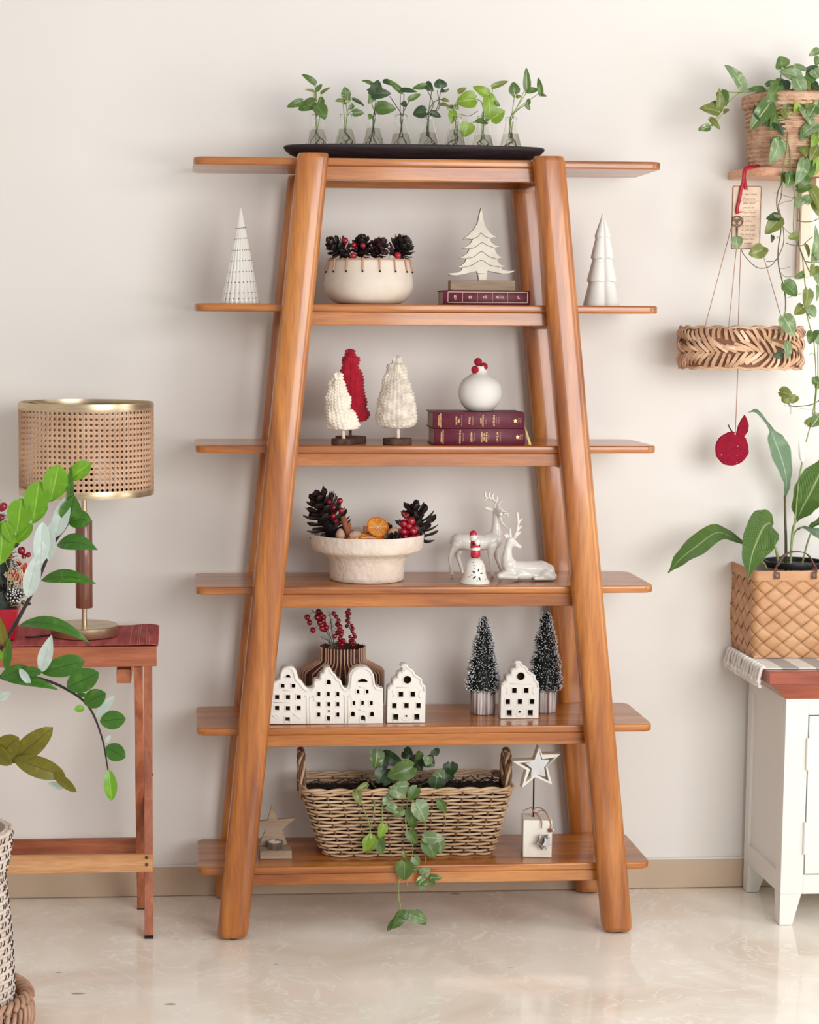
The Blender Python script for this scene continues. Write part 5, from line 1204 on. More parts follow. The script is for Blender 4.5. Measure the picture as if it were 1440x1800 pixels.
# lamp
yl = -.262; k = S(yl); c = V((P(148.5, 1120, yl).x, yl, zrn+.0045))
t = thing('table_lamp', 'brass table lamp with a wide woven rattan drum shade and walnut stem', 'lamp', c)
MB().lathe([(0, 0), (58.5, 0), (59, 1), (59, 17), (58, 18), (0, 18.4)], c, 72, k=k).build('base', 'brass', t, angle=40)
hz = lambda v: P(150, v, yl).z-c.z
zs0, zw0, zw1, zsb, zst = 18*k, hz(1068), hz(915), hz(868), hz(706)
MB().tube([c+V((0, 0, zs0)), c+V((.002, 0, zst-.03))], 4.6*k, 16).build('stem', 'brass', t)
MB().lathe([(0, 0), (14.6*k, 0), (15*k, .001), (15*k, zw1-zw0-.001), (14.6*k, zw1-zw0), (0, zw1-zw0)], c+V((0, 0, zw0)), 32).build('wooden_sleeve', 'walnut', t, angle=40)
RL = 117.5*k; lx = P(152, 780, yl).x-c.x
cs = c+V((lx, 0, 0))
for z0_, z1_, nm in ((zst-13.5*k, zst, 'top_band'), (zsb-.0, zsb+13*k, 'bottom_band')):
    MB().lathe([(RL-.0035, z0_), (RL, z0_), (RL+.0012, (z0_+z1_)/2), (RL, z1_), (RL-.0035, z1_), (RL-.0045, (z0_+z1_)/2), (RL-.0035, z0_)], cs, 96).build(nm, 'brass', t, angle=60)
# cane webbing: octagon holes cut through a thin sheet, with doubled strands
ncol, nrow = 80, 15; zc0, zc1 = zsb+11*k, zst-11*k; g = MB()
for i in range(ncol):
    for j in range(nrow):
        a0, a1 = 2*pi*i/ncol, 2*pi*(i+1)/ncol; h0, h1 = zc0+(zc1-zc0)*j/nrow, zc0+(zc1-zc0)*(j+1)/nrow
        def cp(x, y, r=RL-.0012):
            a = a0+(a1-a0)*x; return (cs.x+r*math.cos(a), cs.y+r*math.sin(a), cs.z+h0+(h1-h0)*y)
        o_ = [(0, 0), (.5, 0), (1, 0), (1, .5), (1, 1), (.5, 1), (0, 1), (0, .5)]
        i_ = [(.5+.30*math.cos(q_), .5+.30*math.sin(q_)) for q_ in (-.75*pi, -.5*pi, -.25*pi, 0, .25*pi, .5*pi, .75*pi, pi)]
        vs_ = [cp(*p) for p in o_]+[cp(*p) for p in i_]
        g.add(vs_, [(q_, (q_+1) % 8, 8+(q_+1) % 8, 8+q_) for q_ in range(8)])
g.build('cane_webbing', 'cane', t, smooth=False, recalc=False, solid=.0009, kind='stuff')
g = MB()
for i in range(ncol):
    for da in (-.10, .10):
        a = 2*pi*(i+da)/ncol; g.tube([(cs.x+RL*math.cos(a), cs.y+RL*math.sin(a), cs.z+zc0), (cs.x+RL*math.cos(a), cs.y+RL*math.sin(a), cs.z+zc1)], .0006, 3)
for j in range(nrow+1):
    for dz_ in (-.1, .1):
        h_ = zc0+(zc1-zc0)*(j+dz_)/nrow
        g.tube([(cs.x+(RL+.0004)*math.cos(2*pi*q_/80), cs.y+(RL+.0004)*math.sin(2*pi*q_/80), cs.z+h_) for q_ in range(81)], .0006, 3)
g.build('cane_strands', 'cane', t, kind='stuff', angle=180)
g = MB()
for q_ in range(3): a = q_*2*pi/3+.5; g.tube([cs+V((0, 0, zst-.02)), cs+V((RL*math.cos(a), RL*math.sin(a), zst-.006))], .002, 6)
g.build('shade_spider', 'brass', t)
MB().lathe([(0, 0), (.014, 0), (.016, .03), (.016, .055), (0, .055)], cs+V((0, 0, zsb+.02)), 20).build('bulb_holder', 'black', t)
q = [P(92, 1120, yl-.02), P(78, 1118, yl-.03), P(60, 1124, yl-.05), P(44, 1120, yl-.05)]
q = [V((p.x, p.y, zrn+.007)) for p in q]
MB().tube(bez([V((c.x-56*k, yl, zrn+.008))]+q, 6), .0024, 8).build('cord', 'black', t)

# red pot with winter arrangement
yp = -.30; k = S(yp)
cx_ = P(-8, 1130, yp); c = V((cx_.x, yp, zrn+.0045))
t = thing('red_pot', 'tapered square glossy red pot at the left end of the side table', 'pot', c)
hp = (P(0, 1066, yp).z-c.z)
g = MB(); g.loft([[(c.x+a*36*k, c.y+b*30*k, c.z) for a, b in ((-1, -1), (1, -1), (1, 1), (-1, 1))], [(c.x+a*44*k, c.y+b*38*k, c.z+hp) for a, b in ((-1, -1), (1, -1), (1, 1), (-1, 1))]])
g.build('pot_body', 'redpot', t, bevel=.003)
zbase_ = 0
t = thing('winter_arrangement', 'cone-shaped winter arrangement of pine cones, berries, holly and gold wire in the red pot', 'arrangement', (c.x, yp, c.z+hp))
g = MB(); hh = P(0, 885, yp).z-c.z-hp
g.lathe([(0, 0), (.056, 0), (.060, .02), (.050, .06), (.030, hh*.6), (.016, hh*.9), (0, hh)], (c.x, yp, c.z+hp), 20); g.build('foliage_core', 'holly', t)
rnd = random.Random(5); g = MB()
for q_ in range(900):
    f_ = rnd.random(); a = rnd.uniform(0, 2*pi); r = .094*(1-f_)+.012; b = V((c.x+r*math.cos(a)*.7, yp+r*math.sin(a)*.7, c.z+hp+hh*f_)); d = V((math.cos(a), math.sin(a), rnd.uniform(-.3, .8))).normalized()*rnd.uniform(.012, .024); g.tube([b, b+d], [.0008, .0003], 3)
g.build('needles', 'holly', t, kind='stuff')
for q_ in range(26):
    f_ = rnd.random()*.9; a = rnd.uniform(-pi*.9, .1); r = .098*(1-f_)+.014; b = V((c.x+r*math.cos(a)*.8, yp+r*math.sin(a)*.8, c.z+hp+hh*f_)); g = MB(); leaf(g, b, b+V((math.cos(a)*.020, math.sin(a)*.012-.004, rnd.uniform(-.01, .02))), .012, (0, -1, .3), 'oval', nu=4, nv=5); g.build('holly_leaf', 'L2', t, recalc=False, angle=180)
for (u, v, r) in ((38, 968, 9), (8, 982, 8), (6, 890, 9), (2, 910, 7), (50, 975, 6), (42, 978, 6), (33, 990, 6), (18, 978, 6), (3, 895, 6)): MB().sphere(P(u, v, yp-.03), r*k*.8, 10, 8).build('berry', 'berry', t)
for (u, v, ln, an) in ((40, 1010, 22, 75), (36, 1030, 22, 60), (30, 1020, 18, 100)):
    p0 = P(u, v, yp-.045); p1 = P(u+ln*math.cos(math.radians(an)), v-ln*math.sin(math.radians(an)), yp-.05); g = MB(); leaf(g, p0, p1, 13*k, (0, -1, .2), 'oval', nu=4, nv=5); g.build('red_petal', 'redglaze', t, recalc=False, solid=.002)
pinecone('', P(24, 1048, yp-.035), V((.1, -1, .35)), .03, .0165, 34, 'cone', parent=t, white=True)
pinecone('', P(12, 1035, yp-.03), V((-.6, -1, .2)), .03, .012, 24, 'cone', parent=t)
for q_ in range(7):
    pts = [P(rnd.uniform(5, 48), rnd.uniform(975, 1075), yp-.05-.01*rnd.random()) for _ in range(5)]; MB().tube(bez(pts, 5), .0007, 4).build('gold_wire', 'wire', t, angle=180)
pts = [P(-20, 1062, yp-.045), P(0, 1070, yp-.047), P(20, 1076, yp-.047), P(42, 1072, yp-.03)]; MB().tube(bez(pts, 5), .0009, 4).build('gold_wire', 'wire', t, angle=180)
for (u, v) in ((12, 1010), (18, 1016)):
    p = P(u, v, yp-.05); g = MB()
    for q_ in range(6): a = q_*pi/3; leaf(g, p, p+V((math.cos(a)*.009, -.003, math.sin(a)*.009)), .006, (0, -1, 0), 'oval', nu=2, nv=4)
    g.build('wood_flower', 'nut', t, recalc=False, solid=.001)

# ------------------------------------------------------------------ foreground plant in a woven basket
YP = -.98
pc = V((P(-72, 1780, YP).x, YP, 0))
kp = S(YP)
zbr = P(20, 1452, YP).z; zfl = P(10, 1540, YP).z
t = thing('plant_basket', 'white and black woven tapered plant basket at the lower left edge', 'basket', (pc.x, YP, .034))
Rb = lambda z: None
edge = [(P(22, 1780, YP).x-pc.x, .040), (P(22.5, 1745, YP).x-pc.x, P(22, 1745, YP).z), (P(17, 1640, YP).x-pc.x, P(17, 1640, YP).z), (P(8, 1560, YP).x-pc.x, P(8, 1560, YP).z), (P(5, 1535, YP).x-pc.x, P(5, 1535, YP).z), (P(13, 1515, YP).x-pc.x, P(13, 1515, YP).z), (P(18, 1480, YP).x-pc.x, P(18, 1480, YP).z), (P(18, 1455, YP).x-pc.x, P(18, 1455, YP).z)]
MB().lathe([(0, .036)]+[(r-.004, z) for r, z in edge]+[(edge[-1][0]-.012, edge[-1][1]), (edge[-1][0]-.012, edge[-1][1]-.03), (0, edge[-1][1]-.03)], (pc.x, YP, 0), 60).build('inner_wall', 'seagrass', t)
def er(z):
    for a, b in zip(edge, edge[1:]):
        if a[1] <= z <= b[1]: return a[0]+(b[0]-a[0])*(z-a[1])/(b[1]-a[1])
    return edge[-1][0]
g = MB(); g2 = MB(); z = .042; row = 0
while z < edge[-1][1]+.002:
    r = er(z); n = 60
    pts = [(pc.x+(r+.0016*math.cos(q_*pi+row*pi))*math.cos(2*pi*q_/n), YP+(r+.0016*math.cos(q_*pi+row*pi))*math.sin(2*pi*q_/n), z+.0012*math.sin(q_*2.2)) for q_ in range(n+1)]
    MB().tube(pts, .0058, 6).build('woven_row', 'seagrass', t, angle=180)
    if row % 2 == 0:
        for q_ in range(n):
            if (q_+row//2) % 3 == 2: continue
            a = 2*pi*(q_+.5)/n; rr_ = r+.0050; g2.tube([(pc.x+rr_*math.cos(a-.03), YP+rr_*math.sin(a-.03), z-.005), (pc.x+(rr_+.0012)*math.cos(a), YP+(rr_+.0012)*math.sin(a), z), (pc.x+rr_*math.cos(a+.03), YP+rr_*math.sin(a+.03), z+.006)], .0015, 4)
    z += .0098; row += 1
g2.build('black_stitches', 'blackstraw', t, kind='stuff', angle=180)
# rattan tray under it
Rt = P(52, 1760, YP).x-pc.x
t = thing('rattan_tray', 'round braided rattan tray under the woven plant basket', 'tray', (pc.x, YP, 0))
MB().lathe([(0, .004), (Rt-.012, .004), (Rt-.006, .010), (Rt-.006, .030), (Rt-.016, .030), (Rt-.020, .033), (0, .033)], (pc.x, YP, 0), 60).build('tray_base', 'rattan', t)
for q_ in range(46):
    a = 2*pi*q_/46; pts = []
    for s in range(9):
        f_ = s/8; aa = a+f_*.30; rr_ = Rt+.012*math.sin(f_*pi)-.010*f_; pts.append((pc.x+rr_*math.cos(aa), YP+rr_*math.sin(aa), .010+.068*f_-.010*math.cos(f_*pi)*.5))
    MB().tube(pts, .0056, 6).build('rattan_strand', 'rattan', t, angle=180)
for q_ in range(40):
    a = 2*pi*q_/40; pts = []
    for s in range(9):
        f_ = s/8; aa = a+f_*.34; rr_ = Rt-.006+.012*math.cos(f_*pi*1.0); pts.append((pc.x+rr_*math.cos(aa), YP+rr_*math.sin(aa), .078+.012*math.sin(f_*pi)))
    MB().tube(pts, .0062, 6).build('rim_strand', 'rattan', t, angle=180)

t = thing('zz_plant', 'tall foreground plant with arching dark stems and glossy leaflets at the left edge', 'plant', (pc.x, YP, edge[-1][1]-.03))
ZZ_ = zz(0, 800, 2.9045)
YZ = -.99
soil = V((pc.x, YP, edge[-1][1]-.028))
MB().lathe([(0, 0), (edge[-1][0]-.014, 0), (edge[-1][0]-.014, .006), (0, .008)], (pc.x, YP, edge[-1][1]-.034), 30).build('soil', 'soil', t)
def stem(pts, r0, r1, nm='stem', Y=YZ):
    q_ = [P(*ZZ_(*p), Y) for p in pts]; q_ = bez([soil+V((random.uniform(-.01, .02), 0, 0)), soil.lerp(q_[0], .5)+V((0, 0, .02)), *q_] if nm == 'stem' else q_, 7); n = len(q_)
    MB().tube(q_, [r0+(r1-r0)*i/(n-1) for i in range(n)], 8).build(nm, 'zzstem', t, angle=180)
stem([(-60, 1150), (10, 980), (75, 870), (180, 670), (270, 460), (345, 350), (370, 230)], .0066, .0022)
stem([(-90, 1280), (-20, 1150), (60, 1120), (200, 1140), (330, 1190), (450, 1280), (520, 1440), (552, 1610)], .0060, .0016)
stem([(-90, 1000), (-60, 700), (20, 520), (110, 380), (220, 250), (340, 130)], .0050, .0018)
stem([(-100, 1620), (-40, 1590), (60, 1550), (150, 1560)], .0045, .002)
ZL = [ # first stem
 ((350, 345), (468, 335), 40, 'Z1', 'oval', .1), ((350, 350), (380, 205), 40, 'Z1', 'lance', 0), ((360, 310), (362, 45), 14, 'Z1', 'lance', 0), ((285, 420), (355, 190), 30, 'Z4', 'lance', 0), ((290, 460), (500, 485), 36, 'Z1', 'lance', .18), ((210, 640), (492, 658), 30, 'Z1', 'lance', .14),
 ((205, 560), (220, 340), 30, 'Z4', 'oval', 0), ((250, 540), (262, 340), 24, 'Z4', 'lance', 0), ((140, 730), (195, 490), 30, 'Z4', 'lance', 0), ((95, 870), (460, 962), 28, 'Z1', 'lance', .22), ((30, 990), (-5, 820), 16, 'Z3', 'lance', 0), ((30, 1100), (50, 930), 16, 'Z1', 'lance', 0),
 # bright upper stem
 ((345, 130), (462, 40), 30, 'Z2', 'obov', .05), ((255, 240), (300, 50), 44, 'Z2', 'obov', 0), ((168, 340), (200, 130), 44, 'Z2', 'obov', 0), ((85, 400), (110, 220), 44, 'Z2', 'obov', 0), ((0, 560), (15, 335), 48, 'Z2', 'obov', 0), ((240, 240), (345, 140), 22, 'Z2', 'obov', .05), ((80, 450), (165, 350), 22, 'Z2', 'obov', 0), ((65, 450), (20, 340), 20, 'Z2', 'obov', 0), ((165, 350), (240, 250), 18, 'Z2', 'obov', 0),
 # right arching stem
 ((210, 1110), (432, 1050), 38, 'Z1', 'obov', .05), ((210, 1110), (265, 915), 26, 'Z4', 'lance', 0), ((340, 1190), (505, 1110), 42, 'Z1', 'oval', 0), ((430, 1270), (540, 1215), 34, 'Z1', 'oval', 0), ((510, 1360), (642, 1345), 34, 'Z1', 'oval', 0), ((540, 1490), (640, 1545), 32, 'Z1', 'oval', 0), ((555, 1605), (570, 1765), 24, 'Z2', 'oval', 0), ((490, 1340), (585, 1230), 16, 'Z4', 'oval', 0), ((0, 1140), (140, 1080), 26, 'Z1', 'oval', 0), ((100, 1090), (155, 1170), 14, 'Z4', 'oval', 0), ((110, 1100), (215, 1110), 18, 'Z1', 'oval', 0),
 ((30, 1150), (300, 1200), 22, 'Z1', 'lance', .1), ((430, 1290), (380, 1300), 14, 'Z2', 'oval', 0), ((390, 1220), (460, 1230), 8, 'Z1', 'oval', 0), ((540, 1470), (565, 1430), 8, 'Z4', 'oval', 0), ((-10, 1250), (55, 1210), 14, 'Z4', 'oval', 0),
 # olive lower leaves
 ((60, 1570), (270, 1390), 40, 'Z3', 'oval', .03), ((70, 1550), (335, 1640), 38, 'Z3', 'oval', 0), ((-60, 1580), (95, 1440), 44, 'Z3', 'obov', 0), ((270, 1620), (390, 1720), 18, 'Z3', 'oval', 0), ((245, 1675), (325, 1700), 13, 'Z4', 'oval', .0), ((-60, 1480), (60, 1580), 30, 'Z3', 'oval', 0), ((-40, 990), (15, 1040), 18, 'Z2', 'oval', 0)]
for i, (b, tp, wp, mt_, shp_, cur) in enumerate(ZL):
    wp *= 1.0
    pleaf(t, mt_, ZZ_(*b), ZZ_(*tp), wp, YZ-.01-random.uniform(0, .02), dY=random.uniform(-.02, 0), shape=shp_, bend=.03+cur, fold=.16, name='leaflet', n=(random.uniform(-.25, .25), -1, .25 if cur < .1 else .9), nu=8, nv=12)

# ------------------------------------------------------------------ wall shelf and hanging things, right
ya = -.175; zS = P(1380, 294, ya).z; zSb = P(1380, 309, ya).z
xa_, xe = P(1283, 308, -.02).x, P(1283, 308, -.02).x+.42
t = thing('wall_shelf', 'small pale wooden wall shelf with a rounded corner and cream bracket at upper right', 'shelf', (xa_+.2, -.09, zSb))
plate([[(xa_+.003, -.001), (xa_, -.05), (xa_+.003, -.10), (xa_+.012, -.135), (xa_+.030, -.160), (xa_+.055, -.173), (xa_+.08, ya), (xe, ya), (xe, -.001)]], zS-zSb, .0015, Matrix.Translation((0, 0, (zS+zSb)/2))).build('shelf_board', 'shelfpink', t, angle=40)
pb = P(1417, 330, -.02)
MB().box((pb.x, -.018, (zSb+P(1417, 488, -.02).z)/2), (.031, .030, zSb-P(1417, 488, -.02).z)).build('bracket_post', 'bracket', t, bevel=.002)
MB().box((pb.x, -.075, zSb-.016), (.031, .14, .030)).build('bracket_arm', 'bracket', t, bevel=.002)
p = P(1306, 318, -.12); MB().tube([V((p.x, -.12, zSb)), V((p.x, -.12, zSb-.012)), V((p.x+.004, -.12, zSb-.018)), V((p.x+.001, -.12, zSb-.023))], .0012, 6).build('hook', 'bronze', t)

yj = -.100; k = S(yj); pj = P(1379, 290, yj); c = V((pj.x, yj, zS+.0006)); hj = P(1379, 168, yj).z-c.z
t = thing('jute_pot_basket', 'ribbed crocheted jute basket with a rolled rim on the wall shelf', 'basket', c)
prof = [(0, 0), (57, 0), (60, 4), (62, 20), (66, 50), (67, 90), (67, 98), (73, 102), (76, 110), (75.5, 118), (72, 122), (66, 120), (64, 110), (0, 108)]
hk = hj/122
MB().lathe([(r*k, z*hk) for r, z in prof], c, 90, fn=lambda a, z: 1+.012*math.sin(a*45)*math.cos(z*500)).build('basket_body', 'jute', t, angle=180)
for j in range(13):
    z = (6+j*7.4)*hk; rr_ = (60+min(7, j*.75))*k
    MB().tube([(c.x+(rr_+.0012)*math.cos(2*pi*q_/60), c.y+(rr_+.0012)*math.sin(2*pi*q_/60), c.z+z+.0012*math.sin(q_*1.9+j)) for q_ in range(61)], .0042, 6).build('crochet_row', 'jute', t, angle=180)
for j in range(3):
    z = (103+j*7)*hk
    MB().tube([(c.x+(74*k+.002*math.sin(q_*2.1))*math.cos(2*pi*q_/72), c.y+(74*k+.002*math.sin(q_*2.1))*math.sin(2*pi*q_/72), c.z+z+.0015*math.cos(q_*2.1)) for q_ in range(73)], .0052, 6).build('rim_row', 'jute', t, angle=180)
MB().lathe([(60*k, 0), (61*k, .01), (60*k, .012), (0, .012)], c+V((0, 0, hj-.006)), 40).build('inner_pot', 'cinnamon', t)
zsoil = c.z+hj+.006
t = thing('hanging_pothos', 'large variegated pothos spilling from the jute basket over the wall shelf', 'plant', (c.x, yj, zsoil))
ZN = zz(1210, 70, 6.2609); ZP = zz(1290, 300, 6.92); ZQ = zz(1290, 540, 6.92)
def vine(pts, Y, r=.0014, z_=ZN, mat='vine'):
    return ptube([z_(*p) for p in pts], Y, r).build('vine', mat, t, angle=180)
vine([(900, 560), (760, 560), (650, 545), (520, 620), (400, 730), (330, 840), (240, 960)], [-.12, -.15, -.17, -.18, -.185, -.19, -.19], .0018)
vine([(880, 540), (700, 570), (560, 580), (430, 575)], [-.12, -.15, -.17, -.175])
vine([(430, 760), (350, 850), (260, 950)], [-.18, -.185, -.19], .0012)
vine([(1100, 560), (1030, 650), (990, 800), (980, 870), (1080, 860), (1140, 830)], [-.1, -.17, -.19, -.195, -.2, -.2])
vine([(1020, 470), (1020, 400), (1030, 310)], [-.12, -.15, -.16], .0012)
vine([(1300, 560), (1320, 450), (1440, 310)], [-.1, -.12, -.15]); vine([(1240, 560), (1200, 420), (1190, 320)], [-.1, -.12, -.14]); vine([(1350, 600), (1400, 400), (1420, 300)], [-.1, -.12, -.13])
YV = -.20
vine([(1100, 1020), (1090, 1180), (1040, 1450), (1015, 1628)], YV, .0016); vine([(1080, 1040), (1120, 1220), (1130, 1450), (1145, 1628)], YV, .0014)
vine([(600, 20), (580, 150), (535, 270), (525, 420), (560, 560), (575, 720), (548, 900), (540, 1050), (555, 1200), (600, 1380), (630, 1560), (625, 1740), (600, 1790)], YV, .0017, ZP, 'vinedark')
vine([(580, 30), (590, 180), (575, 330), (545, 430), (590, 620), (610, 850), (560, 1010), (480, 1130), (400, 1180), (290, 1180), (180, 1090), (110, 1000), (95, 960)], YV-.006, .0012, ZP, 'vinedark')
vine([(700, 20), (720, 180), (745, 330), (735, 480), (730, 720), (770, 860), (830, 1010), (850, 1200), (875, 1420), (900, 1480), (890, 1700), (930, 1800)], YV, .0017, ZP, 'vine')
vine([(760, 320), (800, 480), (800, 700), (790, 900), (850, 1060), (920, 1230)], YV-.004, .0013, ZP, 'vinedark')
vine([(545, 420), (620, 380), (690, 370), (730, 330)], YV, .0007, ZP, 'vinedark'); vine([(560, 280), (640, 310), (740, 330)], YV, .0007, ZP, 'vinedark'); vine([(770, 600), (850, 622), (960, 615), (1038, 580)], YV, .0012, ZP, 'vinedark')
vine([(605, 690), (680, 760), (760, 760)], YV, .0007, ZP, 'vinedark'); vine([(640, 880), (720, 905), (830, 910), (900, 850), (960, 800)], YV, .0010, ZP, 'vinedark'); vine([(400, 1105), (480, 1100), (530, 1080)], YV, .0010, ZP, 'vinedark')
vine([(555, 1190), (620, 1190), (685, 1170)], YV, .0006, ZP, 'vinedark'); vine([(560, 1230), (630, 1290), (740, 1285)], YV, .0007, ZP, 'vinedark'); vine([(860, 1100), (930, 1115), (1038, 1110)], YV, .0013, ZP, 'vinedark'); vine([(650, 1550), (740, 1520), (830, 1490)], YV, .0007, ZP, 'vine'); vine([(500, 560), (515, 540), (540, 545)], YV, .0008, ZP, 'vinedark'); vine([(485, 275), (540, 265)], YV, .0006, ZP, 'vinedark'); vine([(470, 800), (510, 820), (550, 800)], YV, .0008, ZP, 'vinedark')
vine([(630, 20), (610, 150), (560, 280), (480, 370), (455, 450)], [-.2, -.24, -.275, -.284, -.284], .0012, ZQ, 'vine'); vine([(560, 280), (600, 400), (620, 480), (590, 550)], [-.275, -.285, -.288, -.289], .0009, ZQ, 'vine'); vine([(880, 50), (930, 250), (975, 420), (990, 600), (1000, 850), (990, 1100), (960, 1300)], YV, .0015, ZQ, 'vine')
vine([(1030, 300), (1025, 600), (1025, 850), (990, 1200), (985, 1320), (930, 1460), (880, 1640)], YV-.004, .0017, ZQ, 'vine')
vine([(1050, 1130), (960, 1180), (880, 1198), (720, 1205), (640, 1160), (580, 1080)], YV, .0014, ZQ, 'vinedark'); vine([(1050, 1215), (940, 1245), (800, 1230)], YV, .0006, ZQ, 'vine'); vine([(615, 1195), (700, 1210)], YV, .0005, ZQ, 'vinedark'); vine([(695, 1210), (695, 1300)], YV, .0005, ZQ, 'vinedark'); vine([(835, 375), (890, 330), (930, 300)], YV, .0006, ZQ, 'vine'); vine([(920, 575), (965, 560), (990, 600)], YV, .0006, ZQ, 'vinedark')
PL = [ (ZN, [((605, 545), (395, 275), 25, 'L5', -.175), ((830, 545), (650, 550), 12, 'L1', -.17), ((360, 570), (420, 730), 20, 'L1', -.185), ((340, 780), (340, 530), 14, 'L6', -.19), ((300, 720), (235, 700), 14, 'L1', -.185), ((330, 790), (122, 755), 22, 'L6', -.195), ((240, 870), (350, 990), 13, 'L6', -.19), ((235, 960), (105, 990), 14, 'L4', -.19), ((390, 800), (460, 770), 9, 'L6', -.18),
   ((1030, 305), (1000, 180), 30, 'L1', -.16), ((1160, 300), (990, 360), 8, 'L6', -.15), ((1230, 410), (1000, 350), 22, 'L5', -.17), ((1160, 300), (1320, 340), 12, 'L5', -.15), ((1180, 430), (1270, 620), 26, 'L5', -.20), ((1440, 115), (1325, 180), 14, 'L5', -.15), ((1440, 190), (1400, 280), 16, 'L1', -.14), ((1300, 350), (1440, 290), 13, 'L2', -.15), ((1330, 420), (1440, 400), 22, 'L1', -.12),
   ((960, 470), (1090, 470), 14, 'L1', -.15), ((860, 500), (960, 450), 10, 'L4', -.16), ((1000, 500), (850, 700), 30, 'L1', -.19), ((1020, 470), (1080, 600), 26, 'L2', -.17), ((900, 700), (680, 990), 30, 'L4', -.205), ((760, 730), (900, 960), 34, 'L2', -.20), ((960, 770), (900, 1000), 26, 'L1', -.19), ((960, 860), (1050, 1060), 24, 'L2', -.19), ((1000, 1110), (890, 1370), 28, 'L5', -.21), ((930, 1100), (1060, 1200), 20, 'L1', -.20),
   ((1200, 790), (1175, 680), 17, 'L3', -.21), ((1240, 740), (1340, 940), 18, 'L5', -.21), ((1440, 620), (1360, 860), 30, 'L5', -.20), ((1420, 920), (1225, 1080), 25, 'L5', -.21), ((1400, 1060), (1350, 1180), 16, 'L3', -.205), ((1130, 900), (1240, 1020), 22, 'L1', -.18), ((1280, 1320), (1180, 1600), 22, 'L5', -.21), ((1340, 1340), (1280, 1600), 22, 'L1', -.20), ((1050, 1480), (1120, 1600), 22, 'L1', -.20), ((1440, 1260), (1380, 1500), 22, 'L3', -.20), ((1440, 1000), (1400, 1300), 22, 'L4', -.19), ((1150, 560), (1280, 640), 24, 'L1', -.16), ((1290, 560), (1400, 620), 20, 'L2', -.13), ((1350, 480), (1440, 560), 18, 'L2', -.12), ((1290, 400), (1390, 470), 22, 'L1', -.17), ((1260, 470), (1340, 560), 20, 'L6', -.18), ((1380, 330), (1430, 430), 20, 'L5', -.17), ((1330, 620), (1300, 760), 22, 'L6', -.205), ((1100, 620), (1060, 760), 24, 'L1', -.195), ((1200, 620), (1230, 720), 18, 'L4', -.20), ((1050, 760), (1120, 880), 20, 'L6', -.20), ((1300, 960), (1240, 1120), 20, 'L1', -.20), ((1400, 720), (1320, 860), 24, 'L4', -.205), ((1420, 1180), (1340, 1330), 22, 'L6', -.205), ((1240, 1180), (1300, 1290), 18, 'L6', -.20)]),
 (ZP, [((680, 30), (640, 210), 22, 'L4', -.205), ((760, 20), (740, 150), 22, 'L5', -.20), ((870, 30), (790, 210), 24, 'L1', -.21), ((770, 220), (960, 200), 20, 'L1', -.205), ((830, 330), (770, 460), 18, 'L5', -.21), ((860, 380), (960, 290), 18, 'L5', -.21), ((930, 200), (1040, 480), 26, 'L6', -.20), ((980, 350), (1038, 560), 18, 'L6', -.19), ((550, 560), (390, 590), 16, 'L2', -.205), ((560, 580), (380, 775), 26, 'L6', -.21), ((470, 790), (455, 880), 8, 'L2', -.205), ((780, 790), (655, 820), 15, 'L6', -.205),
   ((30, 810), (40, 960), 20, 'L5', -.225), ((345, 940), (360, 1060), 18, 'L6', -.21), ((350, 960), (180, 1020), 26, 'L6', -.22), ((870, 900), (910, 1060), 9, 'L6', -.19), ((960, 1100), (990, 660), 16, 'L5', -.21), ((980, 950), (1030, 1100), 20, 'L5', -.21), ((850, 1250), (735, 1310), 12, 'L1', -.205), ((990, 1160), (930, 1290), 18, 'L6', -.205), ((1000, 1180), (1030, 1390), 20, 'L5', -.20), ((610, 1370), (770, 1530), 27, 'L1', -.21), ((900, 1450), (860, 1680), 23, 'L6', -.21), ((840, 1660), (730, 1750), 20, 'L6', -.21), ((900, 1660), (990, 1790), 20, 'L5', -.205), ((1010, 1400), (1000, 1600), 8, 'L5', -.2)]),
 (ZQ, [((600, 110), (730, 360), 27, 'L5', -.285), ((590, 550), (470, 600), 16, 'L2', -.290), ((640, 430), (640, 640), 17, 'L5', -.292), ((960, 300), (920, 450), 18, 'L1', -.205), ((990, 340), (1030, 460), 16, 'L5', -.205), ((1038, 310), (960, 300), 8, 'L2', -.205), ((1000, 860), (960, 940), 14, 'L1', -.205), ((1038, 850), (1000, 1010), 18, 'L1', -.2), ((560, 1030), (720, 1090), 22, 'L6', -.21), ((600, 1090), (690, 1170), 18, 'L6', -.208), ((760, 1080), (700, 1170), 14, 'L6', -.212), ((890, 1430), (960, 1330), 20, 'L6', -.21), ((1040, 1320), (940, 1460), 22, 'L4', -.205)])]
for z_, L__ in PL:
    for b, tp, wp, mt_, Y in L__: pleaf(t, mt_, z_(*b), z_(*tp), wp, Y, dY=random.uniform(-.014, .004), bend=random.uniform(.04, .14), fold=.2)

# tag on a red ribbon, with a key
yt = -.186; k = S(yt)
a = P(1285, 438, yt); b = P(1339, 327, yt); cx_ = (a.x+b.x)/2; cz_ = (a.z+b.z)/2; w_, h_ = b.x-a.x, b.z-a.z
t = thing('paper_tag', 'aged rectangular tag printed with faint script hanging on a red ribbon', 'tag', (cx_, yt, a.z))
hx, hz_ = P(1311, 334, yt).x-cx_, h_/2-.0095
plate([rrect(-w_/2, w_/2, -h_/2, h_/2, .005), circ(hx, hz_, .0026, 14)], .0026, .0005, Matrix.Translation((cx_, yt, cz_)) @ FLIP).build('tag_board', 'tagpaper', t, angle=40)
g = MB(); 
for loop, e_ in ((rrect(-w_/2, w_/2, -h_/2, h_/2, .005), rrect(-w_/2+.0022, w_/2-.0022, -h_/2+.0022, h_/2-.0022, .004)),): plate([loop, e_], .0030, 0, Matrix.Translation((cx_, yt, cz_)) @ FLIP, mb=g)
g.build('worn_border', 'bronze', t, smooth=False)
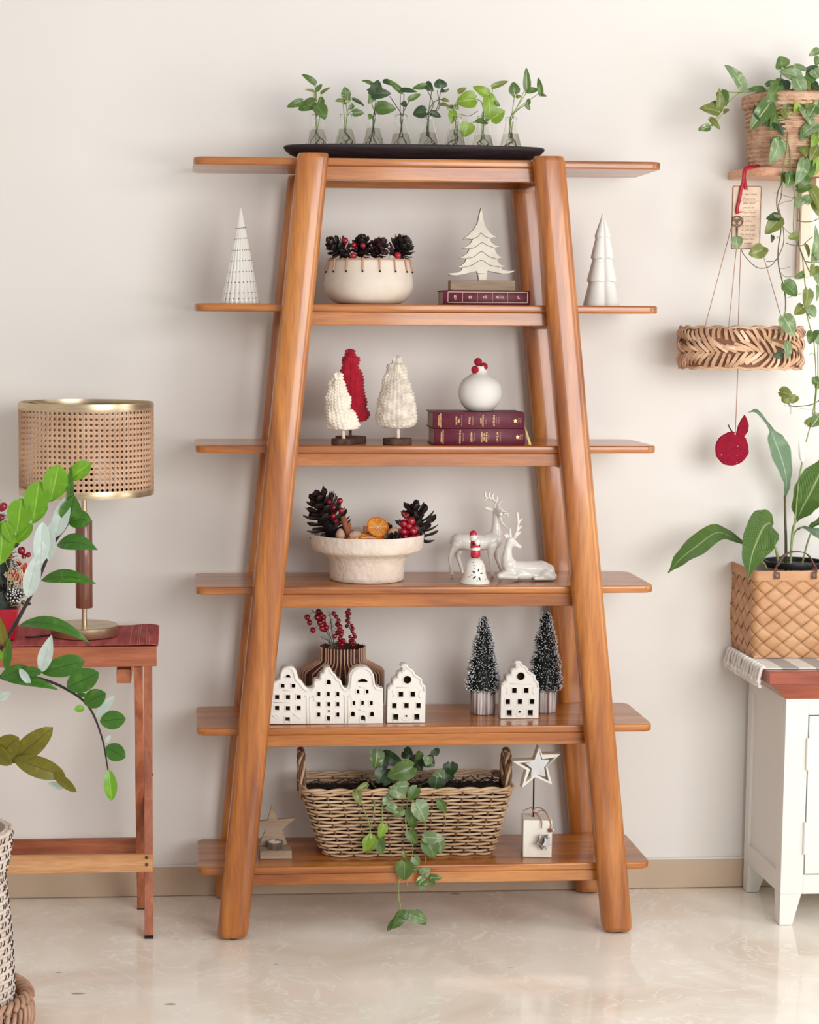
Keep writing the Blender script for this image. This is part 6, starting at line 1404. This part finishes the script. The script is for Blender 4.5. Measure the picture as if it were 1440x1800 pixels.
lines = ['Christmas is coming', 'if you see', 'want much', 'you to me', 'Sing of good', 'of your dear', 'and', 'Say no more', 'to your eyes', 'this downright', 'Santa Claus', 'tonight']
for i, ln in enumerate(['s  may is very', 'if your tree', 'want much', 'you to me', 'ring of good', 'of your dear', 'of love', 'by one more', 'in your eyes', 'this downright', 'Santa Claus', 'tonight']):
    text(ln, .0082, Matrix.Translation((cx_+.006, yt-.0016, cz_+h_/2-.022-i*.0118)) @ FLIP, depth=.0001, shear=.35, sx=.9).build('script_line', 'ink', t, smooth=False)
    if i % 2 == 1: MB().box((cx_+.003, yt-.0016, cz_+h_/2-.0285-i*.0118), (w_*.8, .0003, .0005)).build('ruled_line', 'ink', t)
t = thing('red_ribbon', 'crimson ribbon draped over the wall shelf edge, tied through the tag', 'ribbon', P(1310, 300, yt-.005))
def ribbon(pts, Y, wd, t, nm='ribbon_band'):
    q_ = bez([P(*p, Y[i]) for i, p in enumerate(pts)], 6); vs_ = []
    for i, p in enumerate(q_):
        d = (q_[min(i+1, len(q_)-1)]-q_[max(i-1, 0)]).normalized(); s_ = d.cross(V((0, -1, .12))).normalized()*wd/2; vs_ += [p-s_, p+s_]
    MB().add(vs_, [(2*i, 2*i+1, 2*i+3, 2*i+2) for i in range(len(q_)-1)]).build(nm, 'ribbonred', t, recalc=False, solid=.0008, angle=180)
ribbon([(1335, 292), (1322, 293.5), (1312, 297), (1308, 310), (1311, 330), (1311, 333.5)], [-.15, -.172, -.184, -.186, -.1885, -.1885], .010, t)
ribbon([(1328, 292.5), (1316, 294), (1309, 300), (1307, 318), (1303, 332), (1300, 350), (1296, 368), (1297, 376)], [-.16, -.175, -.187, -.189, -.190, -.191, -.191, -.191], .009, t)
ribbon([(1297, 371), (1301, 373), (1305, 372)], [-.192, -.192, -.192], .003, t)
t = thing('bronze_key', 'small antique bronze key hanging from the red ribbon over the tag', 'key', P(1297, 400, -.192))
yk = -.1935; pk = P(1296.5, 389, yk); g = MB()
for q_ in range(3):
    a = pi/2+q_*2*pi/3; cc = pk+V((.0068*math.cos(a), 0, .0055*math.sin(a))); g.tube([cc+V((.0075*math.cos(s*pi/10), 0, .0075*math.sin(s*pi/10))) for s in range(21)], .0011, 6)
g.tube([pk+V((.0155*math.cos(s*pi/12), 0, .0135*math.sin(s*pi/12))) for s in range(25)], .0013, 6)
g.tube([P(1296, 398, yk), P(1296, 403, yk), P(1296, 422, yk), P(1295, 434, yk)], [.0018, .0026, .0016, .0016], 8); g.box(P(1299, 431, yk), (.008, .002, .006))
g.build('key_body', 'bronze', t, angle=60)

# hanging braided ring
yr = -.150; k = S(yr)
cr_ = P(1302, 611, yr); RX, RY = (1411-1192)/2*k, .118; hr = (P(1300, 576, yr-.1).z-P(1300, 648, yr-.1).z)
t = thing('braided_ring', 'braided water hyacinth hoop hanging on four thin twines at the right', 'hanging ring', (cr_.x, yr, cr_.z))
def on(a, z, off=0): return V((cr_.x+(RX+off)*math.cos(a), yr+(RY+off)*math.sin(a), cr_.z+z))
rg = []
for z, o_ in ((-hr/2+.004, -.004), (hr/2-.004, -.004), (hr/2-.004, -.012), (-hr/2+.004, -.012), (-hr/2+.004, -.004)): rg.append([on(2*pi*q_/72, z, o_) for q_ in range(72)])
g = MB(); g.loft(rg, cap=False); g.build('hoop_core', 'strawdark', t)
nb = 13; rnd = random.Random(2)
for row, (zc_, tl_, L0, cnt) in enumerate(((hr*.34, -.35, .34, 62), (hr*.06, -.98, .60, 60), (-hr*.30, .62, .46, 60))):
    for q_ in range(cnt):
        if rnd.random() < .03: continue
        a = 2*pi*(q_+.5*row)/cnt+rnd.uniform(-.01, .01); grp_ = math.sin(a*6.5+row*1.2)
        tilt = tl_+.35*grp_+rnd.uniform(-.10, .10); L_ = hr*L0*rnd.uniform(.9, 1.1); zc2 = zc_+.06*hr*grp_
        dx_, dz_ = .5*L_*math.sin(tilt), .5*L_*math.cos(tilt)
        if tilt < 0: pass
        dn = on(a-dx_/RX, max(-hr/2+.001, zc2-dz_), -.0015); up_ = on(a+dx_/RX, min(hr/2-.001, zc2+dz_), -.0015); md_ = on(a, zc2, .0055+rnd.uniform(-.001, .0025))
        pts_ = bez([dn, md_, up_], 3); g = MB(); rr_ = []
        wd = rnd.uniform(.0074, .0100); nrm_ = V((math.cos(a), math.sin(a), 0))
        for i_, p_ in enumerate(pts_):
            d_ = (pts_[min(i_+1, len(pts_)-1)]-pts_[max(0, i_-1)]).normalized(); sd_ = d_.cross(nrm_).normalized(); n2 = sd_.cross(d_)
            rr_.append([p_-sd_*wd/2-n2*.0012, p_+sd_*wd/2-n2*.0012, p_+sd_*wd/2+n2*.0012, p_-sd_*wd/2+n2*.0012])
        g.loft(rr_); g.build('straw', rnd.choice(('straw', 'straw', 'jute', 'strawpale')), t, angle=50)
for z_ in (hr/2, -hr/2):
    MB().tube([on(2*pi*q_/90, z_+.0025*math.sin(q_*1.3)*(2.0 if z_ == 0 else 1), .002+(.006*(1+math.sin(q_*.9))/2 if z_ == 0 else -.003)) for q_ in range(91)], .0036, 6).build('edge_strand', 'straw', t, angle=180)
hk_ = V((P(1306, 318, -.12).x, -.12, zSb-.020))
for (u, v, Yq, aa) in ((1239, 571, None, -2.25), (1281, 571, None, -1.75), (1298, 571, None, 1.6), (1380, 552, None, .75)):
    p = on(aa, hr/2-.002, -.006); p.x = P(u, v, p.y).x if True else p.x
    MB().tube([p, hk_], .0010, 5).build('hanging_twine', 'twine', t, angle=180)
MB().tube([on(pi, -hr/2+.003, -.008), on(0, -hr/2+.003, -.008)], .0012, 5).build('cross_twine', 'twine', t)
# felt apple
p0 = V((P(1293, 760, yr).x, yr, P(1293, 760, yr).z)); 
t = thing('felt_apple', 'flat crimson felt apple with one leaf hanging below the braided ring', 'ornament', P(1287, 789, yr))
MB().tube([V((p0.x+.002, yr, cr_.z-hr/2+.003)), p0], .0011, 5).build('apple_twine', 'twine', t)
ca = P(1287, 789, yr); rnd = random.Random(4)
out = [( (30.5+rnd.uniform(-1, 1.2))*k*math.cos(2*pi*i/28), (30.5+rnd.uniform(-1, 1.2))*k*math.sin(2*pi*i/28)) for i in range(28)]
plate([out], .009, .003, Matrix.Translation(ca) @ FLIP).build('apple_body', 'feltdark', t, angle=50)
LZ = zz(1160, 700, 5.143)
o2 = [(P(*LZ(*p), yr).x-ca.x, P(*LZ(*p), yr).z-ca.z) for p in [(690, 310), (705, 250), (735, 190), (765, 148), (785, 185), (803, 245), (795, 300), (760, 350), (720, 345)]]
plate([o2], .007, .002, Matrix.Translation(ca+V((0, -.002, 0))) @ FLIP).build('apple_leaf', 'feltdark', t, angle=50)
MB().tube([P(*LZ(655, 305), yr), P(*LZ(635, 275), yr), P(*LZ(618, 238), yr)], [.0022, .0018, .0016], 6).build('apple_stalk', 'conered', t)
for x, y in ((705, 435), (555, 510), (698, 518), (697, 582)): pp = P(*LZ(x, y), yr-.0048); MB().tube([pp-V((0, 0, .0016)), pp+V((.0004, 0, .0016))], .0006, 5).build('thread_stitch', 'palestick', t)
MB().sphere(P(*LZ(680, 322), yr-.004), .0026, 8, 6).build('knot', 'palestick', t)

# ------------------------------------------------------------------ white cabinet
yc = -.352; X0 = 1.043; X1 = 1.62; yB_ = -.03
t = thing('white_cabinet', 'white painted cabinet with tapered feet, reddish wooden top and hinged door', 'cabinet', ((X0+X1)/2, -.19, 0))
zT = P(1379, 1229, yc).z; z_l = P(1379, 1572, yc).z
X0t = P(1379, 1229, yc).x
def foot(x0_, x1_, y0_, y1_, sgx):
    g = MB(); w0 = (x1_-x0_)
    top = [(x0_, y0_), (x1_, y0_), (x1_, y1_), (x0_, y1_)]; tw = w0*.62
    bx0, bx1 = (x0_, x0_+tw) if sgx > 0 else (x1_-tw, x1_)
    by0, by1 = (y0_, y0_+(y1_-y0_)*.62) if y0_ < -.2 else (y1_-(y1_-y0_)*.62, y1_)
    g.loft([[(bx0, by0, 0.001), (bx1, by0, 0.001), (bx1, by1, 0.001), (bx0, by1, 0.001)], [(x, y, z_l) for x, y in top]]); g.build('foot', 'white', t, bevel=.0015)
fw = .058
for x0_, x1_, sg in ((X0, X0+fw, 1), (X1-fw, X1, -1)):
    foot(x0_, x1_, yc, yc+.05, sg); foot(x0_, x1_, yB_-.05, yB_, sg)
MB().box(((X0+X1)/2, (yc+yB_)/2+.012, (zT+z_l)/2+.01), (X1-X0-.016, yB_-yc-.024, zT-z_l-.02)).build('carcass', 'white', t)
# face frame (front)
doorx0 = P(1417, 1400, yc).x; zd1 = P(1420, 1257, yc).z; zd0 = P(1420, 1538, yc).z
MB().box(((X0+doorx0)/2, yc+.010, (zT+z_l)/2), (doorx0-X0, .020, zT-z_l)).build('front_stile', 'white', t, bevel=.001)
MB().box(((doorx0+X1)/2, yc+.010, (zT+zd1)/2), (X1-doorx0, .020, zT-zd1)).build('top_rail', 'white', t, bevel=.001)
MB().box(((doorx0+X1)/2, yc+.010, (zd0+z_l)/2), (X1-doorx0, .020, zd0-z_l)).build('bottom_rail', 'white', t, bevel=.001)
d_ = MB().box(((doorx0+.003+X1-.05)/2, yc+.009, (zd0+zd1)/2), (X1-.05-doorx0-.003, .018, zd1-zd0-.006)); do = d_.build('door', 'white', t, bevel=.001)
pp_ = MB().box(((doorx0+.06+X1-.10)/2, yc-.001, (zd0+zd1)/2), (X1-.16-doorx0, .004, zd1-zd0-.12)); pp_.build('door_panel', 'white', do, bevel=.002)
for v0, v1 in ((1297, 1353), (1445, 1501)):
    za, zb2 = P(1415, v1, yc).z, P(1415, v0, yc).z
    MB().tube([(doorx0-.0005, yc-.003, za), (doorx0-.0005, yc-.003, zb2)], .0045, 10).build('hinge', 'white', do)
    MB().box((doorx0+.009, yc-.0012, (za+zb2)/2), (.014, .003, zb2-za)).build('hinge_leaf', 'white', do, bevel=.0006)
# side frame
for y0_, y1_, nm in ((yc+.0202, yc+.045, 'side_stile'), (yB_-.035, yB_, 'side_stile')): MB().box((X0+.008, (y0_+y1_)/2, (zT+z_l)/2), (.016, y1_-y0_, zT-z_l)).build(nm, 'white', t, bevel=.001)
zsr = P(1372, 1545, yc).z
ra_, rb_ = yc+.0453, yB_-.0353
MB().box((X0+.008, (ra_+rb_)/2, (z_l+zsr+.012)/2), (.016, rb_-ra_, zsr+.012-z_l)).build('side_rail', 'white', t, bevel=.001)
MB().box((X0+.008, (ra_+rb_)/2, zT-.02), (.016, rb_-ra_, .04)).build('side_rail', 'white', t, bevel=.001)
# top board and moulding
zt1 = P(1400, 1181, yc-.02).z; zt0 = P(1400, 1204, yc-.02).z; xo = P(1352, 1190, yc-.02).x
MB().box(((xo+X1+.02)/2, (yc-.020+yB_+.01)/2, (zt0+zt1)/2), (X1+.02-xo, yB_+.01-yc+.020, zt1-zt0)).build('top_board', 'cherry', t, bevel=.003)
g = MB(); g.loft([[(X0+.001, yc+.001, zT-.001), (X1, yc+.001, zT-.001), (X1, yB_, zT-.001), (X0+.001, yB_, zT-.001)], [(xo+.008, yc-.014, zt0), (X1+.012, yc-.014, zt0), (X1+.012, yB_, zt0), (xo+.008, yB_, zt0)]]); g.build('top_moulding', 'cherry', t, bevel=.001)
# runner cloth with tassels
zc_ = zt1+.001; yc0 = P(1400, 1178.5, 0)
yf_c, yb_c = PZ(1420, 1176, zc_).y, -.035
o = thing('tasselled_cloth', 'white and grey striped cotton cloth with knotted tassels on the cabinet top', 'cloth', (xo+.2, -.2, zc_))
n_s = 15
for s in range(n_s):
    y0_ = yf_c+(yb_c-yf_c)*s/n_s; y1_ = yf_c+(yb_c-yf_c)*(s+1)/n_s
for s in range(14):
    x0_ = xo+.001+(X1+.01-xo)*s/14; x1_ = xo+.001+(X1+.01-xo)*(s+1)/14
    MB().box(((x0_+x1_)/2, (yf_c+yb_c)/2, zc_+.0016), (x1_-x0_+.0004, yb_c-yf_c, .003)).build('cloth_stripe', 'cloth' if s % 2 == 0 else 'clothgrey', o)
rnd = random.Random(9)
for q_ in range(13):
    y = yf_c+.006+(yb_c-yf_c-.012)*q_/12; xx = xo-.0045
    pts = [V((xx+.006, y, zc_+.004)), V((xx-.003, y, zc_+.003)), V((xx-.0065-rnd.uniform(0, .003), y+rnd.uniform(-.003, .003), zc_-.014)), V((xx-.009-rnd.uniform(0, .004), y+rnd.uniform(-.004, .004), zc_-.034)), V((xx-.008, y+rnd.uniform(-.004, .004), zc_-.050))]
    b_ = bez(pts, 4); tt = MB(); tt.tube(b_, [.0056 if i % 2 else .0044 for i in range(len(b_)-1)]+[.006], 7); tt.sphere(pts[3], .0072, 8, 6); tt.build('tassel', 'cloth', o, angle=180)

# lily basket
zb0 = zc_+.0040; yfb = PZ(1345, 1157, zb0).y; ybb = yfb+.215
xl_ = P(1327, 1156, yfb).x-.002; xr_ = xl_+.30
zrim = P(1400, 1003, yfb-.004).z; hbk = zrim-zb0
t = thing('splint_basket', 'square basket of woven wood splints with leather handles on the cabinet', 'basket', ((xl_+xr_)/2, (yfb+ybb)/2, zb0))
def outline(f, off=0):
    gx = .006*f; b_ = .010*math.sin(min(1, f*1.4)*pi)*.5
    pts = rrect(xl_-gx-off-b_, xr_+gx+off+b_, yfb-gx-off-b_, ybb+off, .026 if f < .9 else .016, 6); return pts
Pm = rrect(0, xr_-xl_, 0, ybb-yfb, .026, 6)
def surf(s, h, off=0):
    """s metres along the perimeter from the front-left corner going right (negative = left side), h height"""
    f = h/hbk; pts = outline(f, off); W_ = xr_-xl_; D_ = ybb-yfb
    gx = .006*f; b_ = .010*math.sin(min(1, max(0, f)*1.4)*pi)*.5; x0_, y0_ = xl_-gx-off-b_, yfb-gx-off-b_; r = .022
    if s > r: return V((x0_+min(s, W_), y0_, zb0+h)), V((0, -1, 0))
    if s < -r: return V((x0_, y0_-s, zb0+h)), V((-1, 0, 0))
    a = (s/r+1)/2*pi/2   # 0 at left side ... pi/2 at front
    cx2, cy2 = x0_+r, y0_+r; d = V((-math.cos(a), -math.sin(a), 0)); return V((cx2, cy2, zb0+h))+d*r, d
MB().box(((xl_+xr_)/2, (yfb+ybb)/2, zb0+.004), (xr_-xl_, ybb-yfb, .006)).build('base', 'splint', t)
g = MB(); rg = []
for f in (0, .3, .6, .97): rg.append([(p[0], p[1], zb0+f*hbk+.002) for p in outline(f, -.004)])
for f in (.97, .6, .0): rg.append([(p[0], p[1], zb0+f*hbk+.004) for p in outline(f, -.007)])
g.loft(rg, cap=False); g.build('inner_wall', 'cinnamon', t)
A_ = .0375; hw2 = A_/2
def splint(i, j):
    # plate on a diagonal lattice, basket weave: even cells run one way and sit proud
    cs_, ch = (i+j)*A_/math.sqrt(2)*1.0, (j-i)*A_/math.sqrt(2)*.82
    even = (i+j) % 2 == 0
    d1 = V((1, .82*1.0, 0)).normalized() if even else V((1, -.82, 0)).normalized(); 
    e1 = V((A_/math.sqrt(2), A_/math.sqrt(2)*.82, 0)); e2 = V((A_/math.sqrt(2), -A_/math.sqrt(2)*.82, 0))
    L_, W_ = (e1, e2) if even else (e2, e1)
    g = MB(); nu, nv = 4, 3; vs_ = []
    ok = False
    for v_ in range(nv+1):
        for u_ in range(nu+1):
            a, b = u_/nu-.5, v_/nv-.5
            p2 = V((cs_, ch, 0))+L_*a*1.22+W_*b*.93; h = p2.y; lift = .0024*math.cos(a*pi*1.05)-.0004+(.0006 if even else 0)
            if .002 < h < hbk-.012: ok = True
            h = min(max(h, .001), hbk-.010)
            q0, n0 = surf(p2.x, h); vs_.append(q0+n0*lift)
    if not ok or cs_ < -.235 or cs_ > .33: return
    g.add(vs_, [(v_*(nu+1)+u_, v_*(nu+1)+u_+1, (v_+1)*(nu+1)+u_+1, (v_+1)*(nu+1)+u_) for v_ in range(nv) for u_ in range(nu)])
    g.build('splint', 'splint', t, recalc=False, solid=.0012, angle=60)
for i in range(-14, 14):
    for j in range(-12, 16):
        ch = (j-i)*A_/math.sqrt(2)*.82
        if -.02 < ch < hbk+.01: splint(i, j)
# right side and back: plain joined splints (out of view)
g = MB(); rg = []
for f in (0, .5, .97): rg.append([(p[0], p[1], zb0+f*hbk+.001) for p in outline(f, -.0025)])
g.loft(rg, cap=False); g.build('splint_backing', 'splint', t)
g = MB(); hR = 18*S(yfb); rg = []
for h_, o_ in ((hbk-hR, .004), (hbk, .005), (hbk, -.001), (hbk-hR, -.001), (hbk-hR, .004)): rg.append([(p[0], p[1], zb0+h_) for p in outline(1.0, o_)])
g.loft(rg, cap=False); g.build('rim_band', 'splint', t, bevel=.0006)
def strap(pts, wd, t, nm='handle'):
    q_ = bez(pts, 8); vs_ = []
    o_ = thing if False else None
    for i, p in enumerate(q_):
        vs_ += [p+V((0, -wd/2*0, 0))]
    g = MB(); n = len(q_); v2 = []
    for i, p in enumerate(q_):
        d = (q_[min(i+1, n-1)]-q_[max(0, i-1)]).normalized(); s_ = V((0, 1, 0)); up = d.cross(s_).normalized()
        v2.append([p-s_*wd/2-up*.0012, p+s_*wd/2-up*.0012, p+s_*wd/2+up*.0012, p-s_*wd/2+up*.0012])
    g.loft(v2); return g.build(nm, 'handle', t, angle=50, bevel=.0003)
yh = yfb-.0125
hpts = [P(1366, 1018, yh), P(1366, 1008, yh), P(1366, 996, yh+.012), P(1378, 977, yh+.022), P(1398, 969.5, yh+.026), P(1420, 975, yh+.022), P(1431, 996, yh+.012), P(1431, 1008, yh), P(1431, 1018, yh)]
g = MB(); n = len(hpts); q_ = bez(hpts, 6); v2 = []
for i, p in enumerate(q_):
    f_ = i/(len(q_)-1); flat = min(1, max(0, (min(f_, 1-f_)-.12)/.15)); wd = .0165
    d = (q_[min(i+1, len(q_)-1)]-q_[max(0, i-1)]).normalized()
    s_ = V((1, 0, 0)).lerp(V((.0, 1, 0)), flat).normalized(); s_ = (s_-d*s_.dot(d)).normalized(); 
    if f_ > .5 and flat < 1: s_ = (V((-1, 0, 0)).lerp(V((0, 1, 0)), flat)); s_ = (s_-d*s_.dot(d)).normalized()
    up = d.cross(s_).normalized(); v2.append([p-s_*wd/2-up*.0012, p+s_*wd/2-up*.0012, p+s_*wd/2+up*.0012, p-s_*wd/2+up*.0012])
g.loft(v2); hd = g.build('handle', 'handle', t, angle=60)
for u in (1366, 1431):
    MB().sphere(P(u, 1012.5, yh-.003), .0032, 12, 8, sq=(1, .6, 1)).build('rivet', 'pewter', hd)
MB().lathe([(.080, 0), (.084, .012), (.083, .018), (.078, .018), (.078, .008), (0, .006)], ((xl_+xr_)/2-.01, (yfb+ybb)/2, zrim-.004), 40).build('inner_pot_rim', 'black', t)

# peace lily
ys0 = (yfb+ybb)/2
t = thing('peace_lily', 'peace lily with long ribbed leaves and one white closed flower in the splint basket', 'plant', (P(1400, 1000, ys0).x, ys0, zrim-.02))
ZY = zz(1160, 700, 5.143)
def stalk(pts, Y, r, mat='vine', nm='stalk'): return ptube([ZY(*p) for p in pts], Y, r).build(nm, mat, t, angle=180)
stalk([(1140, 1560), (1140, 1300), (1135, 1100), (1130, 880)], [ys0, ys0, ys0, ys0], [.0045, .0042, .0034, .0030], 'vinedark')
stalk([(1180, 1560), (1190, 1300), (1225, 1080), (1250, 800), (1290, 560)], ys0-.03, [.0032, .003, .0028, .0026, .0024])
stalk([(1185, 1560), (1200, 1280), (1250, 1180), (1320, 1170)], ys0-.02, .0024); stalk([(1280, 1560), (1300, 1440), (1365, 1225), (1440, 1180)], ys0, .0026)
stalk([(1180, 1500), (1200, 1200), (1235, 1110), (1260, 1065)], ys0-.01, .0030); stalk([(1075, 1500), (1050, 1370), (1010, 1300)], ys0-.04, [.0042, .0038, .003]); stalk([(970, 1545), (940, 1490), (880, 1450)], ys0-.05, .0022)
def bigleaf(spine, Y, widths, nrm, mat, fold=.15, nm='leaf'):
    """long leaf following a spine of photo points at given depths; widths in px"""
    q_ = [P(*ZY(*p), Y[i] if isinstance(Y, (list, tuple)) else Y) for i, p in enumerate(spine)]; qs = bez(q_, 5); n = len(qs); k_ = S(ys0)
    def wv(f_):
        x = f_*(len(widths)-1); i = min(int(x), len(widths)-2); r = x-i; r = r*r*(3-2*r); return (widths[i]*(1-r)+widths[i+1]*r)*k_
    N_ = V(nrm)
    def fn(i, j):
        s_ = i*2-1; idx = min(n-1, int(round(j*(n-1)))); p = qs[idx]; d = (qs[min(idx+1, n-1)]-qs[max(0, idx-1)]).normalized()
        N2 = N_ if not isinstance(nrm, list) else V(nrm[0]).lerp(V(nrm[1]), j)
        sd = d.cross(N2).normalized(); nn_ = sd.cross(d); wd = wv(j)/2
        return p+sd*(s_*wd)+nn_*(fold*abs(s_)*wd)+nn_*(.0022*math.sin(j*14+s_*1.5)*abs(s_))
    g = MB(); g.grid(fn, 10, n-1); return g.build(nm, mat, t, recalc=False, angle=180)
bigleaf([(790, 1330), (620, 1240), (500, 1220), (330, 1340), (190, 1450), (75, 1580)], [ys0-.05, ys0-.08, ys0-.10, ys0-.12, ys0-.14, ys0-.15], [3, 26, 34, 38, 24, 2], (.15, -.8, .65), 'P1')
bigleaf([(1020, 1150), (985, 1130), (930, 1180), (880, 1290), (830, 1430), (795, 1640)], [ys0-.04, ys0-.06, ys0-.10, ys0-.125, ys0-.135, ys0-.135], [6, 50, 66, 62, 44, 2], (.25, -1, .45), 'P1', fold=.25)
bigleaf([(1135, 880), (1148, 780), (1130, 650), (1085, 500), (1035, 370), (1005, 285), (945, 195), (870, 115), (795, 130)], [ys0, ys0-.01, ys0-.02, ys0-.03, ys0-.035, ys0-.03, ys0-.03, ys0-.03, ys0-.03], [4, 14, 32, 43, 33, 11, 7, 6, 1], (.3, -1, .2), 'P2', fold=.22)
bigleaf([(1240, 1110), (1290, 990), (1360, 860), (1430, 720), (1500, 560)], [ys0-.01, ys0-.03, ys0-.04, ys0-.04, ys0-.03], [4, 40, 60, 56, 20], (-.3, -1, .3), 'P1')
bigleaf([(1250, 1190), (1290, 1165), (1360, 1190), (1440, 1230), (1520, 1330)], [ys0-.02, ys0-.05, ys0-.08, ys0-.10, ys0-.12], [3, 8, 16, 22, 6], (0, -.7, .8), 'P2')
bigleaf([(1330, 1180), (1400, 1140), (1470, 1110), (1560, 1120)], [ys0, ys0-.01, ys0-.02, ys0-.03], [3, 12, 22, 18], (0, -.7, .8), 'P1')
b0, b1 = P(*ZY(1290, 580), ys0-.03), P(*ZY(1258, 355), ys0-.03); ax = b1-b0; L_ = ax.length
g = MB(); g.lathe([(0, 0), (.0035, .02*L_), (.0068, .22*L_), (.0070, .38*L_), (.0050, .62*L_), (.0022, .82*L_), (.0008, .95*L_), (0, L_)], b0, 16, axis=ax); g.build('flower', 'spathe', t, angle=180)
